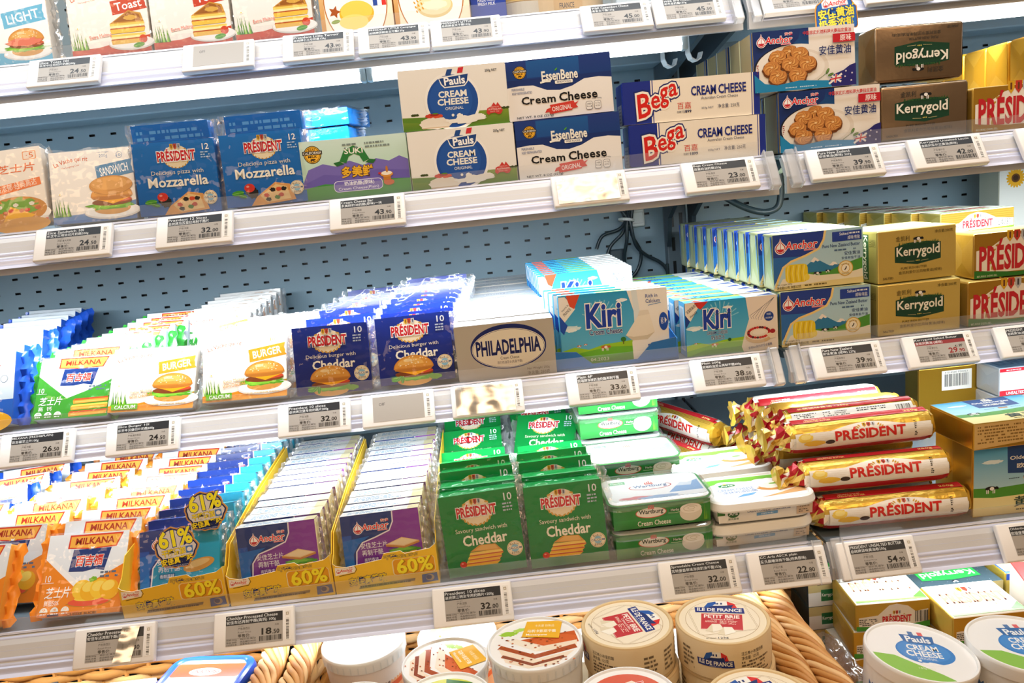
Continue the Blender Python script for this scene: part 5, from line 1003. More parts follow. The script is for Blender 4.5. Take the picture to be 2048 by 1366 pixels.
# --- salted butter with mountains
def art_anch(a, W, H):
    a.grad(0, 0, W, H, 'bcdcea', 'a7cfe2'); a.poly([(0, H), (W*.58, H), (W*.56, H*.84), (W*.50, H*.70), (W*.36, H*.60), (W*.2, H*.52), (W*.10, H*.42), (W*.04, H*.2), (0, H*.1)], '1a3a94'); a.poly([(0, H*.6), (W*.3, H*.58), (W*.15, H*.46), (W*.06, H*.3), (0, H*.1)], '2469b4')
    a.line([(W*.585, H), (W*.565, H*.84), (W*.51, H*.69), (W*.36, H*.585), (W*.2, H*.505), (W*.11, H*.41), (W*.05, H*.2), (W*.02, H*.06)], 3.0, 'f3d68a')
    a.poly([(W*.33, H*.36), (W*.46, H*.52), (W*.52, H*.47), (W*.62, H*.37), (W*.68, H*.42), (W*.78, H*.32), (W*.78, H*.26), (W*.33, H*.26)], '2a7cae'); a.poly([(W*.415, H*.47), (W*.455, H*.545), (W*.475, H*.53), (W*.515, H*.475), (W*.49, H*.46), (W*.47, H*.485), (W*.45, H*.45)], 'f3ece6'); a.poly([(W*.62, H*.37), (W*.66, H*.43), (W*.69, H*.42), (W*.72, H*.37), (W*.68, H*.38), (W*.66, H*.36)], 'f3ece6')
    a.poly([(W*.3, H*.28), (W*.62, H*.27), (W*.76, H*.36), (W*.99, H*.46), (W*.99, H*.26), (W*.86, H*.2), (W*.5, H*.19)], '4f9836'); a.poly([(W*.3, H*.29), (W*.5, H*.21), (W*.8, H*.2), (W*.99, H*.26), (W, 0), (W*.02, 0), (W*.1, H*.2)], 'f1ead6'); a.poly([(0, 0), (W, 0), (W, H*.11), (W*.6, H*.1), (0, H*.05)], 'e9d79a')
    a.rrect(W*.13, H*.12, W*.38, H*.45, 6, 'f0d21e'); [a.line([(W*(.16+.03*i), H*.14), (W*(.15+.03*i), H*.29), (W*(.165+.03*i), H*.43)], 1.5, 'd9b21a' if i % 2 else 'f7e26a') for i in range(7)]; a.ell(W*.37, H*.2, 3.5, 4.5, 'f5dd4a', 14)
    anchor(a, W*.03, H*.79, W*.46, cn=False); a.rrect(W*.66, H*.78, W*.985, H*.955, .8, '1f3f9c'); a.text('Salted', W*.74, H*.885, W*.84, H*.935, 'e9f0f8', bold=.02); a.fine(W*.85, H*.885, W*.97, H*.94, 1, 'e9f0f8', 3); a.text('咸味/有盐', W*.83, H*.80, W*.965, H*.87, 'e9f0f8', bold=.01)
    a.text('Pure New Zealand Butter', W*.55, H*.685, W*.965, H*.745, '1f3a7c', bold=.01); a.fine(W*.68, H*.60, W*.965, H*.655, 1, '4a6a94', 5); a.text('安佳黄油', W*.79, H*.525, W*.965, H*.59, '1f3a7c'); a.text('安佳有盐牛油', W*.76, H*.45, W*.965, H*.50, '1f3a7c')
    a.ell(W*.80, H*.29, W*.085, W*.085, 'd9ab3a', 28); a.ell(W*.80, H*.29, W*.076, W*.076, 'f3e6b8', 28); a.ell(W*.80, H*.29, W*.05, W*.05, 'd9ab3a', 22); a.ell(W*.80, H*.29, W*.043, W*.043, 'f6f0de', 22); a.line([(W*.79, H*.26), (W*.805, H*.29), (W*.81, H*.32)], 1.4, '2a2418'); a.text('MADE IN', W*.755, H*.36, W*.845, H*.385, '5a3f14', arc=70); a.text('ZEALAND', W*.755, H*.185, W*.845, H*.21, '5a3f14')
    cows(a, W*.48, H*.255, 9); cows(a, W*.60, H*.28, 6); a.text('Net weight 227g', W*.03, H*.085, W*.2, H*.12, '6a5a2c'); a.text('净含量227克 净重227克', W*.03, H*.02, W*.3, H*.075, '4a3f1c'); a.fine(W*.34, H*.03, W*.60, H*.08, 1, '6a5a2c', 8)
def top_anch(a, W, D): a.sheet(2, 1, W-2, D-1, 'dfe3b0*3'); a.line([(2, D*.75), (W*.7, D*.8)], 1.2, '3a5fb0')
def side_blue(q): pass
an = brick(.1200, .0400, .0735, 'd9dfa8*4', 'd3d79c*4', 'dfe3b0*3', art_anch, top_art=top_anch, fold='dde2b2*3', r=.0026)
# blue printed strip that wraps round onto the left end
s = MB(); s.add([(-.0013, .0295, .0715), (-.0013, .0375, .0715), (-.0013, .0350, .020), (-.0013, .0320, .004)], [(0, 1, 2, 3)], [tuple(hx(c) for c in ('2450c4', '2450c4', '5fb8ea', 'dbeaf0'))])
s.add([(-.0013, .0020, .0715), (-.0013, .0060, .0715), (-.0013, .0045, .030), (-.0013, .0025, .008)], [(0, 1, 2, 3)], [tuple(hx(c) for c in ('1c3f9c', '2450c4', '5fb8ea', 'dbeaf0'))])
an.append(('blue_strip', s, FOIL, 'blue stripe fading to white'))
g = 'butter bricks with a mountain picture'
p_ = make('butter_brick', an, 'lower butter brick with blue mountains and cows, front of the lower row', 'butter', g, (.3785, F3+.002, D3), (0, .5, 0))
row(p_, 9, (-.0037, .0412, .0003), 'mountain-picture butter brick, %s from the front of the lower row', (.3785, F3+.002, D3), (0, .2, 0), jit=.0008, seed=8)
p_ = dup(p_, 'upper butter brick with blue mountains and cows, front of the upper row', (.3748, F3+.012, D3+.0745), (0, .1, 0))
row(p_, 9, (-.0037, .0412, .0006), 'mountain-picture butter brick, %s from the front of the upper row', (.3740, F3+.012, D3+.0746), (0, .2, 0), jit=.001, seed=9)
# --- golden boxes with a green badge
def side_kerry(a, W, H): a.rect(W*.18, H*.06, W*.55, H*.94, '17502c'); a.text('Kerrygold', -H*.42+W*.36, H*.42, H*.42+W*.36, H*.58, 'f4efe0', bold=.04, rot=-90); a.text('金凯利', W*.58, H*.7, W*.9, H*.85, '5a5222')
kg = carton(.1110, .0450, .0690, 'e2c468*5', 'c9bc70*5', 'e2d48c*5', kerry('', '5a4a1c'), m=FOIL, r=.0014, side_art=side_kerry)
g = 'gold butter boxes with a green badge'
p_ = make('butter_box', kg, 'lower gold butter box with a green badge and cow, front of its row', 'butter', g, (.5075, F3, D3), (0, .3, 0))
row(p_, 4, (-.004, .047, .0002), 'gold butter box with a green badge, %s from the front of the lower row', (.5075, F3, D3), (0, .1, 0), jit=.001)
p_ = dup(p_, 'upper gold butter box with a green badge, turned a little to the right', (.5105, F3+.004, D3+.0700), (0, .2, 5))
dup(p_, 'gold butter box with a green badge, second of the upper row', (.5040, F3+.056, D3+.0702), (0, .1, 2))
# --- gold and white butter bricks at the right edge
pgb = brick(.1160, .0480, .0610, 'deb04a*5', 'd8ac54*5', 'e6ca74*5', lambda a, W, H: art_presbig(a, W, H), fold='cda040*5', r=.004)
g = 'gold, white and green butter bricks'
p_ = make('butter_brick', pgb, 'lower gold butter brick with big red letters, cut by the picture edge', 'butter', g, (.6285, F3, D3), (0, .4, 0))
p2_ = dup(p_, 'upper gold butter brick with big red letters, cut by the picture edge', (.6410, F3+.008, D3+.0618), (0, .3, 0))
for i in range(1, 5): dup(p_, 'gold butter brick with a white panel, %s of the lower row at the edge' % ORD[i], (.6285-.006*i, F3+.052*i, D3), (0, .2, 0))
# flat-lying bricks behind, four layers
def art_presflat(a, W, H):
    a.sheet(1, 1, W-1, H-1, 'b8943c*5'); [a.rect(1, H*(.55+.09*i), W-1, H*(.57+.09*i), '9a7a2a*5') for i in range(5)]; a.poly([(2, H*.12), (2, H*.42), (W*.25, H*.5), (W*.38, H*.82), (W*.5, H*.92), (W*.62, H*.82), (W*.75, H*.6), (W-2, H*.52), (W-2, H*.2)], 'efe9dc'); president(a, W*.50, H*.42, W*.40, out=None, fill=None, hs=.22, gold='b8922c', col='cf2630'); a.fine(W*.04, H*.18, W*.25, H*.42, 4, '4a4a44', 3); a.fine(W*.78, H*.25, W*.96, H*.52, 4, '4a4a44', 4); a.poly([(1, 0), (W-1, 0), (W-1, H*.18), (W*.6, H*.1), (1, H*.12)], '5a9c2c')
def top_presflat(a, W, D): a.sheet(4, 4, W-4, D-4, 'f1ede2'); president(a, W*.5, D*.5, W*.62, out=None, fill=None, hs=.24, col='d86a4c', gold='c9b47a'); a.poly([(4, 4), (W-4, 4), (W-4, D*.12), (4, D*.2)], '7ab83a')
pf = brick(.1140, .0600, .0345, 'dcc068*5', 'd8c878*6', 'efe9da', art_presflat, top_art=top_presflat, fold='d0bf62*6', r=.003)
g = 'butter bricks lying in layers behind'
p_ = None
for L in range(4):
    for i in range(6):
        lab = 'flat-lying gold butter brick, %s from the front of the %s layer' % (ORD[i], ('bottom', 'second', 'third', 'top')[L]); loc = (.6780-.0115*i+.004*(L % 2), .285+.062*i-.02*L-(.0 if L < 3 else .05), D3+.0355*L)
        if i > 3 and L == 3: pass
        if loc[1]+.06 > .548: continue
        if p_ is None: p_ = make('butter_brick', pf, lab, 'butter', g, loc, (0, 0, 1))
        else: dup(p_, lab, loc, (0, 0, 1))
def art_sun(a, W, H):
    a.sheet(0, 0, W, H, 'f2f3ea'); a.rect(0, 0, W, H*.25, '6aa83a'); n = 18
    for k in range(n): t = 2*PI*k/n; a.ell(W*.5+11*math.cos(t), H*.86+11*math.sin(t), 7, 2.6, 'f2b41e', 10, rot=math.degrees(t))
    a.ell(W*.5, H*.86, 8, 8, '6a3f14', 18); a.ell(W*.5, H*.86, 5, 5, '3f260c', 14)
make('spread_carton', carton(.060, .06, .196, 'f2f3ea', 'e6e9d8', 'f2f3ea', art_sun), 'white and yellow carton with a sunflower at the right edge, behind the butter', 'carton', None, (.9450, .44, D3))
# ================================================================== lowest tier
D4 = SH[4][1]-.0018; F4 = SH[4][0]+.020
def f_slices(a, W, H):
    a.blob(W*.62, H*.14, W*.26, H*.05, 'c9822c', 3, .15); a.ell(W*.60, H*.15, W*.25, H*.05, 'e8553a', 26); a.ell(W*.58, H*.19, W*.16, H*.03, 'f6d44a', 20)
    for i, x in enumerate((.5, .6, .72, .84)): a.ell(W*x, H*(.30-.02*(i % 2)), W*.12, H*.12, 'f2b41c' if i % 2 else 'f7c832', 22, rot=20); a.ell(W*(x-.02), H*.33, W*.08, H*.06, 'fadb62', 16, rot=20)
    a.blob(W*.62, H*.42, W*.05, H*.03, '7cb82c', 5, .3); a.poly([(0, 0), (W*.5, 0), (W*.5, H*.045), (0, H*.035)], 'e3742a'); a.rect(W*.12, H*.005, W*.26, H*.03, '2a2c5c'); a.text('CHEESE SLICES', W*.36, H*.004, W*.72, H*.03, '2a1c14', bold=.04)
mo = slices(.096, .020, .096, 'eef3f8', 'f0a640', 'eef3f8', milkana('', 'f08a1c', f_slices, '鲜脂50%'), seal='f08c28', sealw=.013, seed=31)
g = 'orange and white sealed slice packs'
p_ = make('cheese_slice_pack', mo, 'orange and white slice pack, front of the row beside the yellow trays', 'cheese pack', g, (-.5690, F4-.002, D4+.0125), (36, 2, 0))
row(p_, 11, (.0034, .037, .0006), 'orange and white slice pack, %s in the row beside the yellow trays', (-.5690, F4-.002, D4+.0125), (33, 2, 0), jit=.004, seed=2)
for i, (x, y, z, tz) in enumerate(((-.710, 0, .012, -4), (-.694, .052, .0125, -3), (-.684, .090, .013, -2), (-.680, .128, .013, 2), (-.672, .165, .013, 0), (-.668, .205, .013, 3), (-.664, .245, .0135, -2), (-.660, .285, .0135, 2), (-.657, .325, .0135, 0))):
    dup(p_, 'orange and white slice pack, %s from the front of the far left row' % ORD[i], (x, F4+y, D4+z), (33, 1.5, tz))
mb2 = slices(.100, .020, .096, '2f6fc8', '2257c8', 'e6eef5', milkana('', '2f78c8', f_sand, '原味'), seal='2257c8', sealw=.013, seed=33)
p_ = make('cheese_slice_pack', mb2, 'blue slice pack at the far left of the lowest tier, front of its row', 'cheese pack', 'blue slice packs at the far left of the lowest tier', (-.800, F4+.15, D4+.013), (30, 2, -3))
for i in (1, 2, 3): dup(p_, 'blue slice pack at the far left of the lowest tier, %s of its row' % ORD[i], (-.800+.008*i, F4+.15+.045*i, D4+.013), (28, -2, 4))
# --- anchor-drop packs in yellow trays
def art_drop(c0, c1, c2, food, txt, kind):
    def art(a, W, H):
        a.grad(0, 0, W, H, c0, c1, True); a.poly([(0, H), (W*.66, H), (W*.655, H*.84), (W*.60, H*.72), (W*.42, H*.64), (W*.25, H*.58), (W*.16, H*.45), (W*.13, 0), (0, 0)], '15327c'); a.grad(0, 0, W*.12, H*.7, '1a86d8', '1c4aa8'); a.poly([(0, H*.62), (W*.35, H*.66), (W*.2, H*.55), (W*.12, H*.4), (0, H*.2)], '1d66bc')
        a.line([(W*.665, H), (W*.66, H*.84), (W*.605, H*.71), (W*.42, H*.63), (W*.25, H*.57), (W*.165, H*.44), (W*.13, H*.1)], 1.6, 'efe6f0'); a.grad(W*.55, 0, W*.98, H*.4, c2, c0) if 0 else None
        anchor(a, W*.16, H*.80, W*.44, out=('ffffff', .06)); a.text('安佳芝士片', W*.22, H*.47, W*.56, H*.56, 'f4eef6', bold=.01); a.text('再制干酪', W*.23, H*.36, W*.50, H*.45, 'f4eef6', bold=.01); a.rect(W*.24, H*.26, W*.44, H*.335, c2); a.text(txt, W*.25, H*.27, W*.43, H*.325, 'f4eef6', bold=.01)
        food(a, W, H); a.ell(W*.40, H*.10, W*.07, W*.07, 'c8862c', 20); a.ell(W*.40, H*.10, W*.045, W*.045, 'f4ead2', 16)
    return art
def top_drop(a, W, D): a.sheet(0, 0, W, D, 'f4f2ec'); a.fine(W*.08, D*.15, W*.72, D*.8, 3, '7aa8cc', 6); a.rect(W*.86, 0, W, D, 'efe2b4')
pp = slices(.094, .021, .078, '8a4aa8', 'f0dfae', 'f6f2e6', art_drop('7a3296', '8c3ca4', '6a2a8a', lambda a, W, H: toast(a, W*.76, H*.40, W*.42), '高钙香浓', 0), seed=35, sealw=.008, top_art=top_drop)
g1 = 'purple and blue slice packs in yellow trays'
ta = slices(.096, .021, .078, '1a5fb4', '2fa6cc', 'eef3f6', art_drop('1f8cb4', '2fa8cc', '1a6f9c', lambda a, W, H: (a.ell(W*.74, H*.42, W*.2, H*.09, 'd99a4a', 24, rot=12), a.ell(W*.72, H*.44, W*.16, H*.05, 'ecc07a', 20, rot=12)), '香醇原味', 1), seed=37, sealw=.007,
            top_art=lambda a, W, D: (a.sheet(0, 0, W, D, '2a56c0'), a.rect(W*.42, D*.1, W*.66, D*.9, 'f2f4f6'), a.rect(W*.70, 0, W, D, '66c4de'), a.fine(W*.05, D*.2, W*.38, D*.8, 2, 'b9cdf0', 4)))
def tray(W, H, D):
    """low yellow tray, its front stepping up to the right"""
    w = W*1000; f = MB(); pts = [(0, 0), (w, 0), (w, 50), (w*.94, 45), (w*.70, 42), (w*.66, 46), (w*.50, 45), (w*.47, 38), (w*.12, 33), (w*.03, 36), (0, 40)]
    n = len(pts); f.add([(x/1000, 0, y/1000) for x, y in pts]+[(x/1000, .0008, y/1000) for x, y in pts], [tuple(range(n)), tuple(range(2*n-1, n-1, -1))]+[(i, i+n, (i+1) % n+n, (i+1) % n) for i in range(n)], [hx('f8cc3c'), hx('f4f2ee')]+[hx('f6ead0')]*n)
    a = Art(f)
    a.poly([(w*.015, 24), (w*.2, 26), (w*.22, 31), (w*.21, 34.5), (w*.12, 32.5), (w*.02, 34.5)], 'f7f3ec'); anchor(a, w*.03, 29.5, w*.155, out=None, col='d8402c'); a.line([(w*.21, 34), (w*.225, 29), (w*.2, 25), (w*.05, 23)], .7, '5a3f14')
    a.text('安佳真芝味', w*.14, 10, w*.50, 20, 'f6d72c', bold=.06, out=('1a2f6e', .05), rot=3); a.poly([(w*.22, 4), (w*.76, 6.5), (w*.77, 9.8), (w*.235, 8)], '8a7440'); a.fine(w*.24, 4.8, w*.75, 8.6, 1, '3f3418', 4, .9)
    a.rrect(w*.565, 15.5, w*.975, 36, 4, 'f7e7b4'); a.rrect(w*.575, 16, w*.97, 35.5, 3.8, 'e8a42a'); a.text('60%', w*.62, 17.5, w*.955, 34.5, 'b8860c', bold=.07, rot=2); a.text('60%', w*.61, 18, w*.945, 35, 'fff23a', bold=.05, rot=2)
    a.text('干酪', w*.50, 37, w*.62, 42.5, 'f3cf3a', bold=.05, out=('1a2f6e', .06), rot=2); a.text('添加量约占', w*.62, 38, w*.82, 41.5, 'f3cf3a', bold=.03, out=('3a3f5e', .06), rot=2)
    a.poly([(w*.83, 2.5), (w*.985, 3.5), (w*.98, 14), (w*.835, 13)], '35579c'); a.ell(w*.91, 8.5, 5, 4.2, 'b9a080', 14); a.ell(w*.90, 9, 3.4, 3, '2a3f7c', 12)
    out = [('tray_front', f, CARD)]
    b = MB(); b.box(0, W, .0008, D, 0, .0012, 'f4f1ea'); out.append(('tray_floor', b, CARD))
    for x in (0, W-.0009):
        s = MB(); s.prism([(.0009, .0012), (D, .0012), (D, .088), (D*.5, .080), (.030, .066), (.012, .046), (.0009, .040 if x == 0 else .050)], x, x+.0009, 'f8cc3c'); out.append(('tray_side', s, CARD))
    return out
g2 = 'yellow display trays with big yellow figures'
tr = make('display_tray', tray(.1230, .05, .33), 'yellow card tray reading 60%, leftmost of three, holding blue and teal packs', 'tray', g2, (-.4680, F4-.004, D4), (0, -.6, 0))
dup(tr, 'yellow card tray reading 60%, middle one of three', (-.3425, F4-.004, D4), (0, -.4, 0)); dup(tr, 'yellow card tray reading 60%, rightmost of three', (-.2180, F4-.004, D4), (0, -.4, 0))
p_ = make('cheese_slice_pack', ta, 'blue and teal film-wrapped pack behind the figures 61%, front of the left tray', 'cheese pack', 'blue and teal slice packs', (-.4545, F4+.014, D4+.0135), (24, -.6, 0))
row(p_, 13, (.0005, .034, .0006), 'blue and teal slice pack, %s from the front of the left tray', (-.4545, F4+.012, D4+.0135), (18, -.6, 0), jit=.0014, seed=11)
p_ = make('cheese_slice_pack', pp, 'purple and blue sandwich-picture pack, front of the middle tray', 'cheese pack', g1, (-.3300, F4+.008, D4+.0090), (10, -1, 0))
row(p_, 15, (.0004, .0224, .0002), 'purple and blue white-topped slice pack, %s in the middle tray', (-.3300, F4+.024, D4+.0042), (1, -.6, 0), jit=.0014, seed=12)
p_ = dup(p_, 'purple and blue sandwich-picture pack, front of the right tray', (-.2060, F4+.008, D4+.0090), (10, -1, 0))
row(p_, 15, (.0003, .0224, .0002), 'purple and blue white-topped slice pack, %s in the right tray', (-.2060, F4+.024, D4+.0042), (1, -.6, 0), jit=.0014, seed=13)
def badge61():
    n = 40; pts = []
    for i in range(n): t = 2*PI*i/n; r = 1+.05*math.cos(6*t+.6)+.04*math.cos(11*t); pts.append((26+25*r*math.cos(t), 26+24*r*math.sin(t)))
    b = MB(); b.add([(x/1000, 0, y/1000) for x, y in pts]+[(x/1000, .0010, y/1000) for x, y in pts], [tuple(range(n)), tuple(range(2*n-1, n-1, -1))]+[(i, i+n, (i+1) % n+n, (i+1) % n) for i in range(n)], 'c98f4a')
    a = Art(b); k = lambda s_: [(26+(x-26)*s_, 26+(y-26)*s_) for x, y in pts]; a.poly(k(.93), '1f2a5c'); a.poly(k(.86), 'd9d3ce'); a.poly([(x, min(y, 15)) for x, y in k(.9)], '182454')
    a.text('61%', 7, 28, 45, 46, 'f6e82a', bold=.06, rot=4, out=('26357a', .045)); a.text('干酪添加', 9, 17.5, 36, 25, 'f4d92c', bold=.06, rot=4, out=('1c1c24', .04)); a.text('安佳真芝味', 7, 8, 44, 15.5, 'f4d92c', bold=.05, rot=4, out=('0c1230', .04)); a.fine(12, 3.5, 40, 6.5, 2, '9aa4c4', 3); a.rect(37, 18, 45, 26, '4a78b8'); a.ell(41, 22, 3, 2.6, 'e8e2d8', 10)
    s = MB(); s.box(.018, .030, .0010, .016, .010, .0106, 'e6ecf0'); return [('printed_card', b, CARD), ('hanger_strip', s, CLEARP)]
p_ = make('shelf_badge', badge61(), 'round die-cut badge reading 61%, front one, over the blue and teal packs', 'sign', 'badges reading 61%', (-.4180, F4-.010, D4+.055), (16, -3, 0))
dup(p_, 'round die-cut badge reading 61%, rear one, half covered by the front badge', (-.3950, F4+.036, D4+.078), (14, -3, 0))
# --- green sandwich packs
def f_stick(a, W, H): sticks(a, W*.46, H*.22, W*.50)
pgk = slices(.0930, .024, .0990, '0f8a3c', '12913f', '1c9a48', art_presb('Savoury sandwich with', 'Cheddar', f_stick, '0b7a34', '118a3e'), seed=41, sealw=.012)
g = 'green sandwich cheese packs'
p_ = make('cheese_slice_pack', pgk, 'green film-wrapped sandwich cheese pack beside the yellow tray, front of the left row', 'cheese pack', g, (-.0835, F4, D4+.0025), (5, -2.2, 0))
q_ = dup(p_, 'green film-wrapped sandwich cheese pack beside the clear-lidded tubs, front of the right row', (.0150, F4, D4+.003), (6, -.6, 0))
for i, (y, z, le) in enumerate(((.030, .003, 4), (.068, .006, 12), (.100, .007, 15))):
    dup(p_, 'green sandwich cheese pack, %s from the front of the left row' % ORD[i+1], (-.0850-.002*i, F4+y, D4+z), (le, -1, 0)); dup(p_, 'green sandwich cheese pack, %s from the front of the right row' % ORD[i+1], (.0150-.001*i, F4+y+.003, D4+z), (le+2, -.5, 0))
for i, (x, y, z, le, tz) in enumerate(((-.0960, .150, .033, 62, 0), (-.0980, .235, .036, 60, 1), (-.098, .325, .036, 58, 0))): dup(p_, 'green sandwich cheese pack lying back, %s of the left row' % ('nearest', 'middle', 'farthest')[i], (x, F4+y, D4+z), (le, 0, tz))
for i, (x, y, z, le, tz) in enumerate(((.0160, .142, .033, 62, 0), (.006, .250, .044, 58, -12), (.015, .335, .036, 58, 3))): dup(p_, 'green sandwich cheese pack lying back, %s of the right row' % ('nearest', 'middle, twisted', 'farthest')[i], (x, F4+y, D4+z), (le, 0, tz))

# --- rectangular tubs
def rr_loop(W, D, r, ins, z, n=5):
    pts = []
    for cx, cy_, a in ((W-r, r, -90), (W-r, D-r, 0), (r, D-r, 90), (r, r, 180)):
        for t in range(n+1):
            q = R(a+90*t/n); pts.append((cx+(r-ins)*math.cos(q), cy_+(r-ins)*math.sin(q), z))
    return pts
def rr_body(mb, W, D, r, levels, col, cap0=True, cap1=True, n=5, mi=0):
    """stack of rounded rectangles: levels of (inset, z)"""
    k = 4*(n+1); vs = []
    for ins, z in levels: vs += rr_loop(W, D, r, ins, z, n)
    fs = [(j*k+i, j*k+(i+1) % k, (j+1)*k+(i+1) % k, (j+1)*k+i) for j in range(len(levels)-1) for i in range(k)]
    if cap0: fs.append(tuple(range(k-1, -1, -1)))
    if cap1: fs.append(tuple(range((len(levels)-1)*k, len(levels)*k)))
    mb.add(vs, fs, col, mi)
def tub(W, D, H, r, body, front, topart, clearlid, lidcol='f4f4f0', taper=.006):
    """rectangular spread tub: body with printed sides, sealing film, lid with a rolled rim"""
    b = MB(); hb = H-.006; rr_body(b, W, D, r, [(taper+.003, 0), (taper, .002), (.003, hb-.003), (.001, hb), (.003, hb)], body)
    mpf = lambda x, y, z: (x/1000, taper-(taper-.003)*(y/1000/hb)-.0004-z, y/1000)
    front(Art(b, mpf), W*1000, hb*1000)
    out = [('tub', b, GLOSSTUB)]
    f = MB(); rr_body(f, W, D, r, [(.004, hb), (.004, hb+.0008)], 'f6f7f6'); topart(Art(f, lambda x, y, z: (x/1000, y/1000, hb+.0008+z)), W*1000, D*1000)
    l = MB(); rr_body(l, W, D, r, [(-.0012, hb-.006), (-.0022, hb-.0035), (-.0012, hb+.0005), (.0, hb+.0042), (.0022, hb+.0056), (.0046, hb+.0052), (.006, hb+.0036)], lidcol if not clearlid else 'ffffff', cap0=False, cap1=True)
    if clearlid: out += [('printed_film', f, GLOSSTUB), ('lid', l, CLEARP)]
    else:
        topart(Art(l, lambda x, y, z: (x/1000, y/1000, hb+.0036+z)), W*1000, D*1000); out.append(('lid', l, GLOSSTUB))
    return out
GLOSSTUB = mat('glossy_tub', .28, coat=.3)
def castle(a, cx, cy_, w, c='d23a34'):
    for dx, h in ((-.3, .5), (-.1, .8), (.08, 1.0), (.28, .6)): a.rect(cx+w*(dx-.06), cy_, cx+w*(dx+.06), cy_+w*.5*h, c); a.poly([(cx+w*(dx-.09), cy_+w*.5*h), (cx+w*(dx+.09), cy_+w*.5*h), (cx+w*dx, cy_+w*(.5*h+.25))], c)
    a.rect(cx-w*.4, cy_-w*.05, cx+w*.4, cy_+w*.12, c)
def wart(a, cx, cy_, w, tc, ring='d23a34', fill=None):
    if fill: a.ell(cx, cy_, w*.56, w*.2, fill, 30)
    a.ring(cx, cy_, w*.58, w*.22, w*.03, ring, 36, 150, 400); castle(a, cx, cy_+w*.16, w*.3, ring); a.text('Wartburg', cx-w*.45, cy_-w*.09, cx+w*.45, cy_+w*.13, tc, bold=.03)
def wf(a, W, H):
    a.sheet(6, .6, W-6, H-2, '2c8a3c'); a.grad(8, .8, W-8, H*.4, '1f7a30', '2f9440'); wart(a, W*.40, H*.62, W*.25, '1a2f24', fill='f3f0e8'); a.text('Cream Cheese', W*.27, H*.10, W*.58, H*.30, 'f3f3ea', bold=.02)
    a.poly([(W*.57, H*.56), (W*.70, H*.60), (W*.70, H*.72), (W*.57, H*.66)], '24602c'); a.text('Herbs', W*.585, H*.58, W*.66, H*.68, 'eef0e6', bold=.02); a.line([(W*.56, H*.52), (W*.62, H*.50), (W*.7, H*.54)], .6, 'd9e2c0')
    a.ell(W*.77, H*.46, W*.105, H*.36, 'e3ded2', 26); a.ell(W*.77, H*.62, W*.10, H*.2, 'f7f4ec', 26); a.ring(W*.77, H*.62, W*.07, H*.13, 1.0, 'd9d4c4', 24, 20, 300); a.ring(W*.775, H*.63, W*.035, H*.07, .8, 'd9d4c4', 20); grass(a, W*.88, H*.1, W*.06, H*.7, 3, 8)
def wt(a, W, D):
    a.sheet(7, 7, W-7, D-7, 'fbfbfb'); a.poly([(W*.62, D*.30), (W*.78, D*.62), (W*.84, D*.58), (W*.95, D*.66), (W*.95, D*.30)], '8fb4e0'); a.poly([(W*.72, D*.5), (W*.78, D*.62), (W*.84, D*.58), (W*.90, D*.62), (W*.86, D*.48)], 'dfe9f5'); wart(a, W*.48, D*.58, W*.36, '6f86b4', ring='d84a44')
    a.blob(W*.3, D*.22, W*.16, D*.05, 'e0868a', 4, .3); a.blob(W*.5, D*.2, W*.2, D*.05, '9fb9dc', 5, .3); a.rect(W*.10, D*.74, W*.26, D*.84, '6aa87a'); a.text('Herbs', W*.12, D*.76, W*.24, D*.82, 'f3f3ea'); a.fine(W*.3, D*.12, W*.9, D*.17, 1, '7aa0cc', 3)
wa = tub(.1280, .0900, .0378, .016, '2c7f3a', wf, wt, True)
g = 'green clear-lidded cream cheese tubs'
X4, Y4 = .1105, F4-.004
p_ = make('cheese_tub', wa, 'green clear-lidded tub, lower one of the front pair, its foot behind the lip', 'tub', g, (X4+.001, Y4, D4))
dup(p_, 'green clear-lidded tub, upper one of the front pair', (X4, Y4-.002, D4+.0382), (0, 0, .5))
for L in range(2): dup(p_, 'green clear-lidded tub, %s one of the middle pair behind the front pair' % ('lower', 'upper')[L], (.1105, Y4+.138+.006*L, D4+.0382*L), (0, 0, 1))
for L in range(4): dup(p_, 'green clear-lidded tub, %s of the tall rear stack under the third tier' % ('lowest', 'second from below', 'third from below', 'topmost')[L], (.1040, Y4+.236, D4+.0382*L), (0, 0, (-1)**L))
def af(a, W, H):
    a.poly([(8, 3), (W*.14, 3), (W*.16, H*.6), (W*.08, H-2), (6, H-2)], 'f7f7f2'); a.rect(6, H*.55, W*.12, H-3, '2f7a3c'); a.ell(W*.2, H*.60, W*.055, H*.22, '17683a', 24); a.text('Arla', W*.16, H*.52, W*.24, H*.70, 'ffffff', bold=.03); a.text('爱氏晨曦', W*.15, H*.25, W*.25, H*.36, '17683a')
    a.text('CREAM CHEESE', W*.33, H*.58, W*.55, H*.72, '2c4f94'); a.text('涂抹奶油奶酪', W*.57, H*.58, W*.74, H*.72, '2c4f94'); a.poly([(W*.42, H*.35), (W*.62, H*.38), (W*.62, H*.54), (W*.42, H*.51)], '6aa4d8'); a.text('原味', W*.46, H*.4, W*.58, H*.49, 'eef4fa'); a.rect(W*.80, H*.2, W*.95, H*.85, 'd9bfa0'); a.text('100%', W*.83, H*.58, W*.92, H*.74, '4a3a2a'); a.fine(W*.82, H*.28, W*.93, H*.5, 2, '6a5a48', 2)
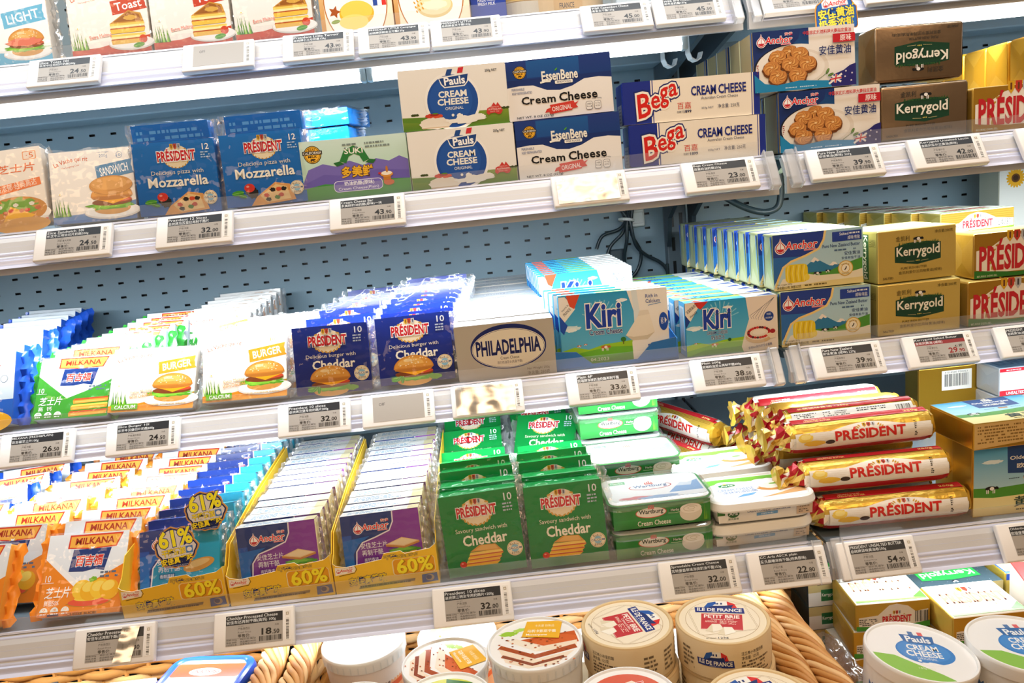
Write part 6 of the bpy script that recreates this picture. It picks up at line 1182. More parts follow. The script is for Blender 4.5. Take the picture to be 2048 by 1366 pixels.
def at_(a, W, D):
    a.sheet(8, 8, W-8, D-8, 'fbfbfa'); a.poly([(8, D*.62), (W*.12, D*.72), (W*.3, D*.80), (W*.52, D*.74), (W*.7, D*.80), (W-8, D*.68), (W-8, D-8), (8, D-8)], '7acb4a'); [a.ell(W*x, D*y, W*.09, D*.07, 'fbfbfa', 18) for x, y in ((.26, .74), (.40, .70), (.50, .68), (.62, .72))]
    a.ell(W*.27, D*.66, W*.085, D*.055, '1f8a4a', 24); a.text('Arla', W*.21, D*.635, W*.33, D*.685, 'ffffff', bold=.04); a.ell(W*.26, D*.715, W*.02, D*.02, 'f8cc3c', 8)
    a.text('CREAM CHEESE', W*.15, D*.46, W*.50, D*.54, '6f9cd4'); a.text('涂抹奶油奶酪', W*.18, D*.37, W*.52, D*.45, '6f9cd4'); a.poly([(W*.28, D*.22), (W*.44, D*.26), (W*.50, D*.34), (W*.36, D*.31)], '6fb4ea'); a.ell(W*.83, D*.80, W*.08, D*.045, 'e8c24a', 20)
    a.poly([(W*.5, D*.14), (W*.95, D*.22), (W*.95, D*.40), (W*.7, D*.24)], 'dfb07a'); a.blob(W*.74, D*.46, W*.2, D*.12, 'd99a5a', 3, .1); a.blob(W*.73, D*.53, W*.18, D*.11, 'fbf6ec', 5, .14); a.ell(W*.72, D*.58, W*.05, D*.025, '6fb43a', 12)
ar = tub(.1270, .0880, .0300, .020, 'f3f2ee', af, at_, False, taper=.007)
g = 'white rounded tubs with a green and white lid picture'
p_ = make('cheese_tub', ar, 'white tub with a bread-slice lid picture, upper one at the front beside the butter rolls', 'tub', g, (.2345, F4-.005, D4+.0295))
dup(p_, 'white tub with a bread-slice lid, lower one at the front behind the clear lip', (.2310, F4-.004, D4-.0002), (0, 0, 1))
for L in range(2): dup(p_, 'white tub with a bread-slice lid, %s one of the pair behind' % ('lower', 'upper')[L], (.2200+.003*L, F4+.098, D4+.0297*L), (0, 0, 1+L))

# --- butter rolls in gold foil
RR = .0208
def crumple(mb, x0, x1, r0, seed, cols=('e6bc4c*5', 'd0a038*5', 'f0d070*5', 'b3202c*2', 'efe6d6', 'e6bc4c*5')):
    """twisted foil at the end of a roll, along x"""
    n, m = 16, 7; vs = []
    for j in range(m+1):
        t = j/m; x = x0+(x1-x0)*t; rr = r0*(1-t*.9 if t < .55 else .45+(t-.55)*.9)
        for i in range(n):
            a = 2*PI*i/n+t*1.4; q = rr*(1+.55*noise.noise(Vector((i*1.7+seed*9.1, j*1.3, seed*2.7)))*(t > .05)); vs.append((x+.006*noise.noise(Vector((i*1.1, j*2.1+seed*5, 3)))*(t > .05), q*math.cos(a), q*math.sin(a)))
    fs = []; cl = []; rn = random.Random(seed)
    for j in range(m):
        for i in range(n):
            a, b, c, d = j*n+i, j*n+(i+1) % n, (j+1)*n+(i+1) % n, (j+1)*n+i; col = hx(cols[int((noise.noise(Vector((i*.55, j*.5, seed*1.7)))+1)*3) % len(cols)])
            fs += [(a, b, c), (a, c, d)]; cl += [col, col]
    fs.append(tuple(m*n+i for i in range(n))); cl.append(hx(cols[0])); mb.add(vs, fs, cl)
def roll(L, kind, seed):
    b = MB(); n = 40; k = 22; vs = []; fs = []
    for j in range(k+1):
        x = L*j/k; e = min(j, k-j); 
        for i in range(n):
            a = 2*PI*i/n; rr = RR*(1-.10*(e == 0)-.02*(e == 1))+.0005*noise.noise(Vector((x*90+seed, math.cos(a)*2.4, math.sin(a)*2.4))); vs.append((x, -rr*math.cos(a), rr*math.sin(a)))
    for j in range(k):
        for i in range(n): fs.append((j*n+i, j*n+(i+1) % n, (j+1)*n+(i+1) % n, (j+1)*n+i))
    def colr(i):
        d = (i+.5)*360/n
        return 'e6bc4c*5' if d < 52 else 'b3222a' if d < 76 else 'efeae0' if d < 150 else 'dcae42*5' if d < 292 else 'b3222a' if d < 318 else 'efeae0'
    b.add(vs, fs, [hx(colr(i)) for j in range(k) for i in range(n)])
    w = L*1000; mp = lambda x, y, z: (x/1000, -(RR+.0006+z)*math.cos(y/1000/RR), (RR+.0006+z)*math.sin(y/1000/RR)); a = Art(b, mp, maxd=2.5, ax=1)
    if kind == 0:
        a.sheet(w*.03, -14, w*.985, 5, 'efeae0', 30, 8)
        pts = [(w*(.26+.56*i/24), 4.5+7.5*math.sin(PI*i/24)**1.2) for i in range(25)]; vs = [(x, 3) for x, y in pts]+pts; a._put(vs, [(i, i+1, 26+i, 25+i) for i in range(24)], 'efeae0')
        for q in range(3): a.sheet(w*.03, 13.2+2*q, w*.98, 13.7+2*q, '9a7422*6', 16, 1)
        a.sheet(w*.03, 19, w*.985, 30, 'b3222a', 20, 6); a.text('BEURRE DOUX', w*.13, 24, w*.28, 25.8, 'efd9b8', bold=.01); a.text('UNSALTED BUTTER', w*.12, 20.5, w*.31, 23, 'f3d98a', bold=.02); a.text('250g', w*.83, 20.5, w*.93, 24.5, 'f3d98a', bold=.03)
        for dx, c in ((-5.5, 'd8a625'), (0, 'c33a2c'), (5.5, 'c9ccd2')): a.poly([(w*.55+dx-2.4, 10.8), (w*.55+dx-2.4, 7.4), (w*.55+dx, 5.4), (w*.55+dx+2.4, 7.4), (w*.55+dx+2.4, 10.8)], c); a.rect(w*.55+dx-.8, 6.8, w*.55+dx+.8, 10.2, '5a3420')
        [a.ell(w*.55+s_*(12+q*2.2), 7.6-q*1.5, 2, .9, 'c9962e', 8, rot=s_*40) for s_ in (-1, 1) for q in range(3)]
        serif(a, 'PRÉSIDENT', w*.31, -7.5, w*.80, 3.4, 'cf2a22', bold=.035); a.blob(w*.10, -1, 9, 5.5, 'f0cf5a', 3, .12); a.blob(w*.16, -8, 13, 3.6, 'e8bb3a', 4, .12); a.ell(w*.27, -8, 6, 2.6, '3a2412', 16); a.blob(w*.10, .5, 6, 3, 'f8e48a', 6, .1); a.fine(w*.865, -12, w*.885, 8, 9, '1c1c1e', 3)
    else:
        a.sheet(w*.04, -8, w*.97, 6, 'dfe3e2', 24, 6); a.fine(w*.06, -5, w*.24, 4, 4, '3a3a3c', 3); a.fine(w*.28, -6, w*.50, 4, 4, '6a6a6c', 5); a.fine(w*.54, -1, w*.82, 5, 2, '4a4a4c', 6); a.bars(w*.84, -6, w*.95, 3, '1c1c1e', 5, 20); a.sheet(w*.03, 8, w*.98, 17, 'b3222a', 20, 5); a.text('总统淡味黄油 · 250g', w*.1, 10, w*.5, 14, 'f3d98a', bold=.02)
    e1 = MB(); crumple(e1, .003, -.030, RR*.95, seed)
    e2 = MB(); n = 20; vs = []
    for j, (dx, q) in enumerate(((0, .9), (.004, .82), (.0062, .5), (.0055, .0))):
        for i in range(n): t = 2*PI*i/n; rr = RR*q*(1+.05*math.sin(i*2.3+j+seed)); vs.append((L+dx+.0006*math.sin(i*1.9+seed), -rr*math.cos(t), rr*math.sin(t)))
    e2.add(vs, [(j*n+i, j*n+(i+1) % n, (j+1)*n+(i+1) % n, (j+1)*n+i) for j in range(3) for i in range(n)], 'd9a834*5')
    return [('foil_wrapper', b, CRUMPLE), ('twisted_end', e1, CRUMPLE, 'crumpled gold and red foil'), ('folded_end', e2, CRUMPLE)]
g = 'gold foil butter rolls'
RZ = D4+RR+.0012
r0 = make('butter_roll', roll(.176, 0, 3), 'gold butter roll with a white panel, lowest of the front pile, resting on the shelf', 'butter', g, (.3720, -.0965, RZ), (14, .6, -.5))
dup(r0, 'gold butter roll with a white panel, second from below at the front of the pile', (.3560, -.0815, RZ+.0425), (24, .3, -1))
dup(r0, 'gold butter roll with a white panel, third from below at the front of the pile', (.3500, -.0560, RZ+.0850), (14, -.3, -1))
r1 = make('butter_roll', roll(.170, 1, 5), 'gold butter roll with a white barcode panel on top of the pile', 'butter', g, (.3620, -.0130, RZ+.0880), (40, 0, 0))
k = 0
for lv, ys in enumerate(((-.0535, -.0105, .0325, .0755, .1185), (-.0375, .0055, .0485, .0915), (None, .0270, .0700))):
    for i, y in enumerate(ys):
        if y is None: continue
        if lv == 1 and i == 0: continue
        dup(r0 if (i+lv) % 3 else r1, 'gold butter roll in the pile, %s row, %s from the front' % (('bottom', 'middle', 'top')[lv], ORD[i+1]), (.358+.006*((i+lv) % 2)-.004*i, y, RZ+.0425*lv), (70+95*i+40*lv, .3, 1.5*(-1)**i)); k += 1
for x, y, z, le, tz, lab in ((.212, .262, RZ+.001, 20, -66, 'gold butter roll turned towards the viewer beside the green tubs'), (.2560, .281, RZ+.001, 40, -66, 'gold butter roll lying aslant on the bare shelf beside its twin'), (.240, .276, RZ+.0405, 15, -65, 'gold butter roll on top of the two aslant rolls, half under the third tier')):
    dup(r0, lab, (x, y, z), (le, 0, tz))
# --- sky-blue farmland butter boxes
def art_old(a, W, H):
    a.sheet(0, 0, W, H, 'd9b24a*6'); a.grad(.8, H*.3, W-.8, H-.8, 'b5dcea', '3f9fd0'); a.blob(W*.2, H*.78, W*.1, H*.03, 'dceef5', 3); a.poly([(.8, H*.42), (W*.25, H*.40), (W*.5, H*.42), (W*.8, H*.47), (W-.8, H*.49), (W-.8, H*.2), (.8, H*.2)], '4f9836'); a.poly([(.8, .8), (W-.8, .8), (W-.8, H*.33), (W*.5, H*.27), (W*.2, H*.26), (.8, H*.29)], 'f5e7a4')
    a.poly([(W*.34, H-1), (W*.80, H-1), (W*.78, H*.60), (W*.58, H*.575), (W*.35, H*.60)], '1a427c'); a.text('Oldenburger', W*.37, H*.77, W*.77, H*.84, 'f3efe2', bold=.03); castle(a, W*.57, H*.87, W*.13, 'dfd9c4'); a.text('欧德堡', W*.44, H*.66, W*.68, H*.73, 'f3efe2', bold=.02); [a.rect(W*.51, H*(.50+.015*i), W*.61, H*(.515+.015*i), c) for i, c in enumerate(('e8c234', 'c8342c', '1c1c1e'))]
    cows(a, W*.18, H*.40, 14); a.fine(W*.36, H*.51, W*.49, H*.53, 1, '2a3f5c'); a.fine(W*.64, H*.51, W*.76, H*.53, 1, '2a3f5c'); a.text('黄油', W*.42, H*.10, W*.74, H*.25, '24443c', bold=.02); a.fine(W*.44, H*.04, W*.72, H*.08, 1, '3a4f3c')
ol = carton(.1220, .0440, .0880, 'ecc868*5', 'e0b450*9', 'ecc868*9', art_old, m=FOIL, r=.0011)
g = 'gold butter boxes with a sky-blue farm picture'
p_ = make('butter_box', ol, 'gold-edged box with a sky and cow picture standing at the right end', 'butter', g, (.5550, F4+.008, D4), (0, .4, 0))
def art_oldend(a, W, H): a.sheet(1, 1, W-1, H-1, 'e6c684*3'); a.fine(W*.04, H*.2, W*.75, H*.9, 6, '8a6a34', 4); a.poly([(1, 1), (W-1, 1), (W-1, H*.5), (W*.5, H*.15)], 'a8842a*5')
om = carton(.1220, .0880, .0330, 'd9b24a*5', 'c99a34*9', 'e0c070*5', art_oldend, m=FOIL, r=.0011, top_art=lambda a, W, D: art_old(a, W, D))
make('butter_box', om, 'gold-edged box lying flat on its twin, sky and cow picture facing up', 'butter', g, (.5500, F4-.001, D4+.0890), (0, .3, 2))
def art_oldbar(a, W, H): a.sheet(1, 1, W-1, H-1, 'c9962e*9'); a.poly([(W*.32, H*.55), (W*.74, H*.55), (W*.74, H*.93), (W*.32, H*.93)], 'efe9dc'); a.bars(W*.36, H*.62, W*.70, H*.86, '161616', 7, 30); a.text('4 014500 020023', W*.36, H*.875, W*.68, H*.91, '2a2a2a')
ob = carton(.1200, .0440, .0880, 'e0b04a*9', 'e0b450*9', 'ecc868*9', art_oldbar, m=FOIL, r=.0011)
make('butter_box', ob, 'gold box showing a barcode panel, standing behind the flat-lying one', 'butter', g, (.6890, .2500, D4), (0, .2, 0))
dup(p_, 'gold-edged box with a sky picture under the flat-lying one, second from the front', (.5600, F4+.053, D4), (0, .2, 0))
def art_silver(a, W, H): a.sheet(1, 1, W-1, H-1, 'dfe2e4*2'); a.rect(1, 1, W-1, H*.2, 'c8202f'); a.text('UNSALTED', W*.10, H*.05, W*.36, H*.15, 'f4f4f4', bold=.03); a.rect(1, H*.86, W-1, H-1, 'c8202f'); a.text('L', W*.42, H*.35, W*.6, H*.6, '3a4fa0', bold=.05); a.fine(W*.1, H*.88, W*.5, H*.95, 1, 'f2d9d9')
sv = brick(.115, .060, .046, 'd9dde0*3', 'd5d9dd*4', 'c9d2dc*3', art_silver, fold='dfe3e6*4', top_art=lambda a, W, D: (a.sheet(3, 3, W-3, D-3, '5a7288'), a.text('LURPAK', W*.1, D*.3, W*.9, D*.75, '2c4464', bold=.05)))
g = 'silver and red butter bricks'
p_ = make('butter_brick', sv, 'silver-white butter brick with red bands at the right edge, upper one', 'butter', g, (.7850, .190, D4+.0470)); dup(p_, 'silver-white butter brick with red bands at the right edge, lower one', (.7850, .192, D4))
make('butter_box', carton(.10, .045, .098, 'eef1f3', 'e3e7ea', 'eef1f3', lambda a, W, H: (a.text('200g', W*.04, H*.88, W*.26, H*.95, '4a5aa0'), a.rect(0, H*.45, W*.2, H*.5, '3a4fa0')), r=.001), 'white carton reading 200g behind the silver butter bricks', 'butter', None, (.790, .275, D4))
# ================================================================== the well below: wicker baskets
BZ = .806; RIMZ = .925
WICK = ('dcae70', 'cc9452', 'c08644', 'e2b982', 'b67a36')
def path_rect(x0, y0, x1, y1, r, n=6):
    pts = []
    for cx, cy_, a in ((x1-r, y0+r, -90), (x1-r, y1-r, 0), (x0+r, y1-r, 90), (x0+r, y0+r, 180)):
        for t in range(n+1): q = R(a+90*t/n); pts.append((cx+r*math.cos(q), cy_+r*math.sin(q)))
    return pts
def resample(pts, step):
    P = [Vector((x, y, 0)) for x, y in pts]; P.append(P[0]); out = []; acc = 0.
    for a, b in zip(P, P[1:]):
        L = (b-a).length; d = acc
        while d < L: out.append(a.lerp(b, d/L)); d += step
        acc = d-L
    return out
def basket(x0, y0, x1, y1, label, seed=0):
    t = thing('wicker_basket', label, 'basket', 'wicker baskets', ((x0+x1)/2, (y0+y1)/2, BZ-.006)); ox, oy, oz = (x0+x1)/2, (y0+y1)/2, BZ-.006
    P = resample(path_rect(x0, y0, x1, y1, .05), .006); n = len(P); rn = random.Random(seed)
    N = []
    for i in range(n): d = (P[(i+1) % n]-P[i-1]).normalized(); N.append(Vector((d.y, -d.x, 0)))
    b = MB()
    for s_ in range(9):                                   # twisted rim
        pts = []
        for i in range(n+1):
            k = i % n; ph = i*.006/.135*2*PI+s_*2*PI/9; rr = .0098+.0012*math.sin(i*.006/.05*2*PI+s_); o = N[k]*(1.25*rr*math.cos(ph))+Vector((0, 0, rr*math.sin(ph))); pts.append((P[k].x+o.x-ox, P[k].y+o.y-oy, RIMZ+o.z-oz))
        b.tube(pts, .0036, WICK[s_ % 5], n=7, caps=False)
    b.obj('braided_rim', WICKER, t, smooth=60)
    w = MB(); m = 10
    for j in range(m):                                    # woven side
        z = BZ+.006+(RIMZ-BZ-.018)*j/(m-1); pts = []
        for i in range(n+1):
            k = i % n; o = N[k]*(.0036*math.sin(i*.006/.034*PI+(j % 2)*PI)); ins = -.002*(1-j/(m-1)); pts.append((P[k].x+o.x+N[k].x*ins-ox, P[k].y+o.y+N[k].y*ins-oy, z-oz))
        w.tube(pts, .0056, WICK[(j*2+seed) % 5], n=6, caps=False)
    w.obj('woven_side', WICKER, t, smooth=60)
    s = MB()
    for i in range(0, n, 5):
        k = i; s.tube([(P[k].x-N[k].x*.002-ox, P[k].y-N[k].y*.002-oy, BZ-oz), (P[k].x-ox, P[k].y-oy, RIMZ-.006-oz)], .0028, WICK[2], n=5)
    s.obj('stakes', WICKER, t, smooth=60)
    f = MB(); q = path_rect(x0+.008, y0+.008, x1-.008, y1-.008, .045); f.add([(x-ox, y-oy, 0) for x, y in q]+[(x-ox, y-oy, .0055) for x, y in q], [tuple(range(len(q)-1, -1, -1)), tuple(range(len(q), 2*len(q)))]+[(i, (i+1) % len(q), (i+1) % len(q)+len(q), i+len(q)) for i in range(len(q))], 'b9803c'); f.obj('basket_floor', WICKER, t)
    return t
WICKER = mat('wicker', .55, bump=.25, bscale=160)
b = MB(); b.box(XL, XR, -.56, .50, .781, .7995, '3d4a52', r=.002); o = b.obj('display_plinth', STEEL); tag(o, 'dark grey steel floor of the case under the wicker baskets', 'plinth')
basket(-.270, -.455, .275, -.028, 'wicker basket holding round tubs and brie boxes in the middle', 1)
basket(.306, -.455, 1.00, .030, 'wicker basket with a thick braided rim holding butter bricks at the right', 2)
basket(-.98, -.43, -.306, -.050, 'wicker basket at the left holding the blue tub', 3)

def lidmap(H): return lambda x, y, z: (x/1000, y/1000, H+z)
def sidemap(r, r2, H): 
    def f(x, y, z): rr = r2+(r-r2)*(y/1000/H)+.0003+z; t = -PI/2+x/1000/r; return (rr*math.cos(t), rr*math.sin(t), y/1000)
    return f
# --- kraft brie boxes
BR = .0485; BH = .0445
def flagship(a, cx, cy_, w, rot=0):
    a.at(cx, cy_, rot, w/50)
    a.poly([(-17, 4), (-12, 15), (-4, 18), (-2, 4)], '2b5aa8'); a.poly([(-2, 4), (-4, 18), (8, 19), (9, 4)], 'f3efe6'); a.poly([(9, 4), (8, 19), (16, 14), (19, 4)], 'd8322f'); a.poly([(-14, 5), (-6, 9), (6, 10), (15, 12), (12, 4)], '24366e'); a.poly([(-7, 9), (4, 10), (3, 13), (-5, 12)], 'f3efe6'); a.rect(-3, 12, -1, 15, '24366e'); a.rect(1, 12, 3, 15.5, '24366e')
    a.poly([(-25, -5), (26, -5), (25, 6), (-26, 5)], '26357f'); a.text('ILE DE FRANCE', -23, -2, 23, 4, 'f6f1e6', bold=.05); a.text('DEPUIS 1936', -8, -4.3, 8, -3, 'dfe3f0'); a.off()
def brie():
    b = MB(); b.lathe([(0, 0), (BR-.0012, 0), (BR-.0012, BH-.010), (BR-.0012, BH-.0102)], 64, 'e2c698'); b.lathe([(BR-.0010, .004), (BR, .004), (BR, .0042)], 64, 'e2c698')
    l = MB(); l.lathe([(BR-.0010, .0045), (BR, .0045), (BR+.0002, BH-.0012), (BR-.0005, BH), (BR-.0032, BH), (BR-.0040, BH-.0012), (0, BH-.0012)], 72, 'e8d3ac', cols=['e6cfa6', 'e6cfa6', 'dcc090', 'dcc090', 'dcc090', 'eedfc2'])
    a = Art(l, lidmap(BH-.0012)); a.ring(0, 0, 38, 38, .4, 'b99a6a', 60); a.ell(0, 0, 37.5, 37.5, 'f0e2c8', 60)
    for s_ in (1, .96): a.line([(x*s_, y*s_) for x, y in ((-27, 26), (27, 26), (31, 22), (31, -22), (27, -26), (-27, -26), (-31, -22), (-31, 22), (-27, 26))], .3, 'a88a5c')
    a.at(0, 2, -16); a.poly([(-21, -22), (21, -22), (21, 8), (-21, 8)], 'c2363c'); a.poly([(-20.4, -21.4), (20.4, -21.4), (20.4, -20.9), (-20.4, -20.9)], 'e8a0a0'); a.text('PETIT BRIE', -18, 0, 18, 6, 'f6ece0', bold=.05); a.text('Crémeux & Affiné', -11, -4, 12, -1, 'f6ece0', bold=.01); a.text('AFFINAGE', -17, -9, -5, -5.5, 'f3d9c8', bold=.02); a.fine(-2, -12, 17, -5, 4, 'f3d9c8', 3); a.off()
    flagship(a, 2, 17, 50, -16); 
    for x, y, q, c in ((-14, -12, 3, 'f3e9d4'), (-4, -20, 5, 'f6eedd')): a.poly([(x-9, y-6), (x+1, y+5), (x+9, y+3), (x+10, y-7), (x-2, y-10)], c); a.poly([(x-9, y-6), (x+1, y+5), (x-2, y-10)], 'e2d3b4')
    a.text('NET WEIGHT', -26, -33, -16, -31.5, '3f3a34', rot=-12); a.text('125g', -14, -36, -4, -32.5, '2c3350', rot=-6)
    a = Art(l, sidemap(BR, BR, BH), maxd=4); flagship(a, -22, 22, 36); a.text('法兰希小布里奶酪', 4, 31, 30, 35, '4a4038'); a.text('净含量: 125克', 4, 26, 24, 30, '4a4038'); a.fine(4, 7, 40, 25, 5, '6a5a48', 4)
    for q in (60, 85, 110, 135, -60): a.fine(q, 9, q+16, 34, 5, '7a6a54', q)
    return [('box_base', b, CARD), ('lid', l, CARD)]
g = 'round kraft brie boxes'
p_ = None
for (x, y), nm in (((.1085, -.231), 'left'), ((.2075, -.243), 'right')):
    for L in range(4):
        lab = 'round kraft brie box with a ship emblem, %s of the %s stack' % (('lowest', 'second', 'third', 'topmost')[L], nm); tz = (-62 if nm == 'left' and L == 3 else 0 if L == 3 else 40*L-100)
        if p_ is None: p_ = make('brie_box', brie(), lab, 'cheese', g, (x, y, BZ), (0, 0, tz))
        else: dup(p_, lab, (x+.0015*(-1)**L, y, BZ+.0452*L), (0, 0, tz))
dup(p_, 'round kraft brie box cut by the lower picture edge in front of the right stack', (.2030, -.3650, BZ+.126), (0, 0, 25)); 
dup(p_, 'round kraft brie box hidden under the one at the lower edge', (.2030, -.3650, BZ+.0808), (0, 0, 25)); dup(p_, 'round kraft brie box at the bottom under the one at the lower edge', (.2030, -.3650, BZ+.0356), (0, 0, 25)); 
# --- clear-rimmed tubs with dessert lids
def tubround(r, H, lidart, sideart, body='eef0ee', bodymat=None, lidw=True, r2=.86):
    b = MB(); b.lathe([(0, 0), (r*r2-.003, 0), (r*r2, .003), (r*.965, H-.012), (r*.965, H-.010)], 64, body)
    if sideart: sideart(Art(b, sidemap(r*.965, r*r2, H), maxd=5), r*1000, H*1000)
    l = MB(); pr = [(r*.97, H-.014), (r*.985, H-.014), (r, H-.0035), (r*.998, H-.001), (r*.985, H), (r*.955, H), (r*.94, H-.0022), (0, H-.0022)]
    vs = []; l.lathe(pr, 72, 'f2f4f4')
    if lidw:
        for i in range(36): t = 2*PI*i/36; l.add([(r*1.004*math.cos(t+d), r*1.004*math.sin(t+d), z) for d, z in ((-.016, H-.013), (.016, H-.013), (.016, H-.005), (-.016, H-.005))], [(0, 1, 2, 3)], 'e3e8ea')
    lidart(Art(l, lidmap(H-.0022)), r*930)
    return [('tub', b, GLOSSTUB), ('lid', l, GLOSSTUB)]
def masc(a, r):
    a.ell(0, 0, r, r, 'f3f1ec', 56); a.blob(-r*.55, r*.50, r*.2, r*.1, '9ac83a', 3, .3); a.blob(-r*.3, r*.62, r*.16, r*.07, 'b3d85a', 5, .3)
    a.poly([(-r*.5, r*.18), (r*.93, r*.36), (r*.98, -r*.1), (r*.2, -r*.12)], 'c8541f'); a.blob(r*.45, r*.08, r*.5, r*.2, 'd4602a', 6, .12, 40, 8); a.poly([(-r*.62, r*.2), (-r*.4, r*.26), (r*.18, -r*.12), (0, -r*.3)], 'f3e6d2'); a.poly([(0, -r*.3), (r*.18, -r*.12), (r*.95, -r*.02), (r*.9, -r*.3)], 'f1dfc6')
    a.line([(-r*.8, 0), (-r*.05, -r*.5), (r*.9, -r*.25)], r*.16, 'a8481c'); a.poly([(-r*.82, -r*.05), (-r*.68, -r*.6), (-r*.2, -r*.9), (r*.4, -r*.85), (r*.85, -r*.4), (0, -r*.6)], 'efdcc4'); a.line([(-r*.75, -r*.35), (-r*.1, -r*.78), (r*.6, -r*.6)], r*.10, '8a3a18')
    rn = random.Random(9)
    for i in range(60): x, y = (rn.random()*1.6-.8)*r, (rn.random()*1.3-.9)*r; a.blob(x, y, r*.03, r*.02, rn.choice(('b3521f', '7a3214', 'c8662a')), i, .3, 8)
    a.poly([(-r*.12, r*.92), (r*.70, r*.80), (r*.55, r*.10), (-r*.28, r*.30)], 'f0b42c'); a.text('卡夫蕾 奶制品', r*.05, r*.62, r*.5, r*.72, 'fbeec4', rot=-9); a.text('马斯卡彭尼干酪', -r*.14, r*.40, r*.52, r*.52, 'fdf6e0', bold=.03, rot=-9); a.text('Mascarpone', -r*.18, r*.27, r*.30, r*.37, 'fdf6e0', bold=.03, rot=-10)
def mside(a, r, H): a.rect(-r*.10, 2, r*.16, H*.62, 'e8b030'); a.text('尼', -r*.03, H*.36, r*.08, H*.48, 'fdf6e0'); a.fine(-r*.75, 6, -r*.2, H*.7, 7, '6a6f74', 3); a.rect(r*.5, 10, r*.8, 12, '8a8f94')
g = 'round dessert-cheese tubs'
mt = tubround(.0500, .0905, masc, mside, 'f1efe8')
p_ = make('cheese_tub', mt, 'round tub with a tiramisu lid and upright yellow label, highest of the tubs', 'tub', g, (.0074, -.2490, BZ+.0910)); dup(p_, 'round tub under the highest tiramisu tub', (.0074, -.2490, BZ), (0, 0, 20))
mt2 = tubround(.0485, .0690, masc, mside, 'f1efe8')
p_ = make('cheese_tub', mt2, 'round tub with a tiramisu lid turned sideways, left of the highest tub', 'tub', g, (-.0935, -.1960, BZ+.0695), (0, 0, -55)); dup(p_, 'round tub under the sideways tiramisu lid', (-.0935, -.1960, BZ), (0, 0, 30))
def whitelid(a, r): a.ell(0, 0, r, r, 'f4f1ea', 56); a.blob(-r*.35, r*.45, r*.35, r*.2, 'efdcc8', 3, .2); a.poly([(r*.15, r*.9), (r*.9, r*.4), (r*.6, -r*.05), (-r*.05, r*.35)], 'f3d98a'); a.text('马斯卡彭尼', r*.15, r*.42, r*.6, r*.56, 'fdf6e0', rot=-40); a.ell(0, r*.2, r*.14, r*.08, 'a8c87a', 14); [a.ell(-r*.5+r*.2*i, r*.6-.05*i*r, r*.05, r*.03, 'b0764a', 8) for i in range(4)]
def wside(a, r, H): a.sheet(-r*1.2, 3, r*1.2, H*.55, 'e9a87c', 20, 1); a.sheet(-r*1.2, H*.34, r*1.2, H*.44, 'd9582c', 20, 1); a.fine(r*.1, H*.1, r*.7, H*.6, 6, '8a7a74', 4); a.rect(-r*.1, 6, r*.02, H*.6, '2a2a2c')
wt_ = tubround(.0495, .0690, whitelid, wside, 'f3e9e2')
p_ = make('cheese_tub', wt_, 'round tub with a washed-out white lid at the left end of the middle basket', 'tub', g, (-.1930, -.1340, BZ+.0695), (0, 0, 10)); dup(p_, 'round tub under the white-lidded one at the left end', (-.1930, -.1340, BZ), (0, 0, 30))
dup(p_, 'round tub with a white lid half hidden below the price rail', (-.0860, -.0960, BZ+.042), (0, 0, 100))
def redlid(a, r): a.ell(0, 0, r, r, 'f3f1ec', 56); a.ell(0, 0, r*.86, r*.86, 'd8542c', 50); a.poly([(-r*.5, -r*.2), (-r*.2, r*.45), (r*.2, r*.6), (r*.5, r*.3), (r*.3, -r*.2)], 'f3e2d2'); a.text('DENT', -r*.15, r*.25, r*.45, r*.48, 'd8402c', bold=.04, out=('ffffff', .05), rot=10)
def greenlid(a, r): a.ell(0, 0, r, r, 'f3f3ea', 56); a.ell(0, 0, r*.86, r*.86, 'd9dc4a', 50); a.poly([(0, r*.86), (r*.6, r*.62), (r*.86, 0), (0, 0)], '3f7a3a')
p_ = make('cheese_tub', tubround(.0475, .0860, redlid, None, 'f1efe8'), 'round tub with an orange-red lid at the lower picture edge before the brie boxes', 'tub', g, (.0860, -.3460, BZ+.0890)); dup(p_, 'round tub under the orange-red lid at the lower edge', (.0860, -.3460, BZ))
p_ = make('cheese_tub', tubround(.0465, .0850, greenlid, None, 'f1f3ea'), 'round tub with a yellow-green lid at the lower picture edge', 'tub', g, (-.0850, -.3120, BZ+.0850)); dup(p_, 'round tub under the yellow-green lid at the lower edge', (-.0850, -.3120, BZ))
p_ = make('cheese_tub', tubround(.0465, .0800, greenlid, None, 'e9c8a8'), 'round tub half in view at the lower edge beside the left basket rim', 'tub', g, (-.1900, -.2500, BZ+.0505), (0, 0, 60))
def art_idf(a, W, H): a.sheet(0, 0, W, H, 'f6f4ee'); flagship(a, W*.5, H*.5, W*.7)
def idf(W, D, H): return carton(W, D, H, 'f6f4ee', 'eceae2', 'f6f4ee', art_idf, top_art=lambda a, W, D: flagship(a, W*.45, D*.5, W*.6, 20))
make('cheese_carton', idf(.10, .07, .105), 'white carton with a ship emblem on top, behind the left brie stack', 'carton', None, (.0590, -.1780, BZ+.0003), (0, 0, 2))
make('cheese_carton', carton(.085, .06, .100, 'f6e9e4', 'efe2da', 'f8efea', lambda a, W, H: a.rect(W*.2, H*.3, W*.8, H*.6, 'e8b8b0')), 'white and pink carton behind the right brie stack, below the price rail', 'carton', None, (.1680, -.1830, BZ+.0003), (0, 0, -2))
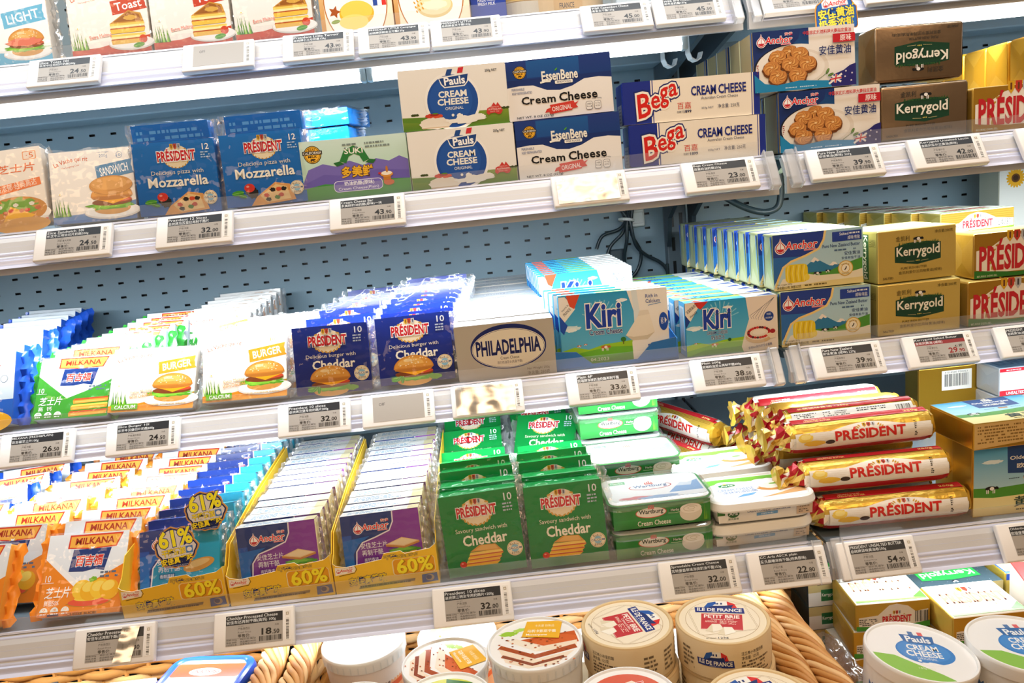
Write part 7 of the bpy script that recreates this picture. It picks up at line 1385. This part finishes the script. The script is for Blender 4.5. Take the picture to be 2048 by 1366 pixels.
# --- butter in the right basket
def art_psmall(a, W, H):
    a.sheet(1, 1, W-1, H-1, 'c9a238*5'); a.poly([(4, H*.1), (4, H*.5), (W*.3, H*.55), (W*.45, H*.88), (W*.55, H*.92), (W*.7, H*.82), (W*.8, H*.6), (W-3, H*.66), (W-3, H*.16), (W*.5, H*.06)], 'efeade'); a.poly([(1, 1), (W*.4, 1), (W*.3, H*.14), (1, H*.2)], '3f9a34'); a.poly([(W*.6, 1), (W-1, 1), (W-1, H*.24), (W*.75, H*.16)], '3f9a34')
    president(a, W*.55, H*.38, W*.38, out=None, fill=None, hs=.24, gold='c9962e'); a.fine(W*.05, H*.2, W*.3, H*.46, 4, '4a4a44', 3); a.bars(W*.79, H*.22, W*.97, H*.62, '1c1c1e', 5, 20)
def top_psmall(a, W, D): a.sheet(3, 3, W-3, D-3, 'f3f0e6'); president(a, W*.52, D*.52, W*.80, out=None, fill=None, hs=.28, col='e0a080', gold='d9c48a', rot=-3); a.poly([(3, 3), (W-3, 3), (W-3, D*.14), (W*.8, D*.08), (3, D*.1)], '8ac860'); a.poly([(W*.80, D*.1), (W-3, D*.05), (W-3, D*.28)], '5aa83a')
ps = brick(.0900, .0740, .0365, 'e0bc52*5', 'dcb850*5', 'efe9da', art_psmall, top_art=top_psmall, fold='d6b24a*5', r=.003)
g = 'gold butter bricks lying in the right basket'
p_ = make('butter_brick', ps, 'gold butter brick with a white top, lowest of the left pile in the right basket', 'butter', g, (.3960, -.1340, BZ), (0, 0, 5))
dup(p_, 'gold butter brick, second of the left pile in the right basket', (.3950, -.1330, BZ+.0372), (0, 0, -5)); dup(p_, 'gold butter brick with a white top and barcode, topmost of the left pile', (.3975, -.1350, BZ+.0744), (0, 0, -3))
for L in range(3): dup(p_, 'gold butter brick with a white top, %s of the right pile behind the blue-disc tubs' % ('lowest', 'middle', 'topmost')[L], (.4890, -.1830, BZ+.0366*L), (0, 0, 1-L))
def art_kg(a, W, H): a.sheet(0, 0, W, H, 'efe9da*2'); a.rect(0, H*.6, W, H, 'd9c88a*4'); a.rect(W*.15, H*.2, W*.32, H*.7, '1f6a3c'); a.text('Kerrygold', W*.16, H*.36, W*.31, H*.54, 'f4efe0', bold=.03); a.fine(W*.36, H*.3, W*.95, H*.85, 4, '6a6a54', 3)
def top_kg(a, W, D): a.sheet(1, 1, W-1, D-1, '4a5f68*3'); rn = random.Random(3); [a.ell(W*rn.random(), D*rn.random(), .35, .3, 'dfe8ec', 6) for i in range(40)]; a.poly([(W*.16, D*.28), (W*.5, D*.22), (W*.84, D*.28), (W*.84, D*.72), (W*.5, D*.8), (W*.16, D*.72)], '2fae4a'); a.text('Kerrygold', W*.2, D*.36, W*.8, D*.62, 'f4f6ea', bold=.04, rot=180); cows(a, W*.5, D*.16, 8)
kgl = carton(.1120, .0620, .0325, 'efe9da*2', '3f545c*3', '4a5f68*3', art_kg, m=FOIL, r=.001, top_art=top_kg)
g = 'dark green-badged butter boxes lying in the right basket'
p_ = make('butter_box', kgl, 'dark butter box with a bright green badge lying upside down, topmost behind the right pile', 'butter', g, (.4920, -.0980, BZ+.0666))
dup(p_, 'dark butter box with a green badge, middle one behind the right pile', (.4925, -.0980, BZ+.0333)); dup(p_, 'dark butter box with a green badge, lowest behind the right pile', (.4925, -.0980, BZ))
for L in range(3): dup(p_, 'dark butter box with a green badge, %s one at the left beneath the price tag' % ('lowest', 'middle', 'topmost')[L], (.3720, -.0560, BZ+.0333*L))
ab = brick(.1150, .0560, .0345, 'd9c060*5', 'd6b84a*5', '2a62c0', lambda a, W, H: (a.sheet(2, 2, W-2, H-2, 'dcc25a*4'), a.rect(2, H*.7, W-2, H-2, '2450b4')), top_art=lambda a, W, D: (a.grad(3, 3, W-3, D-3, 'f0dc7a', '2a5fc4'), anchor(a, W*.12, D*.62, W*.5)), fold='d9bc52*5', r=.003)
p_ = make('butter_brick', ab, 'blue and yellow butter brick at the right edge of the right basket, upper one', 'butter', 'blue and yellow butter bricks in the right basket', (.6080, -.0950, BZ+.0720)); dup(p_, 'blue and yellow butter brick at the right edge, middle one', (.6080, -.0950, BZ+.0360)); dup(p_, 'blue and yellow butter brick at the right edge, lowest one', (.6080, -.0950, BZ))
def redbox():
    b = MB(); b.box(0, .14, 0, .052, 0, .072, lambda f: hx('c8302c') if f.normal.z > .5 or f.calc_center_median().z > .05 else hx('f0e6d8'), r=.0012); a = Art(b); a.rect(1, 1, 139, 36, 'f0e9dc'); a.rect(1, 36, 139, 71, 'c8302c'); a.poly([(1, 36), (60, 36), (20, 24), (1, 28)], 'e3b052'); a.ell(20, 54, 7, 7, 'f3e9dc', 18); a.ell(20, 54, 5, 5, 'c8302c', 18); a.text('A', 17, 51, 23, 57, 'f3e9dc')
    c = MB(); c.lathe([(.019, .072), (.019, .074), (.0135, .0745), (.0135, .084), (.0115, .0855), (0, .0855)], 32, 'c81f22', cx=.052, cy=.026)
    for i in range(30): t = 2*PI*i/30; c.box(-.0006, .0006, -.0004, .0009, .075, .083, 'b01a1e', mat=Matrix.Translation((.052+.0136*math.cos(t), .026+.0136*math.sin(t), 0)) @ Matrix.Rotation(t-PI/2, 4, 'Z'))
    return [('carton', b, CARD), ('screw_cap', c, PLASTIC)]
p_ = make('cream_carton', redbox(), 'red and white carton with a red screw cap at the right edge', 'carton', None, (.5920, -.1560, BZ+.0560), (0, 0, -16))
o = make('cream_carton', [q for q in redbox() if q[0] == 'carton'], 'red and white carton lying under the capped one', 'carton', None, (.5940, -.1560, BZ-.0165+.0168), (0, 0, -16)); o.scale = (1, 1, .76)
# --- blue-disc tubs
def plid(a, r):
    a.ell(0, 0, r, r, 'f4f5f5', 60); a.poly([(r*.98*math.cos(R(t)), r*.98*math.sin(R(t))) for t in range(190, 300, 8)]+[(r*.2, -r*.72), (-r*.2, -r*.45), (-r*.55, -r*.2)], '8cc454'); a.ell(r*.10, r*.02, r*.56, r*.44, '3f86d0', 40); a.ell(r*.08, r*.05, r*.5, r*.36, '4a90d8', 36)
    a.poly([(-r*.25, r*.62), (r*.42, r*.62), (r*.38, r*.36), (r*.3, r*.30), (-r*.14, r*.30), (-r*.22, r*.38)], '3a6fae'); a.rect(-r*.05, r*.62, r*.05, r*.75, '5a80b4'); a.rect(r*.14, r*.62, r*.24, r*.75, 'e0686c'); a.text('Pauls', -r*.15, r*.36, r*.32, r*.57, 'f4f7fa', bold=.05)
    a.text('CREAM', -r*.22, r*.07, r*.38, r*.25, 'f4f7fa', bold=.05); a.text('CHEESE', -r*.28, -r*.16, r*.40, r*.03, 'f4f7fa', bold=.05); a.text('ORIGINAL', -r*.12, -r*.27, r*.26, -r*.19, 'e6eef6'); a.blob(r*.1, -r*.42, r*.2, r*.06, 'f4f5f5', 4, .3); a.ell(-r*.1, -r*.32, r*.035, r*.035, 'f4f5f5', 10); a.text('140g NET', -r*.2, -r*.62, r*.12, -r*.55, 'e9f3dc')
def pside(a, r, H): a.sheet(-r*1.3, 4, r*1.3, H*.8, '3f74b8', 20, 1); a.sheet(-r*.7, 8, -r*.3, H*.7, 'c8343c', 6, 1)
pt = tubround(.0520, .0770, plid, pside, 'f1f3f3', lidw=False, r2=.88)
g = 'white tubs with a blue disc on the lid'
p_ = make('cheese_tub', pt, 'white tub with a blue disc on its tilted lid, in front of the butter bricks', 'tub', g, (.3760, -.3000, BZ+.0805), (0, 7, -12))
dup(p_, 'white tub with a blue disc on its lid, cut by the lower right corner', (.4830, -.3060, BZ+.0780), (0, 3, -6)); dup(p_, 'white tub under the tilted blue-disc tub', (.3760, -.3000, BZ)); dup(p_, 'white tub under the blue-disc tub in the corner', (.4830, -.3060, BZ))
# --- left basket
def bluetub():
    b = MB(); rr_body(b, .104, .078, .020, [(.008, 0), (.006, .002), (.001, .056), (.003, .058)], '1f4fc0'); l = MB(); rr_body(l, .104, .078, .020, [(-.001, .050), (-.002, .055), (0, .0605), (.003, .062), (.006, .0615), (.0075, .0600)], '1f52cc', cap0=False)
    a = Art(l, lambda x, y, z: (x/1000, y/1000, .0600+z)); a.rrect(9, 9, 95, 69, 12, 'f4f4f2'); a.rrect(9, 36, 95, 62, 3, 'd8542f'); a.ell(50, 46, 20, 7.5, 'f6f0e6', 30); a.text('PRÉSIDENT', 33, 42.5, 67, 49.5, 'd8402c', bold=.04, rot=180); a.ell(80, 20, 7, 5, '24509c', 18, 0, 180); a.fine(16, 14, 30, 24, 3, '7a9ac4', 3); a.text('PRÉSIDENT', 42, 14, 62, 18, '6a90c8', rot=180)
    return [('tub', b, GLOSSTUB), ('lid', l, GLOSSTUB)]
p_ = make('cheese_tub', bluetub(), 'royal blue rounded tub with an orange label upside down in the left basket, upper one', 'tub', 'royal blue tubs in the left basket', (-.4380, -.1750, BZ+.0635), (0, 0, -9)); dup(p_, 'royal blue rounded tub in the left basket, lower one', (-.4380, -.1750, BZ), (0, 0, -9))
make('cheese_carton', carton(.100, .06, .112, 'f4f4f2', 'e6e6e4', 'f6f6f4', lambda a, W, H: a.fine(W*.1, H*.4, W*.9, H*.8, 4, '5a5a5c'), top_art=lambda a, W, D: (a.text('草本 轻乳酪', W*.35, D*.2, W*.9, D*.5, '4a4a50', bold=.02, ital=.2), a.fine(W*.2, D*.6, W*.7, D*.8, 1, '8a8a90'))), 'white carton with faint lettering in the left basket beside the blue tub', 'carton', None, (-.5480, -.1780, BZ), (0, 0, 0))
make('cheese_carton', carton(.085, .05, .112, '24262a', '1c1e22', '2a2d31', lambda a, W, H: None, top_art=lambda a, W, D: a.text('Cre', W*.3, D*.25, W*.8, D*.75, 'd9d2a8', bold=.02, ital=.3)), 'black carton with pale script in the left basket', 'carton', None, (-.6450, -.1700, BZ), (0, 0, 14))
# --- crumpled clear bag between the baskets
b = pillow(.020, .085, .085, .002, 9, 5, .006); bag = tag(pose(b.obj('plastic_bag', CLEARP, None, smooth=40), (.3430, -.2380, BZ+.004), (0, 0, 6)), 'crumpled clear plastic bag between the braided rim and the butter pile', 'bag')

# ================================================================== cables at the post
def cable(name, pts, r, col, label, n=40):
    P = [Vector(p) for p in pts]; out = []
    for i in range(n+1):
        t = i/n*(len(P)-1); k = min(int(t), len(P)-2); u = t-k; p0, p1, p2, p3 = P[max(k-1, 0)], P[k], P[k+1], P[min(k+2, len(P)-1)]
        out.append(.5*((2*p1)+(p2-p0)*u+(2*p0-5*p1+4*p2-p3)*u*u+(3*p1-p0-3*p2+p3)*u**3))
    b = MB(); b.tube(out, r, col, n=8); return tag(b.obj(name, PLASTIC, None, smooth=60), label, 'cable', 'cables at the back wall')
YC = .535
for i, (pts, lab) in enumerate((
    ([(.262, YC, 1.40), (.272, YC-.006, 1.372), (.268, YC, 1.345), (.240, YC, 1.318), (.232, YC, 1.280), (.250, YC, 1.252), (.285, YC, 1.262), (.300, YC, 1.300), (.282, YC-.008, 1.345), (.290, YC-.008, 1.40)], 'dark power cable looping widest below the white tie'),
    ([(.290, YC-.004, 1.40), (.276, YC-.012, 1.368), (.272, YC-.012, 1.330), (.266, YC, 1.290), (.276, YC, 1.250), (.310, YC, 1.232), (.345, YC, 1.245), (.349, YC, 1.275)], 'dark power cable hanging lowest towards the post'),
    ([(.275, YC, 1.40), (.280, YC-.014, 1.366), (.288, YC-.012, 1.320), (.310, YC, 1.296), (.335, YC, 1.280), (.348, YC, 1.262), (.349, YC, 1.235)], 'dark power cable running aslant to the post'),
    ([(.255, YC, 1.40), (.274, YC-.010, 1.374), (.262, YC, 1.352), (.228, YC, 1.342), (.214, YC, 1.318)], 'short dark power cable bending away from the tie'))):
    cable('power_cable', pts, .0034, '26343a', lab)
b = MB(); b.lathe([(.0135, -.003), (.0155, -.002), (.0155, .002), (.0135, .003), (.0135, -.003)], 20, 'eef0ee'); tag(pose(b.obj('cable_tie', PLASTIC), (.274, YC-.010, 1.368), (8, 10, 0)), 'white tie bundling the dark cables at the back wall', 'tie')
b = MB(); b.box(0, .030, -.018, 0, 0, .034, 'e6e8e4', r=.003); b.box(.004, .026, -.021, -.018, .006, .028, 'dfe2de', r=.001); tag(pose(b.obj('junction_box', PLASTIC), (.283, .5585, 1.352)), 'white plastic junction box beside the tied cables', 'box')
b = MB(); b.box(0, .032, -.016, 0, 0, .05, '39474e', r=.003); tag(pose(b.obj('power_adapter', PLASTIC), (.240, .5585, 1.262)), 'dark grey adapter on the back wall behind the cable loops', 'adapter')
cable('power_cable', [(.390, .40, 1.428), (.405, .36, 1.405), (.440, .33, 1.378), (.470, .32, 1.368), (.492, .32, 1.376), (.497, .32, 1.405), (.495, .32, 1.428)], .0055, '33424b', 'thick grey cable hanging in a loop above the mountain-picture butter')
cable('power_cable', [(.62, .30, 1.432), (.64, .30, 1.420), (.69, .31, 1.408), (.78, .32, 1.398), (.90, .33, 1.402), (1.05, .33, 1.415)], .0028, 'e9ebea', 'thin white cable sagging under the second tier at the right')
cable('power_cable', [(-.145, .50, 1.434), (-.11, .50, 1.428), (-.05, .50, 1.422), (.01, .50, 1.429), (.05, .50, 1.434)], .0028, '15191c', 'thin black cable sagging under the second tier above the silver cartons')
